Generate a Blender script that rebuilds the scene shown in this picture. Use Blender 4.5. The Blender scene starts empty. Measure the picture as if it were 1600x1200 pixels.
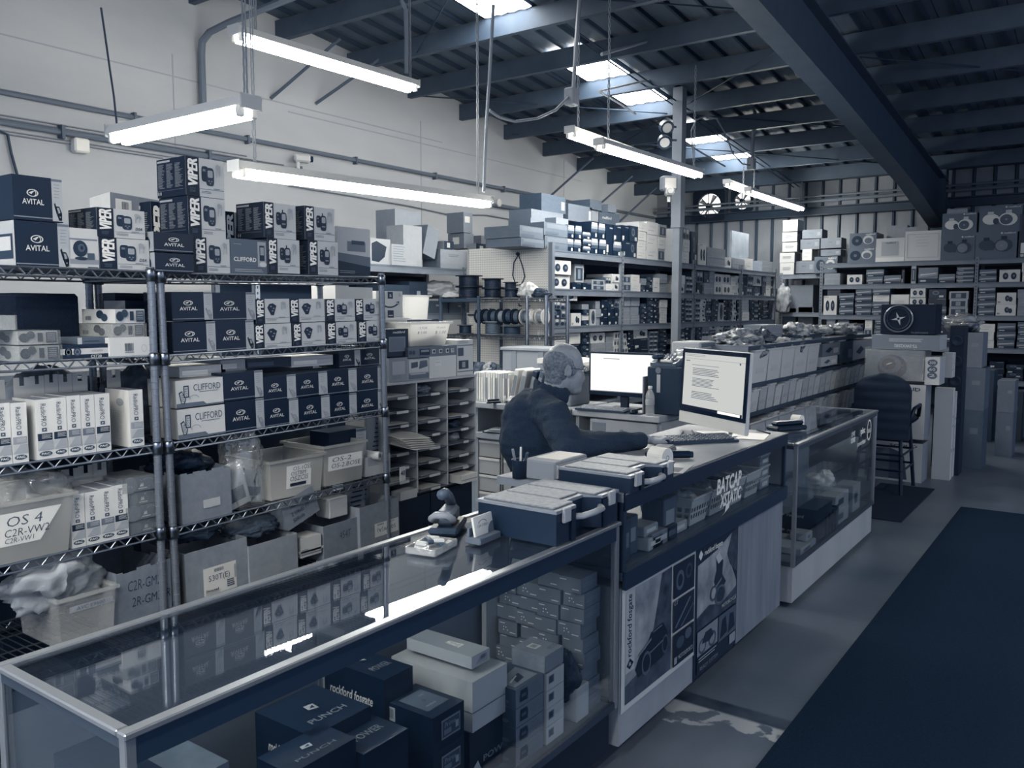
import bpy, math, random
from mathutils import Vector, Matrix, noise as mnoise
SC = bpy.context.scene; COL = SC.collection
rnd = random.Random(7)
# ---------------------------------------------------------------- camera
FPX = 1313.0; EYE = 1.67
PIT = math.atan(118/FPX); YAW = math.atan(945*math.cos(PIT)/FPX)
cd = bpy.data.cameras.new('camera'); cam = bpy.data.objects.new('camera', cd); COL.objects.link(cam)
cd.sensor_width = 36.0; cd.lens = FPX*36.0/1600.0; cd.clip_end = 200; cd.clip_start = .02
cam.location = (0, 0, EYE); cam.rotation_euler = (math.pi/2-PIT, 0, YAW)
SC.camera = cam
# ---------------------------------------------------------------- world, exposure
W = bpy.data.worlds.new('world'); SC.world = W; W.use_nodes = True
bg = W.node_tree.nodes['Background']; bg.inputs['Color'].default_value = (.55, .68, .95, 1); bg.inputs['Strength'].default_value = .20
vs = SC.view_settings; vs.view_transform = 'Standard'; vs.look = 'None'; vs.gamma = 1.0; vs.use_curve_mapping = False; vs.exposure = 2.5
EXF = 2**vs.exposure   # emission of screens is given as it should look
LAMP = 17.0            # radiance of the fluorescent tubes
SKYL = 4            # radiance of the daylight panels in the roof
# ---------------------------------------------------------------- measuring helpers
_F = Vector((-math.sin(YAW)*math.cos(PIT), math.cos(YAW)*math.cos(PIT), -math.sin(PIT)))
_R = Vector((math.cos(YAW), math.sin(YAW), 0)); _U = _R.cross(_F)
def at(u, v, x=None, y=None, z=None):
    d = _F+_R*((u-800)/FPX)+_U*((600-v)/FPX); c = Vector((0, 0, EYE))
    t = x/d.x if x is not None else (y/d.y if y is not None else (z-EYE)/d.z)
    return c+d*t
# ---------------------------------------------------------------- materials
def _lin(c): return c/12.92 if c <= .04045 else ((c+.055)/1.055)**2.4
_DUO = [(0, (7, 22, 41)), (.1, (22, 39, 59)), (.25, (58, 73, 90)), (.5, (120, 127, 137)), (.65, (160, 164, 168)), (.85, (214, 213, 208)), (1, (244, 241, 233))]
def duo(t):
    t = min(max(t, 0), 1)
    for (a, ca), (b, cb) in zip(_DUO, _DUO[1:]):
        if t <= b:
            k = (t-a)/(b-a); return tuple(_lin((p+(q-p)*k)/255)*.92 for p, q in zip(ca, cb))+(1,)
    return duo(1)
_mc = {}
def P(t, rough=.6, metal=0.0, bump=0.0, scale=40.0, var=0.0, spec=.25):
    key = (round(t, 3), rough, metal, bump, scale, var, spec)
    if key in _mc: return _mc[key]
    m = bpy.data.materials.new('tone_%02d' % round(t*100)); m.use_nodes = True
    nt = m.node_tree; b = nt.nodes['Principled BSDF']
    b.inputs['Base Color'].default_value = duo(t); b.inputs['Roughness'].default_value = rough
    b.inputs['Metallic'].default_value = metal; b.inputs['Specular IOR Level'].default_value = spec
    if bump or var:
        tc = nt.nodes.new('ShaderNodeTexCoord'); n = nt.nodes.new('ShaderNodeTexNoise')
        n.inputs['Scale'].default_value = scale; n.inputs['Detail'].default_value = 5
        nt.links.new(tc.outputs['Object'], n.inputs['Vector'])
        if var:
            r = nt.nodes.new('ShaderNodeValToRGB'); r.color_ramp.elements[0].position = .3; r.color_ramp.elements[1].position = .7
            r.color_ramp.elements[0].color = duo(t-var); r.color_ramp.elements[1].color = duo(t+var)
            nt.links.new(n.outputs['Fac'], r.inputs['Fac']); nt.links.new(r.outputs['Color'], b.inputs['Base Color'])
        if bump:
            bp = nt.nodes.new('ShaderNodeBump'); bp.inputs['Strength'].default_value = bump; bp.inputs['Distance'].default_value = .01
            nt.links.new(n.outputs['Fac'], bp.inputs['Height']); nt.links.new(bp.outputs['Normal'], b.inputs['Normal'])
    _mc[key] = m; return m
def emit(name, col, s):
    if name in _mc: return _mc[name]
    m = bpy.data.materials.new(name); m.use_nodes = True; nt = m.node_tree; nt.nodes.clear()
    e = nt.nodes.new('ShaderNodeEmission'); o = nt.nodes.new('ShaderNodeOutputMaterial')
    e.inputs['Color'].default_value = tuple(col)+(1,); e.inputs['Strength'].default_value = s
    nt.links.new(e.outputs[0], o.inputs['Surface']); _mc[name] = m; return m
def sheet(name, clear, tone, rough=.05, bump=0.0, scale=20.0, ior=1.5, transl=False):
    """thin pane: Fresnel mirror over a mix of clear and milky"""
    if name in _mc: return _mc[name]
    m = bpy.data.materials.new(name); m.use_nodes = True; nt = m.node_tree; nt.nodes.clear(); N = nt.nodes.new; L = nt.links.new
    tr = N('ShaderNodeBsdfTransparent'); tr.inputs[0].default_value = (.93, .95, .96, 1)
    df = N('ShaderNodeBsdfTranslucent' if transl else 'ShaderNodeBsdfDiffuse'); df.inputs[0].default_value = duo(tone)
    df2 = N('ShaderNodeBsdfDiffuse'); df2.inputs[0].default_value = duo(tone)
    a = N('ShaderNodeMixShader'); a.inputs[0].default_value = .5; L(df.outputs[0], a.inputs[1]); L(df2.outputs[0], a.inputs[2])
    mx = N('ShaderNodeMixShader'); mx.inputs[0].default_value = 1-clear; L(tr.outputs[0], mx.inputs[1]); L(a.outputs[0], mx.inputs[2])
    gl = N('ShaderNodeBsdfGlossy'); gl.inputs['Roughness'].default_value = rough; gl.inputs[0].default_value = (.95, .97, 1, 1)
    fr = N('ShaderNodeFresnel'); ge = N('ShaderNodeNewGeometry'); mr = N('ShaderNodeMapRange'); mr.inputs[3].default_value = ior; mr.inputs[4].default_value = 1/ior; L(ge.outputs['Backfacing'], mr.inputs[0]); L(mr.outputs[0], fr.inputs[0])
    m2 = N('ShaderNodeMixShader'); L(fr.outputs[0], m2.inputs[0]); L(mx.outputs[0], m2.inputs[1]); L(gl.outputs[0], m2.inputs[2])
    if bump:
        tc = N('ShaderNodeTexCoord'); n = N('ShaderNodeTexNoise'); n.inputs['Scale'].default_value = scale; L(tc.outputs['Object'], n.inputs['Vector'])
        bp = N('ShaderNodeBump'); bp.inputs['Strength'].default_value = bump; bp.inputs['Distance'].default_value = .02
        L(n.outputs['Fac'], bp.inputs['Height']); L(bp.outputs[0], gl.inputs['Normal']); L(bp.outputs[0], fr.inputs['Normal'])
    o = N('ShaderNodeOutputMaterial'); L(m2.outputs[0], o.inputs['Surface']); _mc[name] = m; return m
GLASS = sheet('showcase_glass', .993, .5, .01, ior=1.55)
MILK = sheet('milky_plastic', .28, .8, .25, transl=True)
CLEARP = sheet('clear_plastic', .62, .75, .12, .25, 30)
WRAP = sheet('shrink_wrap', .86, .8, .10, .9, 22, 1.7)
def STEEL(t=.5, r=.3): return P(t, r, 1.0)
CHROME = P(.48, .34, .9)
TUBE = emit('lit_tube', (1, .97, .89), LAMP)
# ---------------------------------------------------------------- mesh helpers
class MB:
    def __init__(s): s.v = []; s.f = []; s.m = []; s.mats = []
    def mi(s, m):
        if m not in s.mats: s.mats.append(m)
        return s.mats.index(m)
    def add(s, vs, fs, m):
        o = len(s.v); i = s.mi(m); s.v += [tuple(p) for p in vs]
        for f in fs: s.f.append(tuple(o+k for k in f)); s.m.append(i)
        return s
    def box(s, x0, x1, y0, y1, z0, z1, m, M=None):
        v = [(x, y, z) for z in (z0, z1) for y in (y0, y1) for x in (x0, x1)]
        if M: v = [M @ Vector(p) for p in v]
        return s.add(v, [(0, 2, 3, 1), (4, 5, 7, 6), (0, 1, 5, 4), (2, 6, 7, 3), (0, 4, 6, 2), (1, 3, 7, 5)], m)
    def cbox(s, x0, x1, y0, y1, z0, z1, m, c=.004, M=None):
        """box with chamfered edges"""
        X, Y, Z = (x0, x1), (y0, y1), (z0, z1); v = []; idx = {}
        for a in (0, 1):
            for b in (0, 1):
                for d in (0, 1):
                    sx, sy, sz = 1-2*a, 1-2*b, 1-2*d
                    for k in range(3):
                        p = [X[a]+sx*c, Y[b]+sy*c, Z[d]+sz*c]; p[k] = (X[a], Y[b], Z[d])[k]
                        idx[a, b, d, k] = len(v); v.append(tuple(p))
        f = []
        for k in range(3):
            for e in (0, 1):
                q = []
                for (p1, p2) in ((0, 0), (1, 0), (1, 1), (0, 1)):
                    t = [0, 0, 0]; t[k] = e; t[(k+1) % 3] = p1; t[(k+2) % 3] = p2; q.append(idx[t[0], t[1], t[2], k])
                f.append(tuple(q if e else q[::-1]))
        for k in range(3):
            i, j = (k+1) % 3, (k+2) % 3
            for a in (0, 1):
                for b in (0, 1):
                    t0 = [0, 0, 0]; t0[i] = a; t0[j] = b; t1 = list(t0); t1[k] = 1
                    q = [idx[(*t0, i)], idx[(*t1, i)], idx[(*t1, j)], idx[(*t0, j)]]
                    f.append(tuple(q))
        for a in (0, 1):
            for b in (0, 1):
                for d in (0, 1): f.append((idx[a, b, d, 0], idx[a, b, d, 1], idx[a, b, d, 2]))
        if M: v = [M @ Vector(p) for p in v]
        return s.add(v, f, m)
    def tube(s, p, q, r, m, n=8, r2=None, cap=True):
        p, q = Vector(p), Vector(q); d = (q-p)
        if d.length < 1e-6: return s
        d.normalize(); a = d.orthogonal().normalized(); b = d.cross(a); r2 = r if r2 is None else r2
        v = [p+(a*math.cos(2*math.pi*i/n)+b*math.sin(2*math.pi*i/n))*r for i in range(n)]
        v += [q+(a*math.cos(2*math.pi*i/n)+b*math.sin(2*math.pi*i/n))*r2 for i in range(n)]
        f = [(i, (i+1) % n, n+(i+1) % n, n+i) for i in range(n)]
        if cap: f += [tuple(range(n))[::-1], tuple(range(n, 2*n))]
        return s.add(v, f, m)
    def path(s, pts, r, m, n=6):
        pts = [Vector(p) for p in pts]; v = []; f = []; a = None
        for i, p in enumerate(pts):
            d = (pts[min(i+1, len(pts)-1)]-pts[max(i-1, 0)]).normalized()
            a = d.orthogonal().normalized() if a is None else (a-d*a.dot(d)).normalized()
            b = d.cross(a)
            v += [p+(a*math.cos(2*math.pi*k/n)+b*math.sin(2*math.pi*k/n))*r for k in range(n)]
        for i in range(len(pts)-1):
            f += [(i*n+k, i*n+(k+1) % n, (i+1)*n+(k+1) % n, (i+1)*n+k) for k in range(n)]
        f += [tuple(range(n))[::-1], tuple(range((len(pts)-1)*n, len(pts)*n))]
        return s.add(v, f, m)
    def lathe(s, prof, m, n=20, M=None, cap=True):
        """profile of (r, z) round z"""
        v = []; f = []
        for r, z in prof: v += [(r*math.cos(2*math.pi*k/n), r*math.sin(2*math.pi*k/n), z) for k in range(n)]
        for i in range(len(prof)-1):
            f += [(i*n+k, i*n+(k+1) % n, (i+1)*n+(k+1) % n, (i+1)*n+k) for k in range(n)]
        if cap: f += [tuple(range(n))[::-1], tuple(range((len(prof)-1)*n, len(prof)*n))]
        if M: v = [M @ Vector(p) for p in v]
        return s.add(v, f, m)
    def prism(s, poly, z0, z1, m, M=None):
        n = len(poly); v = [(x, y, z0) for x, y in poly]+[(x, y, z1) for x, y in poly]
        f = [tuple(range(n))[::-1], tuple(range(n, 2*n))]+[(i, (i+1) % n, n+(i+1) % n, n+i) for i in range(n)]
        if M: v = [M @ Vector(p) for p in v]
        return s.add(v, f, m)
    def grid(s, fn, nu, nv, m):
        v = [fn(i/nu, j/nv) for j in range(nv+1) for i in range(nu+1)]
        f = [(j*(nu+1)+i, j*(nu+1)+i+1, (j+1)*(nu+1)+i+1, (j+1)*(nu+1)+i) for j in range(nv) for i in range(nu)]
        return s.add(v, f, m)
    def mesh(s, name, smooth=False):
        me = bpy.data.meshes.new(name); me.from_pydata(s.v, [], s.f)
        for m in s.mats: me.materials.append(m)
        me.polygons.foreach_set('material_index', s.m)
        if smooth: me.polygons.foreach_set('use_smooth', [True]*len(s.f))
        me.update(); return me
    def obj(s, name, parent=None, loc=(0, 0, 0), rot=(0, 0, 0), smooth=False):
        return link(name, s.mesh(name, smooth), parent, loc, rot)
def link(name, me, parent=None, loc=(0, 0, 0), rot=(0, 0, 0), scale=None):
    o = bpy.data.objects.new(name, me); COL.objects.link(o); o.location = loc; o.rotation_euler = rot
    if scale: o.scale = scale
    if parent: o.parent = parent
    return o
def thing(name, label, cat, loc=(0, 0, 0), rz=0.0, group=None, rot=None):
    o = link(name, None, None, loc, rot or (0, 0, rz)); o.empty_display_size = .05
    return tag(o, label, cat, group)
def tag(o, label, cat, group=None):
    o['label'] = label; o['category'] = cat
    if group: o['group'] = group
    return o
def struct(o): o['kind'] = 'structure'; return o
def stuff(o): o['kind'] = 'stuff'; return o
ORD = ['first', 'second', 'third', 'fourth', 'fifth', 'sixth', 'seventh', 'eighth', 'ninth', 'tenth', 'eleventh', 'twelfth', 'thirteenth', 'fourteenth', 'fifteenth', 'sixteenth', 'seventeenth', 'eighteenth', 'nineteenth', 'twentieth']+['twenty-'+w for w in ('first', 'second', 'third', 'fourth', 'fifth', 'sixth', 'seventh', 'eighth', 'ninth')]+['thirtieth', 'thirty-first', 'thirty-second', 'thirty-third', 'thirty-fourth', 'thirty-fifth']
# ---------------------------------------------------------------- flat print on unit boxes
_tx = {}
def text2d(s, bold=0.0, shear=0.0):
    k = (s, bold, shear)
    if k in _tx: return _tx[k]
    c = bpy.data.curves.new('t', 'FONT'); c.body = s; c.offset = bold; c.shear = shear; c.resolution_u = 2; c.size = 1
    o = bpy.data.objects.new('t', c); me = bpy.data.meshes.new_from_object(o)
    v = [(p.co.x, p.co.y) for p in me.vertices]; f = [tuple(p.vertices) for p in me.polygons]
    bpy.data.objects.remove(o); bpy.data.curves.remove(c); bpy.data.meshes.remove(me)
    x0, x1 = min(p[0] for p in v), max(p[0] for p in v); y0, y1 = min(p[1] for p in v), max(p[1] for p in v)
    v = [((x-x0)/max(x1-x0, 1e-6), (y-y0)/max(y1-y0, 1e-6)) for x, y in v]
    _tx[k] = (v, f); return _tx[k]
def TX(s, x0, y0, x1, y1, rot=0, bold=0.0, shear=0.0):
    v, f = text2d(s, bold, shear); o = []
    for a, b in v:
        if rot == 90: a, b = 1-b, a          # reads upwards
        elif rot == -90: a, b = b, 1-a       # reads downwards
        elif rot == 180: a, b = 1-a, 1-b
        o.append((x0+(x1-x0)*a, y0+(y1-y0)*b))
    return o, f
def BTI(face, tone, s, x0, y0, x1, y1, rot=0, shear=0.0, k=.022):
    """heavy lettering: the strokes printed four times side by side"""
    dx, dy = (x1-x0)*k, (y1-y0)*k; return [(face, tone, TX(s, x0+dx*a, y0+dy*b, x1+dx*a, y1+dy*b, rot, 0, shear)) for a, b in ((-1, -1), (1, -1), (1, 1), (-1, 1))]
def RR(cx, cy, w, h, n=20, p=4.0):
    """rounded rectangle"""
    v = []
    for i in range(n):
        a = 2*math.pi*i/n; c, s_ = math.cos(a), math.sin(a); v.append((cx+w/2*math.copysign(abs(c)**(2/p), c), cy+h/2*math.copysign(abs(s_)**(2/p), s_)))
    return v, [tuple(range(n))]
def RC(x0, y0, x1, y1): return [(x0, y0), (x1, y0), (x1, y1), (x0, y1)], [(0, 1, 2, 3)]
def DC(cx, cy, rx, ry, n=16): return [(cx+rx*math.cos(2*math.pi*i/n), cy+ry*math.sin(2*math.pi*i/n)) for i in range(n)], [tuple(range(n))]
def RG(cx, cy, rx, ry, k=.8, n=18, a0=0, a1=360):
    v = []; full = a1-a0 >= 360; m = n if full else n+1
    for i in range(m):
        a = math.radians(a0+(a1-a0)*i/n); v += [(cx+rx*math.cos(a), cy+ry*math.sin(a)), (cx+rx*k*math.cos(a), cy+ry*k*math.sin(a))]
    return v, [(2*i, 2*((i+1) % m), 2*((i+1) % m)+1, 2*i+1) for i in range(n)]
def PG(*p): return list(p), [tuple(range(len(p)))]
def LINES(x0, y0, x1, y1, n, fill=.5, seed=1, ragged=.3):
    r = random.Random(seed); v = []; f = []; h = (y1-y0)/n
    for i in range(n):
        xe = x1-(x1-x0)*r.random()*ragged; a, b = RC(x0, y1-h*(i+fill), xe, y1-h*i); o = len(v); v += a; f += [tuple(o+k for k in q) for q in b]
    return v, f
def BARS(x0, y0, x1, y1, n=14, seed=3):
    r = random.Random(seed); v = []; f = []; w = (x1-x0)/n
    for i in range(n):
        a, b = RC(x0+w*i, y0, x0+w*i+w*r.choice((.3, .5, .7)), y1); o = len(v); v += a; f += [tuple(o+k for k in q) for q in b]
    return v, f
def onface(face, u, v, e):
    return {'f': (.5+e, u-.5, v), 'l': (u-.5, -.5-e, v), 'r': (.5-u, .5+e, v), 't': (.5-v, u-.5, 1+e), 'b': (-.5-e, .5-u, v)}[face]
class Box:
    """a printed carton as a unit box (x depth, y width, z height, front at +x) plus its prints"""
    def __init__(s, tones, prints=(), rough=.55, var=0.0):
        d = {k: (v if not isinstance(v, (int, float)) else P(v, rough, var=var, scale=6)) for k, v in tones.items()}
        b = MB(); df = d['*']
        c = [(x, y, z) for z in (0, 1) for y in (-.5, .5) for x in (-.5, .5)]
        for k, f in {'o': (0, 2, 3, 1), 't': (4, 5, 7, 6), 'l': (0, 1, 5, 4), 'r': (2, 6, 7, 3), 'b': (0, 4, 6, 2), 'f': (1, 3, 7, 5)}.items():
            b.add([c[i] for i in f], [(0, 1, 2, 3)], d.get(k, df))
        s.me = b.mesh('carton'); s.kids = []
        for name, items in prints:
            k = MB()
            for i, (face, tone, geo) in enumerate(items):
                e = .0025*(1+i % 12)+(.004 if name != 'panel' else 0)
                g = geo[1]
                if face == 'b': pass
                k.add([onface(face, u, v, e) for u, v in geo[0]], g, tone if not isinstance(tone, (int, float)) else P(tone, .5))
            s.kids.append((name, k.mesh(name)))
    def put(s, name, label, cat, loc, size, rz=0.0, group=None, rot=None):
        o = link(name, s.me, None, loc, rot or (0, 0, rz), size); tag(o, label, cat, group)
        for n, me in s.kids: link(n, me, o)
        return o
    def front(s, name, label, cat, X, u0, u1, vt, zb, dep=.2, vm=None, group=None, tilt=0.0, **k):
        """measured: front face on the plane x=X between picture columns u0..u1, top at row vt, standing at height zb"""
        um = (u0+u1)/2; zt = at(um, vt, x=X).z
        y0, y1 = at(u0, (vt if vm is None else vm), x=X).y, at(u1, (vt if vm is None else vm), x=X).y
        if tilt: zb = zb+tilt*((y0+y1)/2-TILT0); 
        return s.put(name, label, cat, (X-dep/2, (y0+y1)/2, zb), (dep, y1-y0, max(zt-zb, .01)), group=group, rot=(tilt, 0, 0) if tilt else None, **k)
TILT0 = 1.91
# ================================================================ the room
WX, BY = -7.8, 16.0
def zdeck(y): return 4.53+.09*(10.56-y)
def noisy(name, t, var, scale, rough=.7, bump=.1, bscale=60, stretch=(1, 1, 1), det=6):
    m = bpy.data.materials.new(name); m.use_nodes = True; nt = m.node_tree; b = nt.nodes['Principled BSDF']; N = nt.nodes.new; L = nt.links.new
    tc = N('ShaderNodeTexCoord'); mp = N('ShaderNodeMapping'); mp.inputs['Scale'].default_value = stretch; L(tc.outputs['Object'], mp.inputs['Vector'])
    n = N('ShaderNodeTexNoise'); n.inputs['Scale'].default_value = scale; n.inputs['Detail'].default_value = det; L(mp.outputs[0], n.inputs['Vector'])
    r = N('ShaderNodeValToRGB'); r.color_ramp.elements[0].position = .28; r.color_ramp.elements[1].position = .72
    r.color_ramp.elements[0].color = duo(t-var); r.color_ramp.elements[1].color = duo(t+var); L(n.outputs['Fac'], r.inputs['Fac']); L(r.outputs[0], b.inputs['Base Color'])
    b.inputs['Roughness'].default_value = rough
    n2 = N('ShaderNodeTexNoise'); n2.inputs['Scale'].default_value = bscale; L(mp.outputs[0], n2.inputs['Vector'])
    bp = N('ShaderNodeBump'); bp.inputs['Strength'].default_value = bump; bp.inputs['Distance'].default_value = .01; L(n2.outputs['Fac'], bp.inputs['Height']); L(bp.outputs[0], b.inputs['Normal'])
    return m, nt, b, r, mp
# floor: worn concrete with an old joint and flaking paint beside it
FLOOR, nt, b, ramp, mp = noisy('worn_concrete', .36, .07, 1.3, .38, .12, 30)
N = nt.nodes.new; L = nt.links.new
sep = N('ShaderNodeSeparateXYZ'); L(mp.outputs[0], sep.inputs[0])
def band(lo, hi, soft=.01):
    a = N('ShaderNodeMapRange'); a.inputs[1].default_value = lo-soft; a.inputs[2].default_value = lo+soft; L(sep.outputs['Y'], a.inputs[0])
    c = N('ShaderNodeMapRange'); c.inputs[1].default_value = hi+soft; c.inputs[2].default_value = hi-soft; L(sep.outputs['Y'], c.inputs[0])
    q = N('ShaderNodeMath'); q.operation = 'MULTIPLY'; L(a.outputs[0], q.inputs[0]); L(c.outputs[0], q.inputs[1]); return q
pn = N('ShaderNodeTexNoise'); pn.inputs['Scale'].default_value = 9; pn.inputs['Detail'].default_value = 8; L(mp.outputs[0], pn.inputs['Vector'])
grad = N('ShaderNodeMapRange'); grad.inputs[1].default_value = 2.9; grad.inputs[2].default_value = 3.23; grad.inputs[3].default_value = -.30; grad.inputs[4].default_value = .12; L(sep.outputs['Y'], grad.inputs[0])
s1 = N('ShaderNodeMath'); s1.operation = 'ADD'; L(pn.outputs['Fac'], s1.inputs[0]); L(grad.outputs[0], s1.inputs[1])
th = N('ShaderNodeMapRange'); th.inputs[1].default_value = .5; th.inputs[2].default_value = .54; L(s1.outputs[0], th.inputs[0])
w = band(2.86, 3.23); mk = N('ShaderNodeMath'); mk.operation = 'MULTIPLY'; L(th.outputs[0], mk.inputs[0]); L(w.outputs[0], mk.inputs[1])
mixa = N('ShaderNodeMixRGB'); L(mk.outputs[0], mixa.inputs[0]); L(ramp.outputs[0], mixa.inputs[1]); mixa.inputs[2].default_value = duo(.66)
jb = band(3.235, 3.325, .008); jn = N('ShaderNodeMapRange'); jn.inputs[1].default_value = .35; jn.inputs[2].default_value = .6; jn.inputs[3].default_value = 1; jn.inputs[4].default_value = .55; L(pn.outputs['Fac'], jn.inputs[0])
jm = N('ShaderNodeMath'); jm.operation = 'MULTIPLY'; L(jb.outputs[0], jm.inputs[0]); L(jn.outputs[0], jm.inputs[1])
mixb = N('ShaderNodeMixRGB'); L(jm.outputs[0], mixb.inputs[0]); L(mixa.outputs[0], mixb.inputs[1]); mixb.inputs[2].default_value = duo(.1)
L(mixb.outputs[0], b.inputs['Base Color'])
struct(MB().box(WX-.2, 5, -3, BY+.2, -.15, 0, FLOOR).obj('floor'))
WALL, *_ = noisy('painted_concrete', .66, .035, .9, .75, .06, 25, (1, .5, 1.6))
wl = MB(); prof = [(-3, 0), (BY+.2, 0), (BY+.2, zdeck(BY+.2)+.05), (-3, zdeck(-3)+.05)]
wl.prism([(z, y) for y, z in prof], -.2, 0, WALL, Matrix(((0, 0, 1, WX), (0, 1, 0, 0), (1, 0, 0, 0), (0, 0, 0, 1))))
wall_left = struct(wl.obj('wall_left'))
# long faint casting joints in the wall
for z, y0, y1 in ((3.98, 3.2, 9.2), (3.9, 6.5, 13)):
    MB().box(WX, WX+.004, y0, y1, z, z+.012, P(.6, .8)).obj('casting_joint', wall_left)
for y in (5.05, 8.75, 12.4):
    MB().box(WX, WX+.004, y, y+.012, 2.4, 4.2, P(.6, .8)).obj('casting_joint', wall_left)
wall_back = struct(MB().box(WX, 5, BY+.06, BY+.2, 0, zdeck(BY)+.1, P(.3, .6)).obj('wall_back'))
pm = MB(); z1 = zdeck(BY)-.02
pm.box(0, .245, 0, .05, 0, z1, P(.52, .5, var=.03, scale=3))
pm.add([(.245, .0, 0), (.265, -.035, 0), (.285, -.035, 0), (.305, 0, 0), (.245, .0, z1), (.265, -.035, z1), (.285, -.035, z1), (.305, 0, z1)], [(0, 1, 5, 4), (1, 2, 6, 5), (2, 3, 7, 6)], P(.22, .5))
pm = pm.mesh('wall_panel')
for i in range(30): link('wall_panel', pm, wall_back, (WX+.305*i, BY, 0))
for z, h in ((3.36, .16), (3.98, .14), (1.9, .14)):
    MB().box(WX, 5, BY-.16, BY-.04, z, z+.02, P(.2, .5)).box(WX, 5, BY-.06, BY-.04, z, z+h, P(.2, .5)).box(WX, 5, BY-.16, BY-.04, z+h-.02, z+h, P(.2, .5)).obj('girt', wall_back)
for z, r in ((3.60, .03), (3.68, .018), (4.13, .03)):
    MB().tube((WX+.1, BY-.22, z), (5, BY-.22, z+.05), r, P(.42, .4)).obj('pipe', wall_back)
# ---------------------------------------------------------------- roof
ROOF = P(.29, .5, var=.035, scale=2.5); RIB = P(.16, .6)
ceiling = struct(MB().add([(WX-.2, -3, zdeck(-3)+.03), (5, -3, zdeck(-3)+.03), (5, BY+.2, zdeck(BY+.2)+.03), (WX-.2, BY+.2, zdeck(BY+.2)+.03)], [(0, 1, 2, 3)], P(.25)).obj('ceiling'))
rp = MB(); ya, yb = -3, BY+.1
def strip(b, x0, x1, za, zb, m):
    b.add([(x0, ya, zdeck(ya)+za), (x1, ya, zdeck(ya)+zb), (x1, yb, zdeck(yb)+zb), (x0, yb, zdeck(yb)+za)], [(0, 1, 2, 3)], m)
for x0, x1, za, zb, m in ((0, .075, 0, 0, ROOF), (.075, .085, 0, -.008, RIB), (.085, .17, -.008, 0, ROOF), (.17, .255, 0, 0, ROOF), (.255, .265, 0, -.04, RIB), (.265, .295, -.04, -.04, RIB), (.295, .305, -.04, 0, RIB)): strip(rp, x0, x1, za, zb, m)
rp = rp.mesh('roof_panel')
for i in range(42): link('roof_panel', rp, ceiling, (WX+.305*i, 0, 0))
SKY = bpy.data.materials.new('daylit_fibreglass'); SKY.use_nodes = True; nt = SKY.node_tree; nt.nodes.clear()
e = nt.nodes.new('ShaderNodeEmission'); o_ = nt.nodes.new('ShaderNodeOutputMaterial'); tc = nt.nodes.new('ShaderNodeTexCoord'); n_ = nt.nodes.new('ShaderNodeTexNoise'); n_.inputs['Scale'].default_value = 14; n_.inputs['Detail'].default_value = 6
r_ = nt.nodes.new('ShaderNodeValToRGB'); r_.color_ramp.elements[0].position = .33; r_.color_ramp.elements[1].position = .42; r_.color_ramp.elements[0].color = (.25, .27, .3, 1); r_.color_ramp.elements[1].color = (1, .99, .96, 1)
nt.links.new(tc.outputs['Object'], n_.inputs[0]); nt.links.new(n_.outputs[0], r_.inputs[0]); nt.links.new(r_.outputs[0], e.inputs[0]); e.inputs[1].default_value = SKYL; nt.links.new(e.outputs[0], o_.inputs[0])
PUR = [14.98-1.08*k for k in range(17)]
for a, b2 in ((13.9, 12.82), (12.82, 11.74), (10.66, 9.58), (9.58, 8.5), (7.42, 6.34)):
    s = MB()
    for i in range(8):
        x0 = -5.665+.076*i; d = -.045-.012*(i % 2); d2 = -.045-.012*((i+1) % 2)
        s.add([(x0, b2+.08, zdeck(b2+.08)+d), (x0+.076, b2+.08, zdeck(b2+.08)+d2), (x0+.076, a-.02, zdeck(a-.02)+d2), (x0, a-.02, zdeck(a-.02)+d)], [(0, 1, 2, 3)], SKY)
    s.obj('skylight_panel', ceiling)
PM = P(.27, .55, var=.03, scale=4); pu = MB(); LX = 5-WX
pu.box(0, LX, 0, .006, -.21, 0, PM).box(0, LX, 0, .07, -.215, -.209, PM).box(0, LX, 0, .07, -.006, 0, P(.36, .5)).box(0, LX, .064, .07, -.209, -.19, PM)
pu = pu.mesh('purlin')
for y in PUR: link('purlin', pu, ceiling, (WX, y, zdeck(y)-.045))
BM = P(.25, .55, var=.02, scale=5)
def rafter(x):
    b = MB()
    for y0, y1 in ((-3, BY-.1),):
        def zb(y): return zdeck(y)-.30-(.12 if y > 12 else 0)
        ys = [-3, 4, 9, 13, 14.5, BY-.1]; dp = [.55, .55, .55, .62, .72, .82]
        for (a, da), (c, dc) in zip(zip(ys, dp), zip(ys[1:], dp[1:])):
            for (xa, xb, t0, t1) in ((-.012, .012, 0, 1), (-.11, .11, 0, 0), (-.11, .11, 1, 1)):
                za, zc = zdeck(a)-.26, zdeck(c)-.26
                if t0 == 0 and t1 == 1: q = [(xa, a, za-da), (xb, a, za-da), (xa, a, za), (xb, a, za), (xa, c, zc-dc), (xb, c, zc-dc), (xa, c, zc), (xb, c, zc)]
                else:
                    o = (da, dc) if t0 == 0 else (0, 0); q = [(xa, a, za-o[0]-.015), (xb, a, za-o[0]-.015), (xa, a, za-o[0]), (xb, a, za-o[0]), (xa, c, zc-o[1]-.015), (xb, c, zc-o[1]-.015), (xa, c, zc-o[1]), (xb, c, zc-o[1])]
                b.add(q, [(0, 1, 3, 2), (4, 6, 7, 5), (0, 4, 5, 1), (2, 3, 7, 6), (0, 2, 6, 4), (1, 5, 7, 3)], BM)
    b.obj('rafter', ceiling, (x, 0, 0))
    MB().box(-.11, .11, -.01, .01, 0, 4, BM).box(-.11, .11, .24, .26, 0, 4, BM).box(-.01, .01, 0, .25, 0, 4, BM).obj('rafter_column', ceiling, (x, BY-.42, 0))
rafter(-2.5); rafter(3.6)
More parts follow.
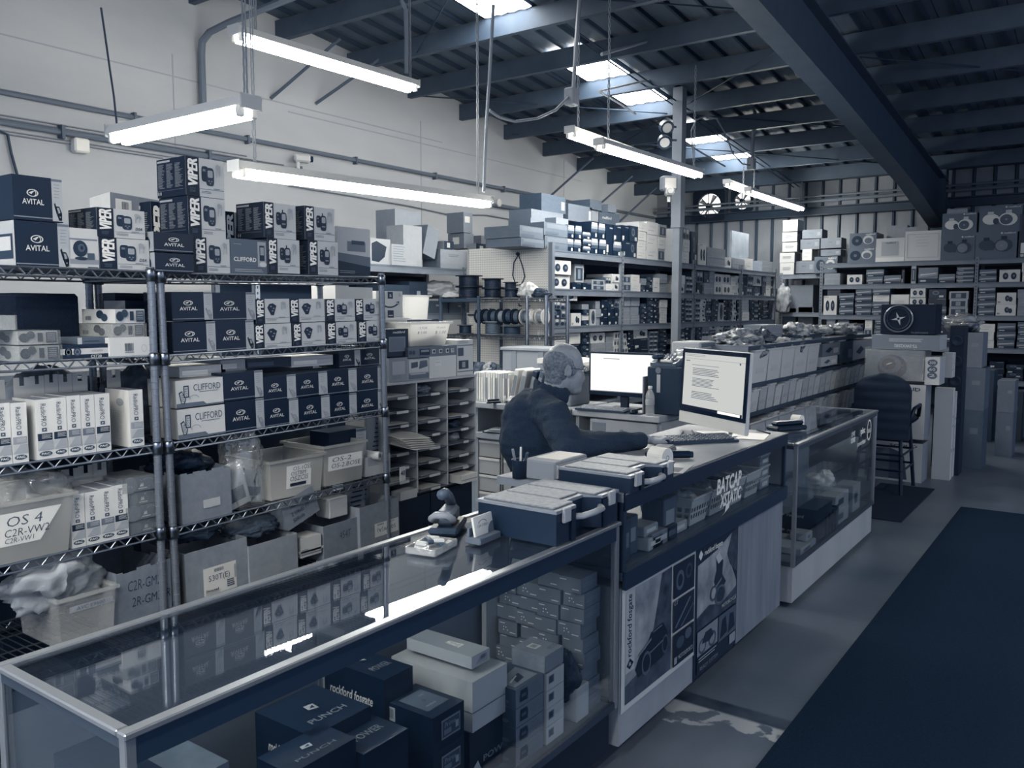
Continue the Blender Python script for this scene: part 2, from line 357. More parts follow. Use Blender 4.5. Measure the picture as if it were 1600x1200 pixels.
# tie rods and wall braces
def rod(name, pts, r, m, parent): return MB().path(pts, r, m, 6).obj(name, parent)
for (y, z) in ((6.55, 4.35), (7.2, 4.42), (12.2, 3.85), (13.6, 3.75), (14.6, 3.62)):
    rod('wall_brace', [(WX+.01, y-.3, z-.35), (WX+.55, y+.25, zdeck(y)-.2)], .018, P(.3), ceiling)
for a, b2 in (((-7.7, 4.5), (-2.6, 8.4)), ((-7.7, 8.6), (-2.6, 12.6)), ((-7.7, 8.2), (-2.6, 4.4)), ((-7.7, 12.8), (-2.6, 8.8)), ((-7.6, 10.6), (-2.6, 14.8)), ((-2.4, 5), (3.4, 9.6)), ((-2.4, 9.8), (3.4, 14.6)), ((-4.85, 7.5), (-4.85, 15.5)), ((-4.75, 7.5), (-4.75, 15.5))):
    rod('tie_rod', [(a[0], a[1], zdeck(a[1])-.22), (b2[0], b2[1], zdeck(b2[1])-.24)], .009, P(.14), ceiling)
# ---------------------------------------------------------------- conduits and small fittings on the long wall
PIPE = P(.4, .45)
def pipe_run(label, pts, r, m=PIPE, name='conduit'):
    o = MB().path(pts, r, m, 8).obj(name); return tag(o, label, 'conduit')
c = pipe_run('long grey conduit high on the pale wall, the upper one', [(WX+.035, -2, 3.49), (WX+.035, 15.8, 3.51)], .026)
for y in (2.2, 4.6, 5.9, 7.5, 9, 10.6, 12.2): MB().box(WX, WX+.07, y-.012, y+.012, 3.45, 3.54, P(.34)).obj('pipe_clip', c)
c = pipe_run('bundle of grey cables and pipe below the upper conduit', [(WX+.04, -2, 3.235), (WX+.04, 6.2, 3.245), (WX+.04, 12.2, 3.23)], .03)
for k, dz in enumerate((.05, .075, -.05, -.075)): MB().path([(WX+.02, -2, 3.235+dz), (WX+.02, 2.5, 3.225+dz), (WX+.02, 6.4-k*.5, 3.24+dz*1.1)], .008, P(.5), 5).obj('cable', c)
for y in (2.4, 3.9, 5.4, 6.6): MB().box(WX, WX+.09, y-.015, y+.015, 3.18, 3.30, P(.34)).obj('pipe_clip', c)
p0 = at(316, 120, x=WX+.06); y = p0.y; vc = [(WX+.06, y, 3.5), (WX+.06, y, 4.25), (WX+.08, y, 4.38), (WX+.18, y+.02, 4.46), (WX+.5, y+.03, 4.5), (WX+2.2, y+.1, 4.62), (WX+4.5, y+.2, 4.66)]
pipe_run('vertical grey conduit that bends out under the roof from the wall', vc, .036)
q = at(125, 227, x=WX+.05); tag(MB().cbox(-.05, .05, -.07, .07, -.07, .06, P(.85), .015).obj('junction_box', None, (WX+.05, q.y, q.z)), 'small white junction box below the cable bundle', 'junction box')
q = at(778, 317, x=WX+.05); tag(MB().lathe([(.0, -.04), (.06, -.04), (.06, .03), (.03, .04), (0, .04)], P(.8), 12, Matrix.Rotation(math.pi/2, 4, 'Y')).obj('wall_sensor', None, (WX+.05, q.y, q.z)), 'round white knob on thin cable beside the long lit fixture', 'sensor')
pipe_run('thin sagging cable stapled along the pale wall', [at(u, v, x=WX+.02) for u, v in ((450, 290), (560, 308), (640, 322), (700, 335), (760, 336), (800, 343), (860, 362))], .008, P(.45), 'cable')
def camera_unit(label, loc, rz, t=.75):
    o = thing('security_camera', label, 'camera', loc, rz)
    MB().tube((0, 0, 0), (.0, 0, -.09), .022, P(t), 8).obj('bracket', o); MB().cbox(-.05, .14, -.05, .05, -.02, .07, P(t), .02).obj('housing', o)
    MB().tube((.13, 0, .025), (.17, 0, .025), .035, P(.12, .2), 12).obj('lens', o); return o
q = at(470, 250, x=WX+.15); camera_unit('white security camera on the wall above the long tube light', (WX+.1, q.y, q.z), 1.1)
# diagonal lamp cords on the wall
for k, (lab, pts) in enumerate((('thin dark cord hanging from the roof to the crosswise lamp', ((158, 12), (165, 60), (172, 110), (178, 150), (183, 198))), ('thin cord looping down the wall at the frame edge above the black cartons', ((0, 205), (12, 210), (18, 240), (28, 276))))):
    pts = [at(u, v, x=(-4.6 if k == 0 else WX+.03)) for u, v in pts]
    tag(MB().path(pts, .006 if k == 0 else .012, P(.2), 5).obj('electric_cable'), lab, 'cable')
# ---------------------------------------------------------------- steel column with its lamps
col_ = thing('steel_column', 'grey square steel column standing in front of the shelving', 'column', (-4.72, 10.3, 0))
CM = P(.5, .5, var=.04, scale=3)
MB().box(-.048, .048, -.048, .048, 0, 2.72, CM).obj('shaft', col_); MB().box(-.066, .066, -.066, .066, 2.72, 4.5, CM).obj('sleeve', col_); MB().box(-.15, .15, -.15, .15, 0, .015, CM).obj('base_plate', col_)
def spot(label, loc, rz, tilt):
    o = thing('spot_lamp', label, 'lamp', loc, rot=(0, tilt, rz)); MB().lathe([(.03, -.1), (.075, -.03), (.09, .06), (.085, .062), (.06, .05), (0, .05)], P(.2, .4), 14, Matrix.Rotation(math.pi/2, 4, 'Y')).obj('shade', o)
    MB().lathe([(0, 0), (.06, 0), (.06, .01), (0, .01)], P(.8, .2), 12, Matrix.Translation((.05, 0, 0)) @ Matrix.Rotation(math.pi/2, 4, 'Y')).obj('lens', o); MB().tube((-.02, 0, 0), (-.02, .16, 0), .014, P(.25)).obj('arm', o)
q = at(1045, 200, x=-4.6); spot('upper dark spot lamp clamped on the column', (q.x, q.y-.1, q.z), -.6, .5)
q = at(1043, 222, x=-4.6); spot('lower dark spot lamp clamped on the column', (q.x, q.y-.1, q.z), -.9, .6)
q = at(1045, 288, x=-4.6); fl = thing('flood_lamp', 'small square flood lamp fixed on the column', 'lamp', q, -.7)
MB().cbox(-.07, .05, -.1, .1, -.08, .1, P(.5), .02).obj('housing', fl); MB().box(.05, .055, -.075, .075, -.05, .07, P(.85, .2)).obj('pane', fl)
q = at(1045, 304, x=-4.6); camera_unit('white dome camera below the flood lamp on the column', q, -1.0)
# ---------------------------------------------------------------- exhaust fans in the back wall
def fan(label, u, v, r):
    p = at(u, v, y=BY-.08); o = thing('exhaust_fan', label, 'fan', (p.x, BY-.08, p.z))
    h = r*1.35; b = MB(); n = 28
    ring = [(r*math.cos(2*math.pi*i/n), r*math.sin(2*math.pi*i/n)) for i in range(n)]; sq = []
    for a, c in ring:
        k = h/max(abs(a), abs(c)); sq.append((a*k, c*k))
    vs = [(a, -.05, c) for a, c in ring]+[(a, -.05, c) for a, c in sq]
    b.add(vs, [(i, (i+1) % n, n+(i+1) % n, n+i) for i in range(n)], P(.04)); b.obj('frame', o)
    MB().lathe([(r, -.05), (r, .03), (r*.98, .03), (r*.98, -.05)], P(.15), n, Matrix.Rotation(math.pi/2, 4, 'X'), False).obj('shroud', o)
    MB().lathe([(0, 0), (r*.98, 0), (r*.98, .004), (0, .004)], emit('daylit_louver', (1, .99, .95), 1.6/EXF), 24, Matrix.Translation((0, .03, 0)) @ Matrix.Rotation(math.pi/2, 4, 'X')).obj('daylit_louver', o)
    MB().tube((0, -.1, 0), (0, .02, 0), r*.22, P(.06)).obj('motor', o)
    for k in range(4):
        a = k*math.pi/2+.5; M = Matrix.Rotation(a, 4, 'Y') @ Matrix.Rotation(.6, 4, 'X')
        MB().add([M @ Vector(p) for p in ((r*.2, 0, -r*.07), (r*.9, 0, -r*.2), (r*.92, 0, r*.2), (r*.2, 0, r*.07))], [(0, 1, 2, 3)], P(.62)).obj('blade', o)
    for k in range(4):
        a = k*math.pi/4; MB().tube((r*math.cos(a), -.06, r*math.sin(a)), (-r*math.cos(a), -.06, -r*math.sin(a)), .008, P(.1), 5).obj('guard_bar', o)
fan('larger round exhaust fan in the back wall beside the column', 1109, 322, .245)
fan('smaller round exhaust fan behind the far tube light', 1161, 314, .165)
# ---------------------------------------------------------------- fluorescent fixtures
def chain(p, q, parent, name='chain', r=.0045):
    b = MB(); p, q = Vector(p), Vector(q); n = max(int((q-p).length/.035), 1); d = (q-p)/n
    for i in range(n):
        a = p+d*i; s = .009; o = Vector((s, 0, 0)) if i % 2 else Vector((0, s, 0))
        b.tube(a-o, a+d*1.1-o, r, P(.55, .4), 4, cap=False); b.tube(a+o, a+d*1.1+o, r, P(.55, .4), 4, cap=False)
    b.obj(name, parent)
def fixture(label, p, q, chains=(.06, .94), tubes=2, cords=True, up=None):
    """p, q: the two lower ends; strip housing with bare tubes below"""
    p, q = Vector(p), Vector(q); Ln = (q-p).length; d = (q-p)/Ln
    o = thing('tube_light', label, 'light', p); o.rotation_euler = (0, -math.asin(d.z), math.atan2(d.y, d.x))
    HM = P(.83, .4)
    MB().prism([(-.06, .045), (.06, .045), (.045, .095), (-.045, .095)], 0, Ln, HM, Matrix(((0, 0, 1, 0), (1, 0, 0, 0), (0, 1, 0, 0), (0, 0, 0, 1)))).obj('housing', o)
    for k in range(tubes):
        y = (k-(tubes-1)/2)*.075
        MB().tube((.05, y, .012), (Ln-.05, y, .012), .019, TUBE, 10).obj('tube', o)
        for x in (.02, Ln-.05): MB().cbox(x, x+.03, y-.018, y+.018, -.006, .05, P(.85), .006).obj('socket', o)
    for x in (-.006, Ln): MB().box(x, x+.006, -.06, .06, .03, .1, P(.7)).obj('end_plate', o)
    inv = Matrix.LocRotScale(o.location, o.rotation_euler, None).inverted()
    for t in chains:
        a = p+d*Ln*t+Vector((0, 0, .095)); zt = zdeck(a.y)-.22 if up is None else up
        chain(inv @ a, inv @ Vector((a.x, a.y, zt)), o)
    return o
A_ = at(366, 272, x=-4.55); B_ = at(764, 322, x=-4.55)
fixture('long lit tube light hanging over the wire racks, lengthwise', (A_.x, A_.y, A_.z-.012), (B_.x, B_.y, B_.z-.012))
fixture('short lit tube light hanging crosswise over the nearer wire rack', (-4.672, 2.652, 2.60), (-3.454, 2.652, 2.60), (.97,))
A_ = at(365, 58, x=-5.0); B_ = at(648, 138, x=-5.0)
fixture('lit tube light close under the roof, highest of them all', (A_.x, A_.y, 3.50), (B_.x, B_.y, 3.52), (.1, .97))
A_ = at(935, 226, x=-4.046); B_ = at(1093, 270, x=-4.046)
fixture('lit tube light hanging beside the steel column', (A_.x, A_.y, 3.17), (B_.x, B_.y, 3.19), (.08, .93))
A_ = at(890, 213, x=-4.35); B_ = at(1005, 252, x=-4.35)
fixture('lit tube light half hidden behind the one beside the column', (A_.x, A_.y, A_.z), (B_.x, B_.y, B_.z), (.1,))
A_ = at(1168, 300, x=-4.7); B_ = at(1252, 332, x=-4.7)
fixture('lit tube light farthest back, hanging before the fans', (A_.x, A_.y, 3.43), (B_.x, B_.y, 3.42), (.1, .95))
A_ = at(1135, 290, x=-5.0); B_ = at(1185, 308, x=-5.0)
fixture('short lit tube light just behind the farthest hanging one', (A_.x, A_.y, A_.z), (B_.x, B_.y, B_.z), (.5,))
# the same row of lamps goes on over the customers' side, outside the view
fixture('tube light above the near end of the counter, outside the view', (-1.9, -1.9, 2.9), (-1.9, .54, 2.9), tubes=3)
fixture('tube light above the customer aisle, outside the view', (-.7, -2.4, 2.9), (-.7, .04, 2.9), tubes=3)
fixture('tube light above the staff side of the counter, outside the view', (-2.5, -2.2, 2.9), (-2.5, .1, 2.9))
fixture('tube light above the far customer aisle, outside the view', (1.3, 4.4, 3.5), (1.3, 6.84, 3.5))
# ---------------------------------------------------------------- hanging power drops
def drop(label, X, pts, r=.016, m=None, name='power_drop', box=None):
    P3 = [at(u, v, x=X) for u, v in pts]; o = thing(name, label, 'cord', P3[0])
    MB().path([p-P3[0] for p in P3], r, m or P(.6, .4), 6).obj('pipe', o)
    if box:
        p = at(*box, x=X)-P3[0]; MB().cbox(p.x-.05, p.x+.05, p.y-.06, p.y+.06, p.z-.09, p.z+.07, P(.6), .01).obj('outlet_box', o)
    return o
d_ = drop('pale power pipe with an outlet box hanging from the roof', -4.3, ((906, -10), (900, 70), (896, 138)), .02, box=(893, 150))
drop('slack power cable swinging from the outlet box to the chain', -4.3, ((888, 152), (868, 172), (840, 185), (805, 190), (780, 183), (764, 172)), .013)
drop('cable bundle hanging down to the end of the long lamp', -4.3, ((771, 8), (768, 60), (765, 120), (761, 175), (758, 240), (756, 300)), .014, P(.5))
drop('bent grey pipe hanging down to the highest lamp', -5.0, ((627, 0), (634, 15), (635, 60), (635, 115)), .018, P(.45))
drop('pale pipe run crossing under the roof purlins', -4.3, ((940, 85), (1010, 65), (1100, 42), (1180, 22)), .018, P(.62))
drop('upright pale pipe dropping from the crosswise pipe run', -4.3, ((1184, 22), (1183, 60), (1180, 150), (1175, 255)), .026, P(.5), box=(1174, 255))
drop('wire loop curling above the tube light by the column', -4.2, ((1083, 245), (1080, 205), (1088, 187), (1104, 181), (1120, 186), (1133, 208), (1145, 240), (1160, 256), (1172, 258)), .009, P(.5))
drop('straight thin pipe on the roof above the skylights', -4.8, ((935, 143), (1000, 128), (1060, 118), (1130, 104), (1180, 100)), .012, P(.6))
drop('thin diagonal pipe from the skylight towards the column', -4.8, ((936, 143), (965, 160), (993, 178)), .012, P(.6))
drop('thin diagonal pipe beside the wire loop', -4.8, ((1063, 218), (1095, 238), (1133, 260)), .012, P(.6))
drop('thin vertical pipe hanging to the farthest lamp', -4.7, ((1262, 130), (1258, 200), (1252, 310)), .014, P(.55))
drop('cord hanging in front of the dark roof beam', -1.9, ((1484, 14), (1510, 80), (1546, 178)), .006, P(.5))
# ================================================================ the seated man
class Blob:
    def __init__(s): s.b = MB()
    def ell(s, c, r, M=None, seg=14):
        c = Vector(c); r = Vector(r) if not isinstance(r, (int, float)) else Vector((r, r, r)); v = []; n, k = seg, seg//2+2
        for j in range(1, k):
            p = math.pi*j/k-math.pi/2
            for i in range(n): a = 2*math.pi*i/n; q = Vector((r.x*math.cos(p)*math.cos(a), r.y*math.cos(p)*math.sin(a), r.z*math.sin(p))); v.append(c+((M @ q) if M else q))
        f = [(j*n+i, j*n+(i+1) % n, (j+1)*n+(i+1) % n, (j+1)*n+i) for j in range(k-2) for i in range(n)]
        lo, hi = Vector((0, 0, -r.z)), Vector((0, 0, r.z)); v += [c+((M @ lo) if M else lo), c+((M @ hi) if M else hi)]; L0 = len(v)-2
        f += [(L0, (i+1) % n, i) for i in range(n)]+[(L0+1, (k-2)*n+i, (k-2)*n+(i+1) % n) for i in range(n)]
        s.b.add(v, f, MSK); return s
    def limb(s, pts, seg=12):
        """pts: [(point, radius)...] tapering chain"""
        for (p, r), (q, t) in zip(pts, pts[1:]):
            p, q = Vector(p), Vector(q); n = max(int((q-p).length/(min(r, t)*.35)), 2)
            for i in range(n+1): s.ell(p.lerp(q, i/n), r+(t-r)*i/n, seg=seg)
        return s
    def done(s, name, m, parent, voxel, it=6, fac=.5):
        me = s.b.mesh(name); o = bpy.data.objects.new(name, me); COL.objects.link(o)
        r = o.modifiers.new('r', 'REMESH'); r.mode = 'VOXEL'; r.voxel_size = voxel; k = o.modifiers.new('s', 'SMOOTH'); k.iterations = it; k.factor = fac
        dg = bpy.context.evaluated_depsgraph_get(); nm = bpy.data.meshes.new_from_object(o.evaluated_get(dg)); bpy.data.objects.remove(o); nm.materials.clear(); nm.materials.append(m)
        nm.polygons.foreach_set('use_smooth', [True]*len(nm.polygons)); nm.name = name
        return link(name, nm, parent)
MSK = P(.5); SKIN = P(.54, .5, bump=.05, scale=60, var=.03); FLEECE = P(.13, .95, bump=.35, scale=120, var=.02); HAIR = P(.40, .8, bump=.5, scale=90, var=.1); TROU = P(.1, .9)
HC = Vector((-2.19, 3.50, 1.372)); FD = Vector((.66, .75, -.10)).normalized(); RT = Vector((FD.y, -FD.x, 0)).normalized(); UP = RT.cross(FD)
HM = Matrix((RT, FD, UP)).transposed()          # head axes: x right, y forward, z up
def H(x, y, z): return HC+HM @ Vector((x, y, z))
ch = Vector((-2.27, 3.40, 1.08)); sr, sl = Vector((-2.10, 3.27, 1.165)), Vector((-2.44, 3.55, 1.165)); er, el = Vector((-1.93, 3.13, 1.045)), Vector((-2.32, 3.76, .98))
wr, wl = Vector((-1.765, 3.53, 1.058)), Vector((-2.06, 3.68, 1.01)); pv = Vector((-2.29, 3.45, .74))
B = Blob()
B.ell(H(0, -.01, .03), (.077, .098, .098), HM, 22).ell(H(0, .025, -.035), (.066, .078, .085), HM, 20).ell(H(0, .05, -.09), (.045, .048, .035), HM).ell(H(0, .088, -.02), (.012, .016, .022), HM).ell(H(0, .1, -.035), (.013, .012, .012), HM).ell(H(0, .08, .022), (.045, .016, .012), HM).ell(H(0, .085, -.066), (.024, .01, .008), HM).ell(H(0, .082, -.078), (.02, .01, .007), HM).ell(H(-.045, .055, -.03), (.022, .025, .025), HM).ell(H(.045, .055, -.03), (.022, .025, .025), HM)
for s in (-1, 1):
    for k in range(10): a = -1.9+k*.42; B.ell(H(s*.087, -.008+.018*math.sin(a)*-.8, -.012+.031*math.cos(a)), (.006, .007, .008), HM, 8)
    B.ell(H(s*.079, -.004, -.015), (.008, .014, .023), HM, 10)
B.limb([(H(0, -.03, -.06), .062), (ch+Vector((.03, .05, .13)), .066)]).ell(ch, (.15, .12, .2)).limb([(ch, .13), (pv+Vector((0, 0, .08)), .14)])
for S, E_, W_ in ((sr, er, wr), (sl, el, wl)): B.limb([(ch+(S-ch)*.5+Vector((0, 0, .05)), .07), (S, .06), (E_, .042), (W_, .027)])
def hand(W_, d, s):
    """open hand lying on the counter: palm, four fingers of different length, thumb from the side"""
    d = d.normalized(); l = Vector((-d.y, d.x, 0))*s; pc = W_+d*.055+Vector((0, 0, -.012)); M = Matrix((l, d, Vector((0, 0, 1)))).transposed()
    B.ell(W_+d*.02, (.024, .03, .018), M).ell(pc, (.038, .045, .015), M)
    for k, (o_, L_) in enumerate(((-.028, .062), (-.009, .076), (.010, .072), (.028, .055))):
        b0 = pc+d*.035+l*o_; k1 = b0+d*L_*.45+Vector((0, 0, .012)); k2 = b0+d*L_*.8+Vector((0, 0, .004)); k3 = b0+d*L_+Vector((0, 0, -.008)); B.limb([(b0, .0095), (k1, .009), (k2, .008), (k3, .007)], 8)
    t0 = pc-d*.02-l*.034; B.limb([(t0, .012), (t0-l*.022+d*.03, .0105), (t0-l*.02+d*.055+Vector((0, 0, -.004)), .0085)], 8)
hand(wr, Vector((.25, .85, 0)), 1); hand(wl, Vector((.9, -.1, 0)), -1)
man = B.done('person', SKIN, None, .0055, 5); tag(man, 'seated balding man in a dark fleece jacket facing the white computer', 'person')
J = Blob()
J.ell(ch+Vector((-.005, -.02, -.02)), (.185, .165, .21)).limb([(ch+Vector((-.02, -.03, -.05)), .168), (pv+Vector((.02, .03, .10)), .175)]).ell(ch+Vector((-.03, -.04, .05)), (.15, .13, .14))
J.limb([(ch+(sl-ch)*.35+Vector((-.01, -.02, .085)), .085), (sl, .082), (el, .066), (wl-(wl-el)*.06, .04)]).limb([(ch+(sr-ch)*.35+Vector((-.01, -.02, .085)), .085), (sr, .085), (er, .069), (er.lerp(wr, .5), .056), (wr-(wr-er)*.07, .041)])
J.ell(er+Vector((.01, -.01, -.01)), .066)
for k in range(16): a = 2*math.pi*k/16; J.ell(ch+Vector((.045, .05, .175))+HM @ Vector((.074*math.cos(a), .078*math.sin(a)-.012, .006-.016*math.sin(a))), (.016, .016, .042), HM, 8)
jk = J.done('fleece_jacket', FLEECE, man, .008, 8)
vn = [(v.co.copy(), v.normal.copy()) for v in jk.data.vertices]; co = []
for p, nn in vn:                                 # soft folds at shoulder, elbow and back
    k = mnoise.noise(Vector((p.x*9, p.y*9, p.z*16)))*.010+mnoise.noise(Vector((p.x*22, p.y*18, p.z*34)))*.006; co += list(p+nn*k)
jk.data.vertices.foreach_set('co', co); jk.data.update()
Hh = Blob()
Hh.ell(H(0, -.031, .030), (.0818, .0825, .078), HM, 24).ell(H(0, -.036, -.02), (.074, .066, .055), HM, 20).ell(H(0, -.042, -.06), (.064, .054, .04), HM, 16)
for s in (-1, 1): Hh.ell(H(s*.062, -.02, .035), (.02, .05, .032), HM).ell(H(s*.068, .018, .0), (.009, .02, .03), HM)
for s in (-1, 1): Hh.limb([(H(s*.02, -.085, .07), .012), (H(s*.045, -.04, .088), .009), (H(s*.05, .0, .085), .006)], 8)
Hh.done('hair', HAIR, man, .005, 3)
g = MB()
for s in (-1, 1):
    c = H(s*.034, .098, .004); pts = [c+HM @ Vector((.024*math.cos(a), .002, .017*math.sin(a))) for a in [2*math.pi*i/14 for i in range(15)]]; g.path(pts, .0018, P(.2, .3), 5); g.path([H(s*.058, .096, .008), H(s*.073, .04, .01), H(s*.079, -.01, .012)], .0018, P(.2, .3), 5)
g.path([H(-.012, .1, .006), H(.012, .1, .006)], .0016, P(.2, .3), 5); g.obj('glasses', man)
for s in (-1, 1): Blob().ell(H(s*.03, .083, .002), (.012, .009, .008), HM, 10).done('eye', P(.75, .2), man, .002, 1)
br = Blob()
for s in (-1, 1): br.limb([(H(s*.012, .097, .024), .005), (H(s*.045, .085, .026), .004)], 8)
br.limb([(H(-.022, .098, -.055), .006), (H(.022, .098, -.055), .006)], 8); br.done('brows_and_moustache', P(.5, .8), man, .003, 2)
Tr = Blob(); kn = [(-2.04, 3.64, .70), (-2.22, 3.80, .70)]
for s, k in zip((1, -1), kn):
    k = Vector(k); hp = pv+Vector((.09*s, -.06*s, -.02)); an = k+Vector((.02, .03, -.40)); Tr.limb([(hp, .1), (k, .072), (an, .052)])
Tr.ell(pv, (.17, .16, .12)).done('trousers', TROU, man, .012, 6)
for k in kn: k = Vector(k); s_ = Blob(); s_.limb([(k+Vector((.02, .02, -.45)), .045), (k+Vector((.09, .13, -.47)), .04)]); s_.done('shoe', P(.05, .4), man, .01, 3)
# his stool
o = thing('stool', 'round black stool under the seated man', 'stool', (-2.30, 3.44, 0)); MB().lathe([(0, .57), (.17, .57), (.19, .59), (.19, .615), (.17, .635), (0, .64)], P(.06, .5), 24).obj('seat', o, smooth=True)
for a in (.4, 1.97, 3.54, 5.11): MB().tube((.12*math.cos(a), .12*math.sin(a), .575), (.22*math.cos(a), .22*math.sin(a), 0), .014, P(.3, .3, .8), 8).obj('leg', o)
MB().path([(.2*math.cos(a), .2*math.sin(a), .2) for a in [2*math.pi*i/24 for i in range(25)]], .009, P(.3, .3, .8), 6).obj('foot_ring', o)
# ================================================================ wire racks
RX = -3.04; RD = .46
ZR = {1: 1.812, 2: 1.49, 3: 1.142, 4: .80, 5: .44, 6: .12}
pm_ = MB(); n = 10; prof = []
for i in range(74):
    z = i*.0254; prof += [(.0150, z), (.0150, z+.0215), (.0164, z+.0225), (.0164, z+.0248)]
pm_.lathe(prof, P(.5, .33, .5), 14); POSTM = pm_.mesh('post')
COLM = MB().lathe([(.016, 0), (.023, 0), (.020, .045), (.016, .05)], P(.5, .3, 1.0), 12).mesh('collar', True)
def wire_shelf(y0, y1, x0, x1):
    b = MB(); h = .03
    for x in (x0, x1):
        for z in (0, -h): b.tube((x, y0, z), (x, y1, z), .0045, CHROME, 6)
        k = int((y1-y0)/.062); s = (y1-y0)/k
        for i in range(k):
            a = y0+s*i; b.path([(x, a, -h), (x, a+s*.42, -.002), (x, a+s*.58, -.002), (x, a+s, -h)], .003, CHROME, 5)
    for y in (y0, y1):
        for z in (0, -h): b.tube((x0, y, z), (x1, y, z), .0045, CHROME, 6)
        for i in range(7): b.path([(x0+(x1-x0)*i/7, y, -h), (x0+(x1-x0)*(i+.5)/7, y, -.002), (x0+(x1-x0)*(i+1)/7, y, -h)], .003, CHROME, 5)
    for i in range(1, 40): b.tube((x0, y0+(y1-y0)*i/40, -.003), (x1, y0+(y1-y0)*i/40, -.003), .0022, CHROME, 4, cap=False)
    for x in (x0+(x1-x0)/3, x0+(x1-x0)*2/3): b.tube((x, y0, -.009), (x, y1, -.009), .003, CHROME, 5)
    return b
def wire_rack(label, y0, y1, zs, tilt, x=RX, d=RD, zt=1.83, name='wire_rack'):
    o = thing(name, label, 'shelf rack', (x, y0, 0), rot=(tilt, 0, 0))
    sh = wire_shelf(.02, y1-y0-.02, -d, 0).mesh('wire_shelf')
    for a in (0, y1-y0):
        for c in (0, -d):
            link('post', POSTM, o, (c, a, 0), (0, 0, 0), (1, 1, zt/1.8796))
            for z in zs: link('collar', COLM, o, (c, a, z-.038))
    for z in zs: link('wire_shelf', sh, o, (0, 0, z))
    return o
wire_rack('chrome wire rack of boxes at the frame edge, beside the other wire rack', .62, 1.845, [ZR[1], 1.487, 1.137, .795, .44, .1], 0)
TL = .016
wire_rack('chrome wire rack full of alarm boxes, next to the sorter', 1.912, 3.132, [ZR[1]-.004, ZR[2]-.005, ZR[3]-.008, ZR[4]-.012, .44, .1], TL)
# ---------------------------------------------------------------- printed alarm boxes
LT, DK = .76, .05
def fob(cx, cy, w, h, kind):
    """little remote-control pictures: list of (tone, geo)"""
    if kind == 0: return [(.12, RR(cx-w*.2, cy+h*.08, w*.5, h*.78)), (.45, RC(cx-w*.36, cy+h*.2, cx-w*.16, cy+h*.32)), (.16, RR(cx+w*.14, cy-h*.04, w*.58, h*.92)), (.62, RR(cx+w*.16, cy+h*.1, w*.36, h*.36, 16, 6)), (.45, DC(cx+w*.06, cy-h*.26, w*.06, h*.045, 8)), (.45, DC(cx+w*.24, cy-h*.26, w*.06, h*.045, 8)), (.45, DC(cx+w*.15, cy-h*.37, w*.06, h*.045, 8))]
    if kind == 1: return [(.1, RR(cx-w*.22, cy+h*.02, w*.4, h*.7)), (.45, DC(cx-w*.28, cy+h*.2, w*.06, h*.05, 8)), (.45, DC(cx-w*.26, cy, w*.06, h*.05, 8)), (.1, RC(cx+w*.06, cy+h*.36, cx+w*.14, cy+h*.52)), (.12, RR(cx+w*.16, cy-h*.06, w*.5, h*.88)), (.62, RR(cx+w*.17, cy+h*.12, w*.32, h*.34, 16, 6)), (.5, RC(cx+w*.02, cy-h*.3, cx+w*.3, cy-h*.22))]
    if kind == 2: return [(.12, PG((cx-w*.2, cy+h*.45), (cx+w*.05, cy+h*.5), (cx+w*.3, cy+h*.3), (cx+w*.1, cy-h*.45), (cx-w*.1, cy-h*.45), (cx-w*.36, cy+h*.15))), (.5, DC(cx-w*.1, cy+h*.25, w*.07, h*.06)), (.5, DC(cx+w*.1, cy+h*.1, w*.07, h*.06)), (.5, DC(cx, cy-h*.1, w*.07, h*.06))]
    return [(.18, PG((cx-w*.45, cy+h*.4), (cx-w*.3, cy+h*.5), (cx-w*.2, cy+h*.3), (cx+w*.15, cy+h*.3), (cx+w*.45, cy-h*.1), (cx+w*.4, cy-h*.45), (cx+w*.1, cy-h*.5), (cx-w*.2, cy-h*.1))), (.6, PG((cx-w*.12, cy+h*.22), (cx+w*.12, cy+h*.22), (cx+w*.25, cy-h*.05), (cx, cy-h*.08))), (.5, DC(cx+w*.18, cy-h*.28, w*.08, h*.05))]
def viper_box(spine, kind, cx=.0, wide=True):
    fr = spine
    pic = [('f', t, g) for t, g in fob(fr+(1-fr)*(.34 if kind != 2 else .3), .56, (1-fr)*.56, .52, kind)]
    ghost = [('f', .64, g) for g in (DC(fr+(1-fr)*.72, .82, .05, .07, 10), RC(fr+(1-fr)*.66, .55, fr+(1-fr)*.69, .85), RC(fr+(1-fr)*.78, .58, fr+(1-fr)*.82, .86))]
    return Box({'*': DK, 'f': LT, 't': .62, 'r': .6}, [
        ('spine_panel', [('f', DK, RC(0, 0, fr, 1))]),
        ('lettering', BTI('f', .97, 'VIPER', fr*.16, .27, fr*.86, .95, 90, .15, .022)+[('f', .3, LINES(fr*.25, .08, fr*.8, .2, 4, .4, 5))]),
        ('remote_picture', pic+ghost),
        ('fine_print', [('f', .35, RC(fr+.02, .2, .98, .212)), ('f', .4, LINES(fr+.05, .07, fr+(1-fr)*.6, .15, 2, .35, 2)), ('f', .4, LINES(fr+(1-fr)*.55, .215, .93, .25, 1, .5, 2)), ('l', .5, LINES(.06, .22, .3, .85, 22, .45, 3, .5)), ('l', .5, LINES(.36, .22, .6, .85, 22, .45, 4, .5)), ('l', .5, LINES(.66, .22, .94, .85, 22, .45, 5, .5)), ('l', .66, RC(.05, .9, .5, .95)), ('l', .7, RC(.06, .06, .1, .14)), ('l', .7, RC(.14, .06, .18, .14)), ('l', .4, RC(.05, .16, .95, .17))])])
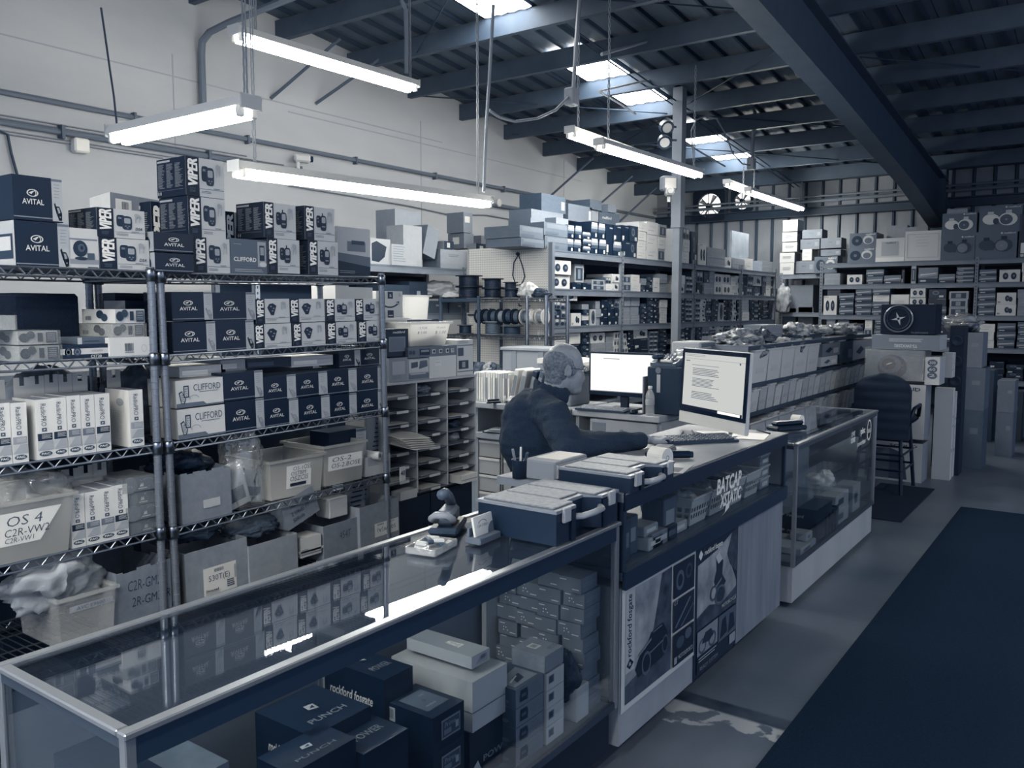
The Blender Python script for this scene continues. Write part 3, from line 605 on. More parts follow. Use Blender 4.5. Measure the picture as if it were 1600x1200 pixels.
def avital_logo(x0, x1, y0, y1):
    cx, w, h = (x0+x1)/2, x1-x0, y1-y0
    return [('f', .8, RG(cx, y0+h*.72, w*.27, h*.24, .8, 16)), ('f', .8, PG((cx-w*.18, y0+h*.72), (cx+w*.02, y0+h*.86), (cx+w*.06, y0+h*.82), (cx-w*.06, y0+h*.64))), ('f', .8, RG(cx+w*.06, y0+h*.7, w*.1, h*.2, .7, 8, -90, 90)), ('f', .82, TX('AVITAL', x0, y0, x1, y0+h*.34, 0, .012))]
def avital_box(fr, kind, top=.12):
    cx = fr+(1-fr)*.5; w = (1-fr)*.85
    pic = [('f', t, g) for t, g in fob(cx+w*.05, .2 if kind != 3 else .24, w, .26 if kind != 3 else .42, kind)]
    k = [('side_panel', [('f', .66, RC(fr, .02, 1, 1))]), ('lettering', avital_logo(fr*.22, fr*.78, .36, .72)), ('remote_picture', pic)]
    k.append(('fine_print', [('f', .5, RC(0, .06, fr, .085)), ('f', .4, RC(fr, .93, 1, .985)), ('f', .35, LINES(fr+(1-fr)*.2, .5, fr+(1-fr)*.8, .86, 5, .1, 3))]))
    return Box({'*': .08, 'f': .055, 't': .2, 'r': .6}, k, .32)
def phone_side(b):
    return b
VIP0, VIP1, VIP2 = viper_box(.34, 0), viper_box(.30, 1), viper_box(.26, 2)
AV_W, AV_P, AV_S = avital_box(.78, 3), avital_box(.80, 2), avital_box(.72, 3)
AV_0 = Box({'*': .06, 'f': .05, 'l': .6, 't': .2}, [('lettering', avital_logo(.25, .75, .3, .78)), ('fine_print', [('f', .5, RC(.02, .06, .98, .1)), ('l', .15, DC(.6, .4, .18, .35, 10)), ('l', .2, DC(.4, .3, .15, .25, 10))])], .32)
CLIF_W = Box({'*': .78, 'f': .8, 't': .7}, [('base_stripe', [('f', .4, PG((0, 0), (1, 0), (1, .06), (.62, .06), (.56, .16), (0, .16)))]), ('lettering', [('f', .3, TX('CLIFFORD', .36, .58, .94, .82)), ('f', .45, LINES(.48, .5, .88, .54, 1, .6, 2, 0))]),
    ('remote_picture', [('f', .2, PG((.05, .55), (.12, .62), (.2, .3), (.17, .12), (.1, .12))), ('f', .75, PG((.075, .52), (.12, .57), (.18, .3), (.15, .17), (.11, .17))), ('f', .2, RC(.15, .36, .26, .8)), ('f', .75, RC(.17, .4, .24, .75)), ('f', .25, TX('OTE', .18, .43, .23, .72, 90)), ('f', .25, TX('OTE', .1, .22, .16, .5, 90)), ('f', .6, RG(.36, .32, .1, .12, .85, 12, 0, 200))])])
CLIF_D = Box({'*': .3, 'f': .36, 't': .4, 'r': .07}, [('lettering', [('f', .9, TX('CLIFFORD', .1, .38, .7, .5, 0, .02)), ('f', .7, LINES(.12, .07, .9, .17, 2, .3, 4)), ('f', .55, RC(.1, .84, .3, .86))]), ('remote_picture', [('f', .62, RC(.74, .25, .97, .95)), ('f', .14, RC(.79, .42, .93, .85)), ('f', .6, RC(.81, .58, .91, .8)), ('f', .8, DC(.88, .32, .1, .07))])])
RADIO = lambda dk: Box({'*': .82, 'f': .82, 'l': .74, 't': .5}, [('lettering', [('f', .25, TX('RadioPRO', .3, .56, .62, .93, -90)), ('f', .3, RC(.32, .47, .62, .53)), ('f', .85, PG((.4, .485), (.55, .5), (.45, .515)))]),
    ('model_panel', [('f', dk, RC(.06, .32, .94, .44)), ('f', .75, LINES(.3, .345, .9, .42, 4, .35, 7, .2)), ('f', .62, RC(.04, .16, .96, .31)), ('f', .72, PG((.04, .16), (.5, .31), (.04, .31)))]),
    ('logo', [('f', .25, DC(.5, .1, .4, .042)), ('f', .85, TX('PAC', .24, .085, .76, .12, 0, .03))])], .5)
RAD1, RAD2, RAD3 = RADIO(.12), RADIO(.42), RADIO(.58)
# plastic hang tabs are their own part
def hang_tab(o, sy, sz):
    b = MB(); b.box(-.42, -.40, -.5, .5, 1.0, 1.0+.04/sz, MILK); b.box(-.42, -.40, -.5, -.15, 1+.04/sz, 1+.07/sz, MILK).box(-.42, -.40, .15, .5, 1+.04/sz, 1+.07/sz, MILK).obj('hang_tab', o)
def putrow(tpl, name, cat, group, rows, z, dep, tilt=0.0, X=RX):
    out = []
    for lab, u0, u1, vt, vb in rows:
        zb = z if vb is None else at((u0+u1)/2, vb, x=X).z
        out.append(tpl.front(name, lab, cat, X, u0, u1, vt, zb, dep, vm=(vt+(vb or vt+60))/2, group=group)); out[-1].rotation_euler = (tilt, 0, 0)
    return out
G1 = 'boxes on top of the wire racks'; FX = RX-.012; z1 = ZR[1]
AV_W.front('alarm_box', 'black alarm box with pale side strip, upper of the stack at the frame edge', 'box', FX, 20, 97, 276, at(60, 345, x=FX).z, .26, 310, G1)
b = AV_W.front('alarm_box', 'black alarm box with pale side strip, under its twin at the frame edge', 'box', FX, 24, 108, 347, z1, .26, 380, G1)
MB().add([onface('l', u, v, .01) for u, v in RC(0, 0, 1, 1)[0]], [(0, 1, 2, 3)], P(.68)).add([onface('l', u, v, .015) for u, v in RC(.25, .18, .95, .72)[0]], [(0, 1, 2, 3)], P(.18)).add([onface('l', u, v, .02) for u, v in RC(.3, .36, .9, .66)[0]], [(0, 1, 2, 3)], P(.75)).obj('phone_picture', b)
CAMB = Box({'*': .74, 'f': .76, 't': .6}, [('camera_picture', [('f', .55, RC(0, .12, 1, .24)), ('f', .5, RC(.04, .71, .96, .75)), ('f', .13, DC(.38, .5, .24, .2)), ('f', .3, DC(.42, .52, .12, .1)), ('f', .1, DC(.43, .52, .05, .05)), ('f', .15, DC(.4, .26, .22, .04)), ('f', .3, RC(.6, .24, .84, .4)), ('f', .3, LINES(.6, .02, .95, .06, 1, .9, 2, 0))])])
CAMB.front('camera_box', 'white reversing camera box with dark camera picture on the rack top', 'box', FX, 107, 154, 357, z1, .14, 390, G1)
VIPD = viper_box(.34, 0)
k_ = MB(); g_ = TX('DS4', .78, .3, .93, .4, 0, .02, .2); k_.add([onface('f', u, v, .02) for u, v in g_[0]], g_[1], P(.25)); VIPD.kids.append(('model_lettering', k_.mesh('model_lettering')))
VIPD.front('alarm_box', 'pale alarm box with dark lettered spine, lower of two beside the camera box', 'box', FX, 155, 233, 373, z1, .2, 395, G1)
VIPD.front('alarm_box', 'pale alarm box with dark lettered spine, upper of two beside the camera box', 'box', FX, 151, 226, 327, at(190, 372, x=FX).z, .2, 350, G1)
CART = Box({'*': .5, 'f': .5, 't': .55, 'l': .82}, [('sticker', [('f', .82, RC(.1, .74, .42, .93)), ('f', .3, BARS(.22, .8, .36, .9)), ('f', .7, RC(.2, .68, .33, .74))])], var=.02)
q0 = at(171, 325, x=FX-.28); q1 = at(248, 325, x=FX-.28)
CART.put('carton', 'grey carton with a barcode sticker and white side, tilted behind the alarm boxes', 'box', (FX-.36, (q0.y+q1.y)/2, z1), (.16, q1.y-q0.y, .32), group=G1, rot=(-.06, -.08, 0))
VIP0.front('alarm_box', 'dark lettered alarm box standing behind the small black boxes', 'box', FX-.22, 236, 300, 318, z1, .14, 340, G1)
for k, (u0, u1, vt, vb) in enumerate(((240, 302, 364, 394), (242, 303, 396, 425))):
    AV_0.front('alarm_box', 'small flat black alarm box, %s of two beside the tall lettered stack' % ('upper', 'lower')[k], 'box', FX+.03, u0, u1, vt, z1 if k else at(270, vb, x=FX+.03).z, .1, (vt+vb)/2, G1)
zz = [z1, at(330, 372, x=FX).z, at(330, 309, x=FX).z]
for k, (u0, u1, vt) in enumerate(((303, 360, 372), (294, 352, 309), (290, 350, 248))):
    VIP0.front('alarm_box', 'pale alarm box with dark lettered spine, %s of the tallest stack' % ('bottom', 'middle', 'top')[k], 'box', FX, u0, u1, vt, zz[k], .2, vt+30, G1)
VIP0.front('alarm_box', 'dark lettered alarm box wedged behind the grey alarm box', 'box', FX-.2, 352, 392, 332, z1, .14, 350, G1)
CLIF_D.front('alarm_box', 'slate grey alarm box with white lettering and phone picture on the rack top', 'box', FX, 359, 417, 374, z1, .16, 400, G1)
for k, (u0, u1, vt, vb, n_) in enumerate(((418, 468, 374, 430, 'lower, beside the slate grey box'), (412, 462, 318, 373, 'upper, beside the slate grey box'), (482, 528, 377, 431, 'lower, at the rack top end'), (476, 523, 324, 376, 'upper, at the rack top end'))):
    VIP1.front('alarm_box', 'pale alarm box with two-way remote picture, '+n_, 'box', FX, u0, u1, vt, z1+.016*1.0 if k % 2 == 0 else at((u0+u1)/2, vb, x=FX).z, .19, (vt+vb)/2, G1)
GRB = Box({'*': .7, 'f': .74, 't': .6, 'l': .5}, [('dark_base', [('f', .14, PG((0, 0), (1, 0), (1, .22), (0, .32))), ('f', .4, PG((0, .32), (1, .22), (1, .42), (0, .48)))]), ('label', [('f', .45, RC(.3, .52, .85, .72)), ('f', .25, RC(.42, .66, .82, .74)), ('f', .6, LINES(.05, .05, .7, .12, 2, .3, 2))])])
GRB.front('carton', 'large pale carton with dark base and label at the rack top end', 'box', RX-.12, 527, 578, 356, z1+.018, .25, 390, G1)
# ---- second shelf of the fuller rack
G2 = 'alarm boxes on the second shelf of the fuller wire rack'
def zsh(k): return ZR[k]
rows = [('upper black alarm box next to the rack post, second shelf', 269, 332, 456, 501), ('upper black alarm box, second along the second shelf', 331, 399, 457, 501)]
putrow(AV_W, 'alarm_box', 'box', G2, rows, None, .2, TL, FX)
rows = [('lower black alarm box next to the rack post, second shelf', 270, 337, 503, 551), ('lower black alarm box, second along the second shelf', 337, 397, 501, 548)]
putrow(AV_W, 'alarm_box', 'box', G2, rows, None, .2, TL, FX)
V2 = [(399, 453, 467, 505), (452, 508, 467, 503), (508, 556, 467, 502), (554, 598, 467, 500)]; V3 = [(397, 456, 506, 545), (457, 509, 504, 541), (510, 558, 503, 538), (559, 602, 501, 535)]
for r, rr in (('upper', V2), ('lower', V3)):
    for k, (u0, u1, vt, vb) in enumerate(rr):
        putrow(VIP2 if k < 2 else VIP1, 'alarm_box', 'box', G2, [('%s row lettered alarm box, %s after the black ones, second shelf' % (r, ORD[k]), u0+.5, u1-.5, vt, vb)], None, .18, TL, FX)
for u0, u1, vt, vb, t in ((530, 564, 547, 573, .2), (562, 602, 543, 571, .24)):
    pass
G3 = 'alarm boxes on the third shelf of the fuller wire rack'
putrow(CLIF_W, 'alarm_box', 'box', G3, [('white alarm box with grey stripe and key fob picture, upper one, third shelf', 275, 349, 592, 634), ('white alarm box with grey stripe and key fob picture, lower one, third shelf', 278, 352, 636, 682)], None, .2, TL, FX)
putrow(AV_W, 'alarm_box', 'box', G3, [('larger black alarm box beside the white ones, upper one, third shelf', 349, 411, 581, 624), ('larger black alarm box beside the white ones, lower one, third shelf', 352, 413, 625, 673)], None, .2, TL, FX)
U3 = [(410, 463, 587, 625), (461, 512, 582, 619), (510, 558, 577, 615), (557, 603, 573, 611)]; L3 = [(412, 467, 625, 665), (466, 516, 620, 660), (515, 558, 616, 654), (556, 604, 611, 648)]
for r, rr in (('upper', U3), ('lower', L3)):
    for k, (u0, u1, vt, vb) in enumerate(rr):
        putrow(AV_S, 'alarm_box', 'box', G3, [('%s row small black alarm box with remote picture, %s along, third shelf' % (r, ORD[k]), u0+.5, u1-.5, vt, vb)], None, .17, TL, FX)
for k, (u0, u1, vt, vb) in enumerate(((530, 563, 546, 573), (562, 604, 543, 571))):
    putrow(AV_S, 'alarm_box', 'box', G3, [('small black alarm box on top of the row, %s of two near the post' % ('first', 'second')[k], u0, u1, vt, vb)], None, .15, TL, FX-.06)
FLAT = lambda t: Box({'*': t, 't': t+.08}, [('strip', [('f', t+.15, RC(.05, .2, .6, .6))])], .4)
for k, (u0, u1, vt, vb, t, lab) in enumerate(((280, 352, 571, 588, .72, 'flat pale box lying on the white alarm boxes'), (345, 385, 560, 580, .55, 'flat grey box lying behind the flat pale box'), (383, 455, 559, 574, .1, 'flat black box lying above the black alarm boxes'), (455, 520, 556, 572, .66, 'flat silvery box lying above the small black boxes'))):
    FLAT(t).front('flat_box', lab, 'box', FX-.08, u0, u1, vt, at((u0+u1)/2, vb, x=FX-.08).z, .26, vt)
# ---- fourth shelf: bins and cartons
KRAFT = lambda t=.52: P(t, .75, bump=.1, scale=30, var=.025)
def open_carton(name, label, X, u0, u1, vt, zb, dep, t=.52, tilt=0.0, kids=(), flap=True, ragged=0.0, rz=0.0):
    """cardboard box without lid: four walls, floor, torn rim"""
    um = (u0+u1)/2; zt = at(um, vt, x=X).z; vm = vt+40; y0, y1 = at(u0, vm, x=X).y, at(u1, vm, x=X).y; w, h = y1-y0, zt-zb
    o = thing(name, label, 'box', (X-dep/2, (y0+y1)/2, zb), rot=(tilt, 0, rz)); m = KRAFT(t); k = .004; r = random.Random(int(u0*7+vt))
    def wall(nm, x0, x1, ya, yb):
        b = MB(); n = 8; alongy = (yb-ya) > (x1-x0)
        for i in range(n):
            h0, h1 = h+ragged*(r.random()-.5), h+ragged*(r.random()-.5)
            if alongy: b.box(x0, x1, ya+(yb-ya)*i/n, ya+(yb-ya)*(i+1)/n, 0, (h0 if ragged else h), m)
            else: b.box(x0+(x1-x0)*i/n, x0+(x1-x0)*(i+1)/n, ya, yb, 0, (h0 if ragged else h), m)
            if not ragged:
                b = MB(); b.box(x0, x1, ya, yb, 0, h, m); break
        b.obj(nm, o)
    wall('front_wall', dep/2-k, dep/2, -w/2, w/2); wall('back_wall', -dep/2, -dep/2+k, -w/2, w/2)
    wall('side_wall', -dep/2+k, dep/2-k, -w/2, -w/2+k); wall('side_wall', -dep/2+k, dep/2-k, w/2-k, w/2); MB().box(-dep/2+k, dep/2-k, -w/2+k, w/2-k, 0, k, m).obj('bottom', o)
    for nm, items in kids:
        b = MB()
        for i, (tone, geo) in enumerate(items): b.add([(dep/2+.0006*(i+1), -w/2+u*w, v*h) for u, v in geo[0]], geo[1], P(tone, .6) if isinstance(tone, (int, float)) else tone)
        b.obj(nm, o)
    return o, w, h
def crumple(name, label, cat, loc, size, m, seed=1, amp=.25, flat=.0, seg=24, parent=None, group=None):
    """bag or wad: a lumpy closed shape resting on its base"""
    b = MB(); sx, sy, sz = size
    def fn(i, j):
        a = 2*math.pi*i; p = math.pi*(j-.5); x, y, z = math.cos(p)*math.cos(a), math.cos(p)*math.sin(a), math.sin(p)
        k = 1+amp*(mnoise.noise(Vector((x*1.6+seed*7, y*1.6, z*1.6)))*1.2+(.3-abs(mnoise.noise(Vector((x*3.2+seed*3, y*3.2, z*3.2)))))*1.1+(.2-abs(mnoise.noise(Vector((x*7+seed*5, y*7, z*7)))))*.7)
        return (x*k*sx/2, y*k*sy/2, max(z*k, -.8)*sz/2+sz*.4)
    b.grid(fn, seg*2, seg, m); o = b.obj(name, parent, loc, smooth=True)
    if label: tag(o, label, cat, group)
    return o
z4 = ZR[4]-.01
o, w, h = open_carton('cardboard_box', 'plain open cardboard box with torn rim on the fourth shelf by the post', FX, 284, 362, 735, z4, .3, .5, TL, ragged=.012)
MB().box(.151, .1535, -.02, .06, .05, .085, P(.7, .7)).obj('torn_tape', o)
crumple('cable_coil', 'dark coil of cable lying in the plain open cardboard box', 'cable', (FX-.17, at(318, 760, x=FX).y, z4+.16), (.2, .24, .14), P(.08, .5, bump=.5, scale=60), 4, .3)
q = at(392, 745, x=FX); crumple('plastic_bag', 'glossy clear plastic bag of leaflets beside the plain cardboard box', 'bag', (FX-.06, q.y, z4), (.14, .2, .42), WRAP, 3, .3)
for k, (dy, rx_, t) in enumerate(((-.03, .25, .72), (.05, -.2, .66), (.0, .1, .6))):
    o = MB().cbox(-.012, .012, -.06, .06, 0, .2-.05*k, P(t), .003).obj('leaflet_pack', None, (FX-.05-.03*k, q.y+dy, z4+.012), (rx_, 0, 0)); tag(o, 'pale printed leaflet pack inside the clear bag, %s' % ('leaning forward', 'leaning back', 'the smallest')[k], 'packet')
    MB().box(.0122, .0128, -.04, .04, .03, .09-.02*k, P(.4)).obj('print', o)
def bin_(name, label, X, u0, u1, vt, zb, dep, m=MILK, lean=.03, vm=None, rz=0.0, paper=None, rot=None):
    um = (u0+u1)/2; zt = at(um, vt, x=X).z; y0, y1 = at(u0, vm or vt+30, x=X).y, at(u1, vm or vt+30, x=X).y; w, h = y1-y0, zt-zb
    o = thing(name, label, 'bin', (X-dep/2, (y0+y1)/2, zb), rot=rot or (0, 0, rz)); k = .003; b = MB(); a, c = dep/2, w/2; la, lc = a-lean, c-lean
    def quad(p): b.add(p, [(0, 1, 2, 3)], m)
    quad([(la, -lc, 0), (la, lc, 0), (a, c, h), (a, -c, h)]); quad([(-la, lc, 0), (-la, -lc, 0), (-a, -c, h), (-a, c, h)])
    quad([(-la, -lc, 0), (la, -lc, 0), (a, -c, h), (-a, -c, h)]); quad([(la, lc, 0), (-la, lc, 0), (-a, c, h), (a, c, h)]); quad([(-la, -lc, .002), (-la, lc, .002), (la, lc, .002), (la, -lc, .002)])
    b.obj('body', o); r = MB(); e = .012
    r.box(a, a+e, -c-e, c+e, h-.012, h, m).box(-a-e, -a, -c-e, c+e, h-.012, h, m).box(-a, a, -c-e, -c, h-.012, h, m).box(-a, a, c, c+e, h-.012, h, m).obj('rim', o)
    if paper:
        pb = MB()
        for i, (tone, geo) in enumerate(paper): pb.add([(la+(a-la)*v+.002+.0008*i, -c+u*w, v*h) for u, v in geo[0]], geo[1], P(tone, .7))
        pb.obj('paper_note', o)
    return o
HAND = lambda s, x0, y0, x1, y1: TX(s, x0, y0, x1, y1, 0, -.006, .12)
bin_('storage_bin', 'milky plastic bin with a scribbled paper note on the fourth shelf', FX, 422, 506, 714, z4+.012, .3, paper=[(.88, RC(.3, .22, .76, .8)), (.3, HAND('OS-1', .42, .66, .6, .76)), (.1, HAND('OS5', .62, .66, .76, .78)), (.3, HAND('OSTBM', .38, .54, .66, .64)), (.25, HAND('OSZCIS', .36, .4, .7, .52)), (.1, RC(.36, .27, .66, .35))], lean=.012, vm=745)
bin_('storage_bin', 'milky plastic bin with a neat two line note on the fourth shelf', FX, 507, 570, 692, z4+.022, .3, paper=[(.88, RC(.1, .36, .94, .72)), (.25, HAND('OS-2', .2, .57, .66, .68)), (.25, HAND('OS-2.BOSE', .18, .42, .9, .53))], lean=.012, vm=728)
AV_S.front('alarm_box', 'black alarm box lying inside the bin with the two line note', 'box', FX-.1, 514, 572, 672, z4+.03, .14, 690)
tag(MB().tube((-.03, 0, 0), (.03, .02, 0), .022, P(.75), 14).tube((.029, .019, 0), (.032, .021, 0), .01, P(.1), 10).obj('paper_roll', None, at(583, 712, x=FX-.03)), 'small paper roll lying on the white box by the rack post', 'roll')
Box({'*': .72, 't': .66}, [('wire_print', [('f', .35, LINES(.1, .5, .6, .95, 9, .3, 3))])]).front('carton', 'white box beside the bins at the end of the fourth shelf', 'box', FX-.03, 571, 610, 712, z4+.02, .2, 735)
o = thing('wall_file', 'tall grey panel with dark slats behind the bins near the post', 'panel', (FX-.30, at(590, 700, x=FX-.3).y, z4+.03)); MB().box(-.01, .01, -.09, .09, 0, .27, P(.5)).obj('panel', o)
for i in range(9): MB().box(.01, .016, -.06+.006*i, .02+.006*i, .03+.025*i, .036+.025*i, P(.15)).obj('slat', o)
# ---- fifth shelf
z5 = ZR[5]
LAB1 = [(.82, RC(.27, .1, .8, .62)), (.4, BARS(.44, .51, .6, .575, 16)), (.3, TX('530T(E)', .35, .32, .69, .46)), (.3, LINES(.64, .15, .76, .3, 4, .6, 2, .1)), (.2, TX('Directed', .3, .16, .5, .21, 0, .02)), (.45, BARS(.76, .3, .785, .56, 3)), (.5, LINES(.29, .11, .55, .15, 2, .3, 3))]
open_carton('cardboard_box', 'open cardboard box with a large white shipping label reading 530T(E)', FX, 290, 388, 852, z5, .32, .52, TL, [('label', LAB1)])
crumple('brochure_pile', 'dark glossy brochures curling out of the labelled cardboard box', 'brochures', (FX-.16, at(335, 850, x=FX).y, z5+.24), (.22, .26, .1), P(.22, .35), 8, .3)
open_carton('cardboard_box', 'stained open cardboard box next to the labelled one', FX+.01, 390, 466, 843, z5, .3, .55, TL)
crumple('wire_bundle', 'dark wire bundle filling the stained cardboard box', 'wires', (FX-.14, at(420, 840, x=FX).y, z5+.19), (.22, .25, .1), P(.3, .5, bump=.6, scale=50), 5, .3)
TP = Box({'*': .5, 'f': .5, 't': .44}, [('lettering', [('f', .25, TX('Thermal Paper', .2, .62, .85, .8, 0, .01)), ('f', .25, TX('2 1/4x85 FT', .2, .38, .75, .54, 0, .01)), ('f', .25, TX('50Rolls', .2, .16, .55, .3, 0, .01))]), ('wire_print', [('l', .2, LINES(.1, .1, .7, .9, 8, .3, 3))])], .7, .02)
q = at(478, 812, x=FX+.0); TP.put('carton', 'tilted cardboard carton printed thermal paper above the small white boxes', 'box', (FX-.12, q.y, z5+.235), (.22, .2, .135), rot=(.32, 0, 0))
for k, (u0, u1, vt, vb) in enumerate(((470, 502, 838, 868), (468, 506, 868, 886))):
    Box({'*': .78}, [('stripe', [('f', .5, RC(0, .1, 1, .18)), ('f', .55, LINES(.05, .3, .5, .4, 1, .5, 2))])]).front('small_box', 'small white box, %s of two below the tilted carton' % ('upper', 'lower')[k], 'box', FX, u0, u1, vt, at((u0+u1)/2, vb, x=FX).z if not k else z5+.08, .1, (vt+vb)/2)
open_carton('cardboard_box', 'curved open cardboard box marked 454T by hand', FX, 506, 561, 815, z5+.01, .22, .5, TL, [('writing', [(.25, HAND('454T', .45, .5, .78, .72))])])
q = at(530, 800, x=FX-.05); o = tag(MB().cbox(-.05, .05, -.06, .06, 0, .1, P(.75), .004).obj('small_box', None, (FX-.08, q.y-.02, z5+.2)), 'white hang tab box poking out of the curved cardboard box', 'box'); MB().box(-.05, -.047, -.05, .05, .1, .15, P(.7)).box(-.0465, -.046, -.025, .025, .12, .135, P(.2)).obj('hang_tab', o)
open_carton('cardboard_box', 'tall open cardboard box with an upside down shipping sticker', FX+.02, 563, 624, 785, z5+.015, .3, .52, TL, [('label', [(.82, RC(.36, .2, .98, .52)), (.3, TX('507W(A)', .42, .3, .9, .42, 180)), (.4, BARS(.42, .46, .6, .5)), (.45, LINES(.66, .46, .95, .5, 2, .4, 2))])])
for k in range(2):
    o = thing('divider_panel', 'grey slatted panel standing in the tall cardboard box, %s one' % ('first', 'second')[k], 'panel', (FX-.1-.08*k, at(575+25*k, 780, x=FX).y, z5+.12)); MB().box(-.006, .006, -.07, .07, 0, .26, P(.5)).obj('panel', o)
    for i in range(8): MB().box(.006, .011, -.05+.006*i, .02+.006*i, .04+.025*i, .046+.025*i, P(.12)).obj('slat', o)
# ---- the other rack
SPK = Box({'*': .76, 'f': .74, 'l': .78, 't': .6}, [('speaker_picture', [('l', .15, DC(.55, .62, .11, .3)), ('l', .2, DC(.68, .4, .1, .28)), ('l', .45, BARS(.1, .2, .3, .5, 10)), ('f', .15, DC(.14, .5, .13, .34)), ('f', .2, DC(.3, .7, .11, .28)), ('f', .15, RC(.47, .2, .6, .85)), ('f', .2, RC(.68, .1, .95, .9)), ('f', .6, LINES(.71, .2, .92, .8, 5, .4, 4, .1))])])
GS = 'speaker boxes on the second shelf of the edge rack'; z2 = 1.487
SPK.front('speaker_box', 'white speaker box on top of the stack beside the rack post', 'box', FX, 180, 226, 483, at(205, 505, x=FX).z, .24, 494, GS)
o = SPK.front('speaker_box', 'plastic wrapped speaker box in the middle of the stack by the post', 'box', FX, 176, 225, 506, at(205, 527, x=FX).z, .24, 516, GS); MB().box(-.53, .53, -.56, .56, -.02, 1.03, WRAP).obj('shrink_wrap', o)
Box({'*': .78, 'f': .8}, [('barcode', [('f', .25, BARS(.36, .3, .58, .7)), ('f', .3, LINES(.36, .18, .58, .26, 2, .5, 2, 0)), ('f', .7, RG(.83, .42, .07, .2, .8, 12))])]).front('speaker_box', 'white box with a barcode at the bottom of the stack by the post', 'box', FX+.01, 171, 235, 527, z2, .2, 540, GS)
Box({'*': .07, 'f': .08}, [('stripe', [('f', .76, RC(0, .32, 1, .72))]), ('speaker_picture', [('f', .2, DC(.16, .5, .08, .3)), ('f', .4, RG(.16, .5, .05, .2, .6)), ('f', .2, DC(.34, .5, .08, .3)), ('f', .45, RG(.34, .5, .05, .2, .6))]), ('lettering', [('f', .3, TX('KICKER', .64, .46, .88, .6, 0, .01, .2)), ('f', .85, TX('CST20', .62, .06, .85, .26, 0, .02))])], .4).front('speaker_box', 'black speaker box with a white stripe low on the second shelf', 'box', FX, 94, 169, 538, z2, .2, 548, GS)
Box({'*': .35, 'f': .33}, [('tab', [('f', .7, RC(0, 0, .14, 1)), ('f', .15, LINES(.2, .3, .9, .5, 1, .5, 2))])]).front('flat_box', 'thin grey box lying on the black speaker box with white stripe', 'box', FX-.02, 121, 169, 527, at(145, 538, x=FX).z, .16, 532)
for k, (u0, u1, vt, vb, nm) in enumerate(((28, 90, 517, 538, 'upper'), (30, 93, 540, 564, 'lower'))):
    o = SPK.front('speaker_box', 'plastic wrapped speaker box at the frame edge, %s of two' % nm, 'box', FX, u0, u1, vt, z2 if k else at(60, vb, x=FX).z, .26, (vt+vb)/2, GS); MB().box(-.53, .53, -.53, .55, -.01, 1.03, WRAP).obj('shrink_wrap', o)
o = Box({'*': .7}, []).front('speaker_box', 'small white wrapped box on top of the wrapped pair at the frame edge', 'box', FX-.02, -30, 24, 493, at(0, 516, x=FX).z, .16, 505, GS); MB().box(-.53, .53, -.53, .53, -.01, 1.03, WRAP).obj('shrink_wrap', o)
q0 = at(3, 470, x=FX-.3); q1 = at(108, 470, x=FX-.3); o = thing('speaker_cabinet', 'large black carpeted speaker cabinet at the back of the second shelf', 'speaker', (FX-.33, (q0.y+q1.y)/2, z2)); w = q1.y-q0.y
MB().cbox(-.11, .11, -w/2, w/2, 0, .24, P(.035, .95, bump=.5, scale=200), .012).obj('cabinet', o); MB().cbox(.108, .113, -w/2+.03, w/2-.03, .02, .22, P(.02, .95, bump=.5, scale=200), .002).obj('front_baffle', o)
AV_0.front('alarm_box', 'black box at the back beside the rack post, second shelf of the edge rack', 'box', FX-.2, 196, 255, 470, z2, .16, 490)
Box({'*': .1, 't': .5}, []).front('carton', 'black box with a shiny lid behind the wrapped boxes', 'box', FX-.3, 180, 235, 458, z2, .1, 470)
# third shelf: row of slim radio kits
z3 = 1.137; RW = [(-8, 17, 630, RAD1), (17, 43, 629, RAD3), (56, 83, 624, RAD1), (82, 105, 621, RAD1), (105, 127, 618, RAD2), (127, 149, 617, RAD2), (149, 173, 615, RAD1), (203, 225, 609, RAD3)]
for k, (u0, u1, vt, tp) in enumerate(RW):
    o = tp.front('radio_kit_box', 'slim white radio kit box on the third shelf, %s from the frame edge' % ORD[k], 'box', FX, u0+.4, u1-.4, vt, z3, .17, 665, 'slim radio kit boxes on the third shelf'); hang_tab(o, 1, o.scale.z)
    if k == 7: MB().add([onface('l', u, v, .012) for u, v in RC(.0, .0, 1, 1)[0]], [(0, 1, 2, 3)], P(.8)).add([onface('l', u, v, .03) for u, v in DC(.62, .78, .16, .07)[0]], [tuple(range(16))], P(.6)).add(*[[onface('l', u, v, .03) for u, v in LINES(.1, .1, .7, .62, 16, .12, 3)[0]], LINES(.1, .1, .7, .62, 16, .12, 3)[1], P(.6)]).obj('leaflet_print', o)
crumple('paper_bag', 'patterned paper bag behind the slim radio kits', 'bag', (FX-.34, at(75, 600, x=FX-.3).y, z3), (.16, .36, .32), P(.4, .7, var=.12, scale=8), 6, .25)
crumple('plastic_bag', 'glossy grey plastic bag at the back of the third shelf near the post', 'bag', (FX-.34, at(215, 600, x=FX-.3).y, z3), (.16, .3, .3), P(.3, .25, bump=.6, scale=14, var=.1), 9, .25)
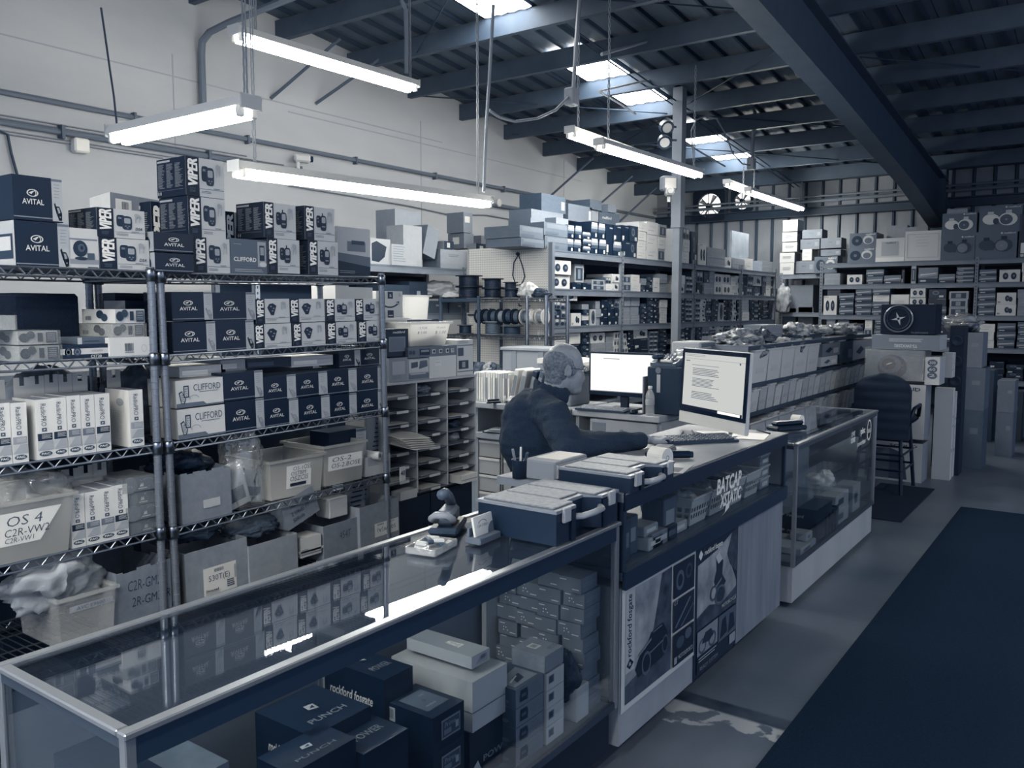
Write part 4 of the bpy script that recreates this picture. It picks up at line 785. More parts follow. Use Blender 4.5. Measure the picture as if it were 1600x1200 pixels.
# fourth shelf
z4l = .795
bin_('storage_bin', 'large milky plastic bin with a handwritten note at the frame edge', FX+.03, -60, 118, 782, z4l, .36, paper=[(.88, PG((.0, .3), (.68, .3), (.88, .82), (.0, .82))), (.3, HAND('OS 4', .38, .6, .7, .76)), (.25, HAND('C2R-VW2', .36, .44, .76, .56)), (.25, HAND('C2R-VW1', .36, .34, .62, .42))], lean=.02, vm=830)
crumple('wrapped_parts', 'clear wrapped plastic parts heaped in the large milky bin', 'parts', (FX-.14, at(50, 800, x=FX).y, z4l+.1), (.24, .36, .22), CLEARP, 11, .35)
for k, (u0, u1, vt, tp) in enumerate(((110, 133, 772, RAD1), (133, 157, 768, RAD2), (156, 180, 762, RAD2), (178, 201, 757, RAD1))):
    o = tp.front('radio_kit_box', 'slim white radio kit box beside the milky bin, %s along' % ORD[k], 'box', FX, u0+.4, u1-.4, vt, z4l, .16, 805, 'slim radio kit boxes on the fourth shelf'); hang_tab(o, 1, o.scale.z)
MET = Box({'*': .38, 'f': .38, 't': .5}, [('arc', [('f', .46, DC(.2, .5, .22, .6)), ('f', .55, LINES(.05, .2, .2, .9, 6, .2, 3))]), ('logo', [('f', .75, PG((.5, .3), (.62, .3), (.6, .6), (.56, .45), (.54, .6))), ('f', .75, LINES(.45, .12, .72, .22, 1, .8, 2, 0)), ('f', .6, RG(.75, .75, .14, .14, .8, 12, 0, 180))])])
for k in range(4):
    z0 = z4l+k*.056; o = MET.put('wrapped_box', 'grey shrink wrapped box, %s up in the stack beside the slim kits' % ORD[k], 'box', (FX-.1+.008*(k % 2), at(226+k*-2, 790, x=FX).y, z0), (.18, .135, .053), group='grey shrink wrapped boxes'); MB().box(-.52, .52, -.54, .52, .0, 1.03, WRAP).obj('shrink_wrap', o)
# fifth shelf
z5l = .44
bin_('storage_bin', 'clear plastic bin with a narrow label low on the edge rack', FX+.04, 92, 182, 925, z5l, .32, CLEARP, paper=[(.6, RC(.18, .68, .96, .8)), (.3, HAND('AVC E9600', .3, .705, .8, .775))], lean=.01, vm=960)
crumple('padded_bag', 'quilted silver padded bag stuffed into the clear bin', 'bag', (FX-.1, at(100, 900, x=FX).y, z5l+.14), (.24, .34, .24), P(.6, .35, bump=.8, scale=14), 2, .35)
open_carton('cardboard_box', 'large cardboard box with handwritten part numbers low on the edge rack', FX+.01, 182, 268, 885, z5l, .36, .45, 0, [('writing', [(.15, HAND('C2R-GM29', .2, .62, .88, .8)), (.15, HAND('2R-GM32R', .26, .34, .98, .5))])], ragged=.02)
for k, (u, v, t) in enumerate(((20, 950, .15), (60, 985, .2), (110, 985, .5))):
    o = tag(MB().cbox(-.12, .12, -.1, .1, 0, .2, P(t, .6), .006).obj('carton', None, (FX-.16, at(u, v, x=FX).y, z5l-.34+.012)), 'dark carton on the bottom shelf of the edge rack, %s from the frame edge' % ORD[k], 'box'); MB().box(-.12, .12, -.005, .005, .2, .201, P(t+.1)).obj('tape', o)

# second row of dark stock cartons standing behind the racks
rr = random.Random(77)
for r in range(4):
    for c in range(9):
        y = -.42+.42*c; hz = .345; t = (.06, .1, .14, .09, .2)[(r*3+c) % 5]
        b = tag(MB().cbox(-.17, .17, -.2, .2, 0, hz-.004, P(t, .6), .006).obj('stock_carton', None, (-3.80+.03*rr.random(), y, hz*r)), 'dark carton in the row behind the wire racks, %s row up, %s along' % (ORD[r], ORD[c]), 'box', 'dark cartons behind the wire racks'); MB().box(.17, .171, -.1, .02, .12, .2, P(.4)).obj('label', b)

q = at(629, 738, x=RX+.02); o = thing('size_tag', 'small white tag with a number hanging at the rack post end', 'tag', (RX+.02, q.y, q.z)); MB().cbox(-.002, .002, -.022, .022, -.045, .03, P(.78, .5), .001).obj('card', o); v, f = TX('40', 0, 0, 1, 1, 0, .02); MB().add([(.0026, -.017+.034*a, -.018+.028*b) for a, b in v], f, P(.1)).obj('number', o)
# ================================================================ showcases and counter
ALU = P(.56, .3, .55); ALUD = P(.3, .35, .5); CX0, CX1 = -1.88, -1.38
def pane(name, o, x0, x1, y0, y1, z0, z1, m=None): return MB().box(x0, x1, y0, y1, z0, z1, m or GLASS).obj(name, o)
def showcase(label, y0, y1, zt, zb, base_m, kick_m, rail=.06, railm=None, x0=CX0, x1=CX1, zk=.08, rec=.012, krec=.06):
    o = thing('glass_showcase', label, 'showcase', (x1, (y0+y1)/2, 0)); d = x0-x1; h = (y1-y0)/2; t = .022; rm = railm or ALUD
    MB().box(d+.01, -rec, -h+.01, h-.01, zk, zb-.006, base_m).obj('base', o); MB().box(d+.05, -krec, -h+.04, h-.04, 0, zk, kick_m).obj('kick_board', o)
    MB().box(d+.02, -.015, -h+.02, h-.02, zb, zb+.012, P(.3, .5)).obj('deck', o)
    for x in (d, -t):
        for y in (-h, h-t): MB().cbox(x, x+t, y, y+t, zb-.005, zt-.012, ALU, .002).obj('corner_post', o)
    for x in (d, -t*.8):
        MB().box(x+.001, x+t*.8-.001, -h+.001, h-.001, zt-rail, zt-.0145, rm).obj('top_rail', o); MB().cbox(x-.004, x+t+.002, -h-.004, h+.004, zt-.014, zt, ALU, .003).obj('edge_trim', o)
        MB().box(x+.001, x+t*.8-.001, -h+.001, h-.001, zb-.004, zb+.022, rm).obj('bottom_rail', o)
    for y in (-h, h-t*.8):
        MB().box(d+.002, -.002, y+.0015, y+t*.8-.002, zt-.035, zt-.015, ALUD).obj('top_rail', o); MB().cbox(d+.02, -.024, y-.003, y+t, zt-.0142, zt-.0006, ALU, .003).obj('edge_trim', o)
        MB().box(d+.002, -.002, y+.0015, y+t*.8-.002, zb-.003, zb+.021, rm).obj('bottom_rail', o)
    pane('top_glass', o, d+t, -t, -h+t, h-t, zt-.008, zt-.003); pane('front_glass', o, -.012, -.008, -h+t, h-t, zb+.02, zt-rail)
    pane('end_glass', o, d+t, -t, -h+.006, -h+.010, zb+.02, zt-.035); pane('end_glass', o, d+t, -t, h-.010, h-.006, zb+.02, zt-.035)
    MB().box(d+.004, d+.012, -h+t, 0, zb+.02, zt-rail, P(.45, .5)).obj('sliding_door', o); MB().box(d+.014, d+.022, -.05, h-t, zb+.02, zt-rail, P(.45, .5)).obj('sliding_door', o)
    return o
WOODL, *_ = noisy('pale_laminate', .62, .05, 3, .5, .05, 20, (1, 1, .4)); WOODD, *_ = noisy('dark_laminate', .12, .03, 3, .5, .05, 20)
WOODM, *_ = noisy('grained_veneer', .46, .05, 4, .5, .06, 18, (6, 6, .5))
showcase('long low glass showcase nearest the camera, full of black boxes', .755, 2.575, .925, .25, P(.03, .6), P(.03), .066, P(.15, .3), rec=.03, krec=.2)
o = showcase('glass showcase at the far end with a white base', 4.61, 6.505, .932, .24, WOODL, P(.05), .04, P(.4, .35, .8), zk=.03, krec=.2)
MB().box(-.36, -.06, -.9, .9, .52, .525, GLASS).obj('glass_shelf', o)
# window lettering on the far showcase
def glass_text(o, s, y0, y1, z0, z1, t=.9, x=.0015, **k):
    v, f = TX(s, 0, 0, 1, 1, **k); MB().add([(x-.008, y0+(y1-y0)*a, z0+(z1-z0)*b) for a, b in v], f, P(t, .6)).obj('lettering', o)
glass_text(o, 'pbc', .50, .62, .79, .85, bold=.02); glass_text(o, 'powerbass', .42, .64, .72, .765); glass_text(o, 'LIVE', .25, .34, .82, .85); glass_text(o, 'SOUND', .24, .35, .775, .81, bold=.02)
v, f = RG(0, 0, .06, .075, .86, 24); MB().add([(-.0065, .74+a, .81+b) for a, b in v], f, P(.9)).obj('emblem', o); glass_text(o, 'bass', .70, .78, .79, .83)
# ---------------------------------------------------------------- counter between the showcases
c = thing('service_counter', 'tall service counter with glass front and posters below', 'counter', (CX1, 3.51, 0)); h = .905
TOPM, *_ = noisy('worn_counter_top', .50, .05, 5, .5, .04, 30)
MB().box(-.56, 0, -h, h, .985, 1.017, TOPM).obj('counter_top', c); MB().box(-.002, .006, -h, h, .955, 1.019, P(.1, .35)).obj('top_edging', c); MB().box(-.001, .008, -h, h, 1.014, 1.019, P(.6, .3, .6)).obj('trim_strip', c)
MB().box(-.5, .0, -h, h, .70, .732, P(.3, .4)).obj('ledge', c); MB().box(-.003, .012, -h, h, .668, .735, P(.14, .35)).obj('ledge_edging', c)
for y in (-h, h-.02): MB().box(-.02, .0, y, y+.02, .73, .985, P(.12)).obj('post', c)
MB().box(-.5, -.02, -h+.02, -h+.025, .73, .985, P(.2)).obj('end_panel', c); MB().box(-.5, -.02, h-.025, h-.02, .73, .985, P(.2)).obj('end_panel', c)
pane('front_glass', c, -.012, -.008, -h+.02, h-.02, .733, .955)
MB().box(-.5, -.012, -h, -.24, .08, .67, P(.55, .55, var=.04, scale=4)).obj('lower_panel', c); MB().box(-.5, -.02, -.24, .24, .08, .67, P(.3, .6)).obj('lower_panel', c); MB().box(-.5, -.012, .24, h, .08, .67, WOODM).obj('lower_panel', c); MB().box(-.46, -.28, -h+.03, h-.03, 0, .08, P(.03)).obj('kick_board', c)
for y in (-.24, .235): MB().box(-.012, -.006, y-.006, y+.006, .08, .67, P(.12)).obj('panel_joint', c)
for k, (s, y0, y1, z0, z1) in enumerate((('BATCAP', -.03, .27, .85, .92), ('XSTATIC', .01, .27, .785, .845))): glass_text(c, s, y0, y1, z0, z1, .88, .001, bold=.03, shear=.15)
v, f = PG((0, 0), (.04, .02), (.05, .07), (.09, .09), (.09, .04), (.05, .02)); MB().add([(-.0065, .03+a, .745+b*.6) for a, b in v], f, P(.88)).obj('emblem', c)
# posters: flat prints
def poster(label, y0, y1, z0, z1, items):
    o = thing('poster', label, 'poster', (CX1-.0095+(.0 if y0 < 3.26 else .002), (y0+y1)/2, z0)); w, hh = y1-y0, z1-z0
    MB().box(0, .002, -w/2, w/2, 0, hh, P(items[0], .5)).obj('sheet', o); b = MB()
    for i, (t, g) in enumerate(items[1:]): b.add([(.0024+.0003*i, -w/2+u*w, v*hh) for u, v in g[0]], g[1], P(t, .5) if isinstance(t, (int, float)) else t)
    stuff(b.obj('printed_picture', o)); return o
SMK = P(.5, .6, var=.16, scale=7); TRE = P(.16, .7, var=.12, scale=14); GRD = P(.2, .7, var=.1, scale=10)
poster('white edged poster of an off road vehicle under trees, nearest the showcase', 2.615, 3.265, .20, .665, [.74,
    (SMK, RC(.04, .05, .64, .96)), (TRE, PG((.36, .4), (.42, .62), (.5, .95), (.64, .96), (.64, .2), (.42, .2))), (GRD, PG((.04, .05), (.64, .05), (.64, .3), (.3, .26), (.04, .2))), (.66, RC(.04, .3, .15, .96)), (.08, TX('rockford fosgate', .06, .42, .13, .93, 90, .015, .2)), (.08, PG((.095, .32), (.14, .36), (.095, .41), (.055, .36))), (.6, PG((.08, .35), (.11, .35), (.1, .38), (.085, .38))),
    (.06, PG((.16, .28), (.22, .38), (.3, .4), (.36, .5), (.52, .52), (.58, .42), (.6, .3), (.52, .22), (.2, .2))), (.3, RG(.3, .27, .06, .1, .75)), (.25, RG(.55, .32, .045, .08, .75)), (.45, PG((.2, .37), (.36, .44), (.36, .46), (.2, .39))), (.4, PG((.38, .49), (.5, .5), (.5, .51), (.38, .5))), (.35, PG((.34, .33), (.52, .36), (.52, .375), (.34, .345))),
    (.08, RC(.655, .66, .97, .96)), (.3, RG(.75, .8, .06, .09, .6)), (.2, RG(.88, .84, .05, .07, .6)), (.1, RC(.655, .36, .97, .64)), (.35, PG((.68, .4), (.9, .6), (.92, .59), (.7, .39))), (.3, PG((.76, .38), (.95, .52), (.96, .51), (.78, .37))), (.6, TX('GT', .66, .6, .72, .635)), (.06, RC(.655, .05, .97, .34)), (.3, DC(.88, .27, .05, .05)), (.22, DC(.76, .24, .06, .05)), (.62, TX('MOTORSPORTS', .73, .09, .95, .13, 0, .01)), (.55, RC(.67, .07, .71, .13))])
poster('dark poster of a dirt bike rider over smaller motorcycle pictures', 3.275, 3.745, .09, .662, [.1,
    (SMK, PG((.02, .45), (.02, .86), (.5, .9), (.9, .98), (.8, .75), (.98, .55), (.98, .45))), (TRE, PG((.85, .98), (.98, .98), (.98, .62), (.8, .72), (.72, .82))), (GRD, PG((.02, .36), (.98, .36), (.98, .5), (.6, .44), (.3, .5), (.02, .46))), (.82, PG((.08, .89), (.13, .93), (.08, .97), (.03, .93))), (.85, TX('rockford fosgate', .16, .9, .6, .955, 0, .02, .2)),
    (.12, PG((.45, .84), (.55, .86), (.62, .78), (.6, .68), (.7, .6), (.6, .55), (.45, .6), (.4, .66), (.46, .74))), (.7, PG((.42, .85), (.52, .88), (.6, .8), (.5, .78))), (.3, RG(.56, .52, .13, .08, .78)), (.15, DC(.56, .52, .09, .055)), (.25, RG(.4, .57, .09, .06, .75)), (.4, PG((.44, .62), (.58, .66), (.58, .64), (.44, .6))),
    (.7, TX('MOTORCYCLE', .6, .4, .97, .43, 0, .01)), (.08, RC(.02, .02, .98, .35)), (.5, RC(.02, .16, .5, .35)), (.25, RG(.14, .22, .09, .06, .7)), (.25, RG(.37, .22, .09, .06, .7)), (.12, PG((.12, .24), (.2, .31), (.34, .31), (.4, .25), (.3, .22))), (.3, RC(.52, .14, .98, .35)), (.08, PG((.56, .16), (.6, .3), (.7, .32), (.74, .18))), (.1, PG((.76, .16), (.8, .31), (.9, .3), (.94, .18))), (.6, LINES(.05, .1, .5, .14, 2, .4, 3)), (.55, RC(.8, .05, .95, .13)), (.5, TX('READY SYSTEM', .08, .04, .5, .07))])
# baskets and parts behind the counter glass
def basket(label, yc, w, z, X=-1.43, dep=.26, hh=.12):
    o = thing('plastic_basket', label, 'basket', (X-dep/2, yc, z)); m = P(.75, .5); b = MB(); lean = .02; a, cc = dep/2, w/2
    n = 7
    def side(p0, p1, q0, q1):     # slotted wall: frame strips with slots between
        p0, p1, q0, q1 = map(Vector, (p0, p1, q0, q1))
        def L_(s, t): return p0.lerp(p1, s).lerp(q0.lerp(q1, s), t)
        for t0, t1 in ((0, .25), (.42, .5), (.67, 1)): b.add([L_(0, t0), L_(1, t0), L_(1, t1), L_(0, t1)], [(0, 1, 2, 3)], m)
        for i in range(n+1):
            s0, s1 = max(i/n-.03, 0), min(i/n+.03, 1)
            for t0, t1 in ((.25, .42), (.5, .67)): b.add([L_(s0, t0), L_(s1, t0), L_(s1, t1), L_(s0, t1)], [(0, 1, 2, 3)], m)
    A = [(a-lean, -cc+lean, 0), (a-lean, cc-lean, 0), (-a+lean, cc-lean, 0), (-a+lean, -cc+lean, 0)]; B = [(a, -cc, hh), (a, cc, hh), (-a, cc, hh), (-a, -cc, hh)]
    for i in range(4): side(A[i], A[(i+1) % 4], B[i], B[(i+1) % 4])
    b.add(A, [(0, 1, 2, 3)], m); b.obj('slotted_body', o); r = MB()
    for i in range(4): r.tube(B[i], B[(i+1) % 4], .006, m, 6)
    r.obj('rim', o); return o
for k, yc in enumerate((3.42, 3.64, 3.86, 4.08)):
    basket('slotted white plastic basket behind the counter glass, %s from the posters' % ORD[k], yc, .21, .734)
    crumple('bagged_parts', 'plastic bagged parts heaped in the %s slotted basket' % ORD[k], 'parts', (-1.56, yc, .755), (.2, .17, .14), (P(.6, .4, bump=.5, scale=30, var=.15), P(.3, .35, bump=.5, scale=30, var=.1))[k > 1], 20+k, .3)
for k in range(3): 
    o = tag(MB().cbox(-.1, .1, -.07, .07, 0, .058, P(.55-.06*k), .006).obj('parts_tray', None, (-1.55, 4.29, .733+.061*k)), 'stacked clear parts tray at the counter end, %s up' % ORD[k], 'tray'); MB().box(-.104, .104, -.074, .074, .05, .059, P(.68)).obj('lid', o); MB().box(.1005, .1015, -.04, .04, .015, .035, P(.8)).obj('label', o)
PKG = [(-1.47, 2.70, .09, .1, .16, .22, 'dark blister pack'), (-1.46, 2.81, .05, .11, .15, .3, 'clear blister pack with badge'), (-1.46, 2.95, .08, .13, .05, .7, 'white narrow box'), (-1.46, 2.95, .08, .12, .04, .62, 'white flat box'), (-1.47, 3.0, .1, .16, .06, .5, 'grey box'), (-1.47, 3.12, .1, .12, .17, .34, 'tall grey carton'), (-1.55, 2.86, .12, .2, .04, .6, 'flat pale box'), (-1.46, 3.22, .08, .14, .045, .68, 'white slim box'), (-1.44, 3.1, .04, .1, .06, .1, 'small black box')]
zst = {}
for k, (x, y, dx, dy, dz, t, nm) in enumerate(PKG):
    z = .733+(.052 if k == 3 else .0)+(.17 if k == 6 else 0); o = tag(MB().cbox(-dx/2, dx/2, -dy/2, dy/2, 0, dz, P(t, .4), .004).obj('parts_box', None, (x-.02*(k % 2), y, z)), nm+' behind the counter glass near the first poster, %s along' % ORD[k], 'box'); MB().box(dx/2, dx/2+.001, -dy*.35, dy*.3, dz*.35, dz*.7, P(min(t+.25, .85))).obj('label', o)
# ---------------------------------------------------------------- boxes inside the nearest showcase
def corner_box(tpl, name, label, X, uc, vc, ur, ul, zb, n=1, group=None, gap=0.0):
    p = at(uc, vc, x=X); y1 = at(ur, vc, x=X).y; x0 = at(ul, vc, y=p.y).x; dx, dy = X-x0, y1-p.y; hh = (p.z-zb)/n; r = []
    for k in range(n): r.append(tpl.put(name, label if n == 1 else label % ORD[k], 'box', (X-dx/2, p.y+dy/2, zb+hh*k), (dx, dy, hh-.002), group=group))
    return r
zc = .263; GI = 'boxes in the nearest showcase'
def punch(word, side=True):
    k = [('lettering', [('t', .5, TX(word, .2, .2, .8, .3, 0, .01)), ('f', .5, TX(word, .25, .3, .8, .42, 0, .01)), ('l', .5, TX(word, .2, .12, .85, .22, 0, .01)), ('l', .7, TX('rockford fosgate', .25, .74, .85, .84, 0, .02, .2))]),
         ('emblem', [('t', .66, PG((.42, .5), (.56, .46), (.58, .6), (.44, .62))), ('t', .15, PG((.46, .52), (.53, .5), (.54, .57))), ('l', .66, PG((.48, .42), (.6, .5), (.52, .62), (.4, .54))), ('f', .66, PG((.08, .1), (.2, .2), (.14, .4), (.03, .28)))])]
    if side: k.append(('sticker', [('l', .6, RC(.04, .62, .17, .88)), ('l', .2, BARS(.06, .66, .15, .84, 8)), ('l', .55, RC(.02, .32, .2, .56))]))
    return Box({'*': .035, 't': .1}, k, .3)
PU, PW = punch('PUNCH', False), punch('POWER')
PU.put('amplifier_box', 'black upright box with diamond emblem near the showcase corner', 'box', (-1.52, 1.28, zc), (.12, .2, .36), rz=.0, group=GI)
PU.put('amplifier_box', 'black box behind the upright emblem box, its lid showing', 'box', (-1.66, 1.42, zc), (.22, .2, .36), group=GI)
corner_box(PW, 'amplifier_box', 'large black box with spaced lettering and two stickers, front of the showcase', -1.44, 568, 1178, 638, 455, zc, 1, GI)
corner_box(PW, 'amplifier_box', 'black box with shiny lid behind the large lettered black one', -1.60, 600, 1062, 645, 490, zc+.0, 1, GI)
LID = Box({'*': .04, 't': .12}, [('lid_window', [('t', .36, RC(.16, .2, .84, .8)), ('t', .3, DC(.5, .5, .05, .04)), ('t', .6, TX('rockford', .3, .3, .6, .36, 0, .02, .2)), ('t', .55, TX('PRIME', .55, .62, .7, .67))]), ('sticker', [('l', .6, RC(.06, .5, .24, .9)), ('l', .2, BARS(.09, .58, .21, .85, 8)), ('l', .5, RC(.04, .1, .28, .42)), ('f', .45, RC(.25, .25, .85, .8)), ('f', .2, RC(.28, .3, .82, .75)), ('f', .5, TX('Prime', .35, .55, .7, .7)), ('f', .4, RC(.32, .36, .55, .5)), ('f', .55, RC(.68, .4, .78, .6))])], .3)
corner_box(LID, 'amplifier_box', 'black box with a grey framed lid, %s of its stack beside the white cartons', -1.44, 676, 1122, 725, 600, zc, 3, GI)
WB = Box({'*': .66, 't': .68}, [('seam', [('f', .3, RC(0, .38, 1, .40)), ('l', .3, RC(0, .38, 1, .40))])])
corner_box(WB, 'carton', 'wide pale carton with lid, under the long pale box', -1.47, 738, 1066, 792, 612, .43, 1, GI)
PW.put('amplifier_box', 'black box hidden below the wide pale carton', 'box', (-1.60, 1.98, zc), (.24, .26, .165), group=GI)
corner_box(Box({'*': .64, 't': .58}, [('lettering', [('t', 1.0, TX('AVITAL', .40, .3, .70, .52, 0, .03)), ('t', .85, LINES(.36, .28, .7, .32, 1, .6, 2, 0)), ('f', .3, BARS(.45, .5, .8, .8)), ('f', .6, RC(.3, .2, .85, .45))])]), 'carton', 'long pale box lying on top of the wide pale carton', -1.50, 737, 1026, 765, 636, at(737, 1046, x=-1.5).z, 1, GI)
CRS = Box({'*': .2, 'f': .42, 't': .28, 'l': .17}, [('picture', [('t', .55, PG((.1, .1), (.9, .1), (.9, .75), (.1, .6))), ('t', .2, PG((.3, .2), (.6, .25), (.7, .5), (.4, .45))), ('t', .85, PG((.2, .3), (.55, .42), (.56, .47), (.2, .35))), ('f', .08, PG((.12, .25), (.4, .2), (.42, .6), (.38, .85), (.15, .85))), ('f', .3, RC(.18, .45, .34, .62)), ('f', .34, LINES(.5, .2, .95, .8, 4, .1, 2))]), ('sticker', [('l', .66, RC(.14, .5, .55, .9)), ('l', .2, BARS(.2, .58, .5, .82)), ('l', .4, LINES(.1, .15, .85, .35, 3, .4, 4))])], .4)
corner_box(CRS, 'crossover_box', 'dark box with a module picture on its pale side, %s up in the stack', -1.43, 806, 1078, 849, 752, zc, 4, GI)
corner_box(Box({'*': .64, 'f': .7}, [('picture', [('f', .35, RC(.12, .35, .42, .8)), ('f', .2, RC(.16, .4, .36, .72))])]), 'white_box', 'narrow white box with a grey square, %s up beside the crossover boxes', -1.425, 854, 1053, 881, 838, zc, 4, GI)
corner_box(Box({'*': .5, 't': .5}, [('sticker', [('t', .8, RC(.3, .45, .62, .75)), ('t', .2, BARS(.36, .52, .58, .68)), ('t', .25, TX('DIRECTED', .55, .15, .95, .28))])], var=.02), 'carton', 'small kraft carton with a barcode on top of the narrow white boxes', -1.425, 851, 1048, 880, 800, at(851, 1053, x=-1.425).z+.001, 1, GI)
p_ = [p for p in bpy.data.objects if p.get('label') == 'small kraft carton with a barcode on top of the narrow white boxes'][0]; p_.scale.z = .055
crumple('cable_bundle', 'dark cable bundle in a bag beside the narrow white boxes', 'cables', (-1.50, 2.36, .33), (.14, .08, .2), P(.12, .35, bump=.8, scale=40), 31, .3)
tag(MB().cbox(-.06, .06, -.04, .04, 0, .12, P(.68), .003).obj('white_box', None, (-1.48, 2.40, zc)), 'plain white box leaning low behind the bottom rail', 'box')
GB = [Box({'*': .40, 'l': .45, 'f': .40}, [('lettering', [('l', .85, LINES(.08, .72, .36, .84, 1, .5, 2, 0)), ('l', .85, LINES(.62, .16, .92, .26, 1, .6, 2, 0))]+([('l', .95, DC(.3, .55, .03, .05, 6)), ('l', .95, DC(.42, .55, .03, .05, 6)), ('l', .95, DC(.3, .35, .03, .05, 6)), ('l', .95, DC(.5, .35, .03, .05, 6))] if q else [])+[('f', .5, LINES(.1, .3, .9, .6, 2, .3, 3))])]) for q in (0, 1)]
rr = random.Random(5); kk = 0
for row in range(9):
    x = -1.43-.005*(row % 3)
    for c_ in range(4):
        if row == 8 and c_ in (1, 3): continue
        wd = .084+rr.random()*.012; hz = .052
        GB[(row+c_) % 2].put('component_box', 'small slate box in the showcase end stack, %s row up, %s column inwards' % (ORD[row], ORD[c_]), 'box', (x-wd/2-rr.random()*.006, 2.475+rr.random()*.02-(.02 if c_ == 1 else 0), zc+.0535*row), (wd, .11, hz), group='small slate boxes stacked at the showcase end'); x -= wd+.004
Box({'*': .62}, []).put('cardboard_strip', 'pale cardboard strip beside the slate box stack', 'cardboard', (-1.825, 2.44, zc), (.02, .14, .4))
Box({'*': .36, 't': .36}, [('writing', [('l', .15, TX('13 BA', .6, .1, .8, .7, 90))])], var=.03).put('carton', 'large grey carton with handwriting near the showcase corner', 'box', (-1.70, .96, zc), (.28, .26, .4), group=GI)
Box({'*': .5}, []).put('carton', 'pale crumpled box beside the handwritten grey carton', 'box', (-1.50, 1.0, zc), (.14, .2, .2), rz=.2, group=GI)
Box({'*': .08}, [('stripe', [('l', .6, RC(.1, .5, .5, .6)), ('l', .6, RC(.6, .7, .7, .8))])]).put('carton', 'black carton with white stripes inside the showcase corner', 'box', (-1.60, .84, zc), (.24, .1, .5), group=GI)
# ---------------------------------------------------------------- boxes inside the far showcase
zf = .253
RFB = Box({'*': .05, 't': .12}, [('lettering', [('l', .7, TX('rockford', .4, .4, .75, .6, 0, .02, .2)), ('l', .7, PG((.26, .5), (.31, .6), (.36, .5), (.31, .4)))])], .3)
for k, (x, y, dx, dy, dz, t, z, nm) in enumerate(((-1.53, 4.95, .26, .3, .04, .55, zf, 'flat pale box'), (-1.47, 5.03, .1, .12, .045, .6, zf+.042, 'small white box'), (-1.72, 4.85, .16, .3, .2, .5, zf, 'grey carton'), (-1.56, 5.72, .3, .34, .1, .62, zf, 'white lidded carton'), (-1.56, 5.72, .3, .32, .1, .66, zf+.101, 'white lidded carton above'), (-1.55, 6.15, .26, .2, .19, .6, zf, 'tall white carton'), (-1.72, 5.0, .1, .16, .1, .66, .526, 'white box on the glass shelf'), (-1.66, 5.12, .05, .14, .12, .72, .526, 'leaning white card on the glass shelf'))):
    o = tag(MB().cbox(-dx/2, dx/2, -dy/2, dy/2, 0, dz, P(t, .5), .004).obj('parts_box', None, (x, y, z)), nm+' inside the far showcase, %s from its near end' % ORD[k], 'box'); MB().box(dx/2, dx/2+.001, -dy*.3, dy*.1, dz*.3, dz*.7, P(.25)).obj('label', o)
for k in range(2): RFB.put('amplifier_box', 'black lettered box inside the far showcase, %s of the pair' % ('lower', 'upper')[k], 'box', (-1.56, 5.32-.02*k, zf+.101*k), (.3, .34, .1))
for k in range(4): RFB.put('amplifier_box', 'small black box beside the black lettered pair, %s along' % ORD[k], 'box', (-1.43, 5.36+.075*k, zf), (.05, .06, .12+.01*k))
crumple('plastic_bag', 'white plastic bag on the lidded cartons in the far showcase', 'bag', (-1.56, 5.78, zf+.205), (.16, .2, .12), P(.8, .4), 41, .35)
# ================================================================ things standing on the counters
def organizer(label, x0, x1, y0, y1, zb, zt):
    """black tool organiser: deep tray, clear lid with raised compartments, handle let into the front edge"""
    cx, cy = (x0+x1)/2, (y0+y1)/2; a, b2 = (x1-x0)/2, (y1-y0)/2; hh = zt-zb; o = thing('parts_organizer', label, 'organizer', (cx, cy, zb))
    n0, n1 = -b2*.42, b2*.42; dpt = .06
    outl = [(-a, -b2), (a, -b2), (a, n0), (a-dpt, n0+.03), (a-dpt, n1-.03), (a, n1), (a, b2), (-a, b2)]
    sc = lambda k: [(x*k, y*k) for x, y in outl]
    MB().prism(sc(.98), 0, hh-.014, P(.1, .4)).obj('tray', o); MB().prism(outl, hh-.016, hh-.006, P(.5, .3)).obj('lid_rim', o)
    lid = MB(); w = (2*b2-.05)/3
    for i in range(3):
        ya = -b2+.015+i*(w+.01); xe = a-.02 if i != 1 else a-dpt-.02
        for j in range(1):
            xs = -a+.015; xt = xe
            lid.cbox(xs, xt, ya, ya+w, hh-.007, hh, MILKD, .003)
    stuff(lid.obj('lid_compartments', o))
    hb = MB(); pts = [(a-.012, n0-.004, hh-.045), (a+.012, n0+.02, hh-.045), (a+.018, 0, hh-.045), (a+.012, n1-.02, hh-.045), (a-.012, n1+.004, hh-.045)]
    hb.path(pts, .011, P(.66, .4), 8).obj('handle', o, smooth=True)
    for y in (-b2*.72, b2*.72): MB().cbox(a-.004, a+.008, y-.022, y+.022, hh-.05, hh-.002, P(.66, .4), .003).obj('latch', o)
    for y in (n0-.02, n1+.02): MB().box(a-.001, a+.004, y-.012, y+.012, 0, hh-.02, P(.07, .4)).obj('ridge', o)
    return o
MILKD = P(.50, .5, bump=.1, scale=60, var=.06)
organizer('black organizer case with clear lid standing on the low showcase', -1.70, -1.385, 2.17, 2.575, .927, 1.045)
organizer('black organizer case with clear lid standing on the service counter', -1.66, -1.36, 2.615, 2.98, 1.0185, 1.088)
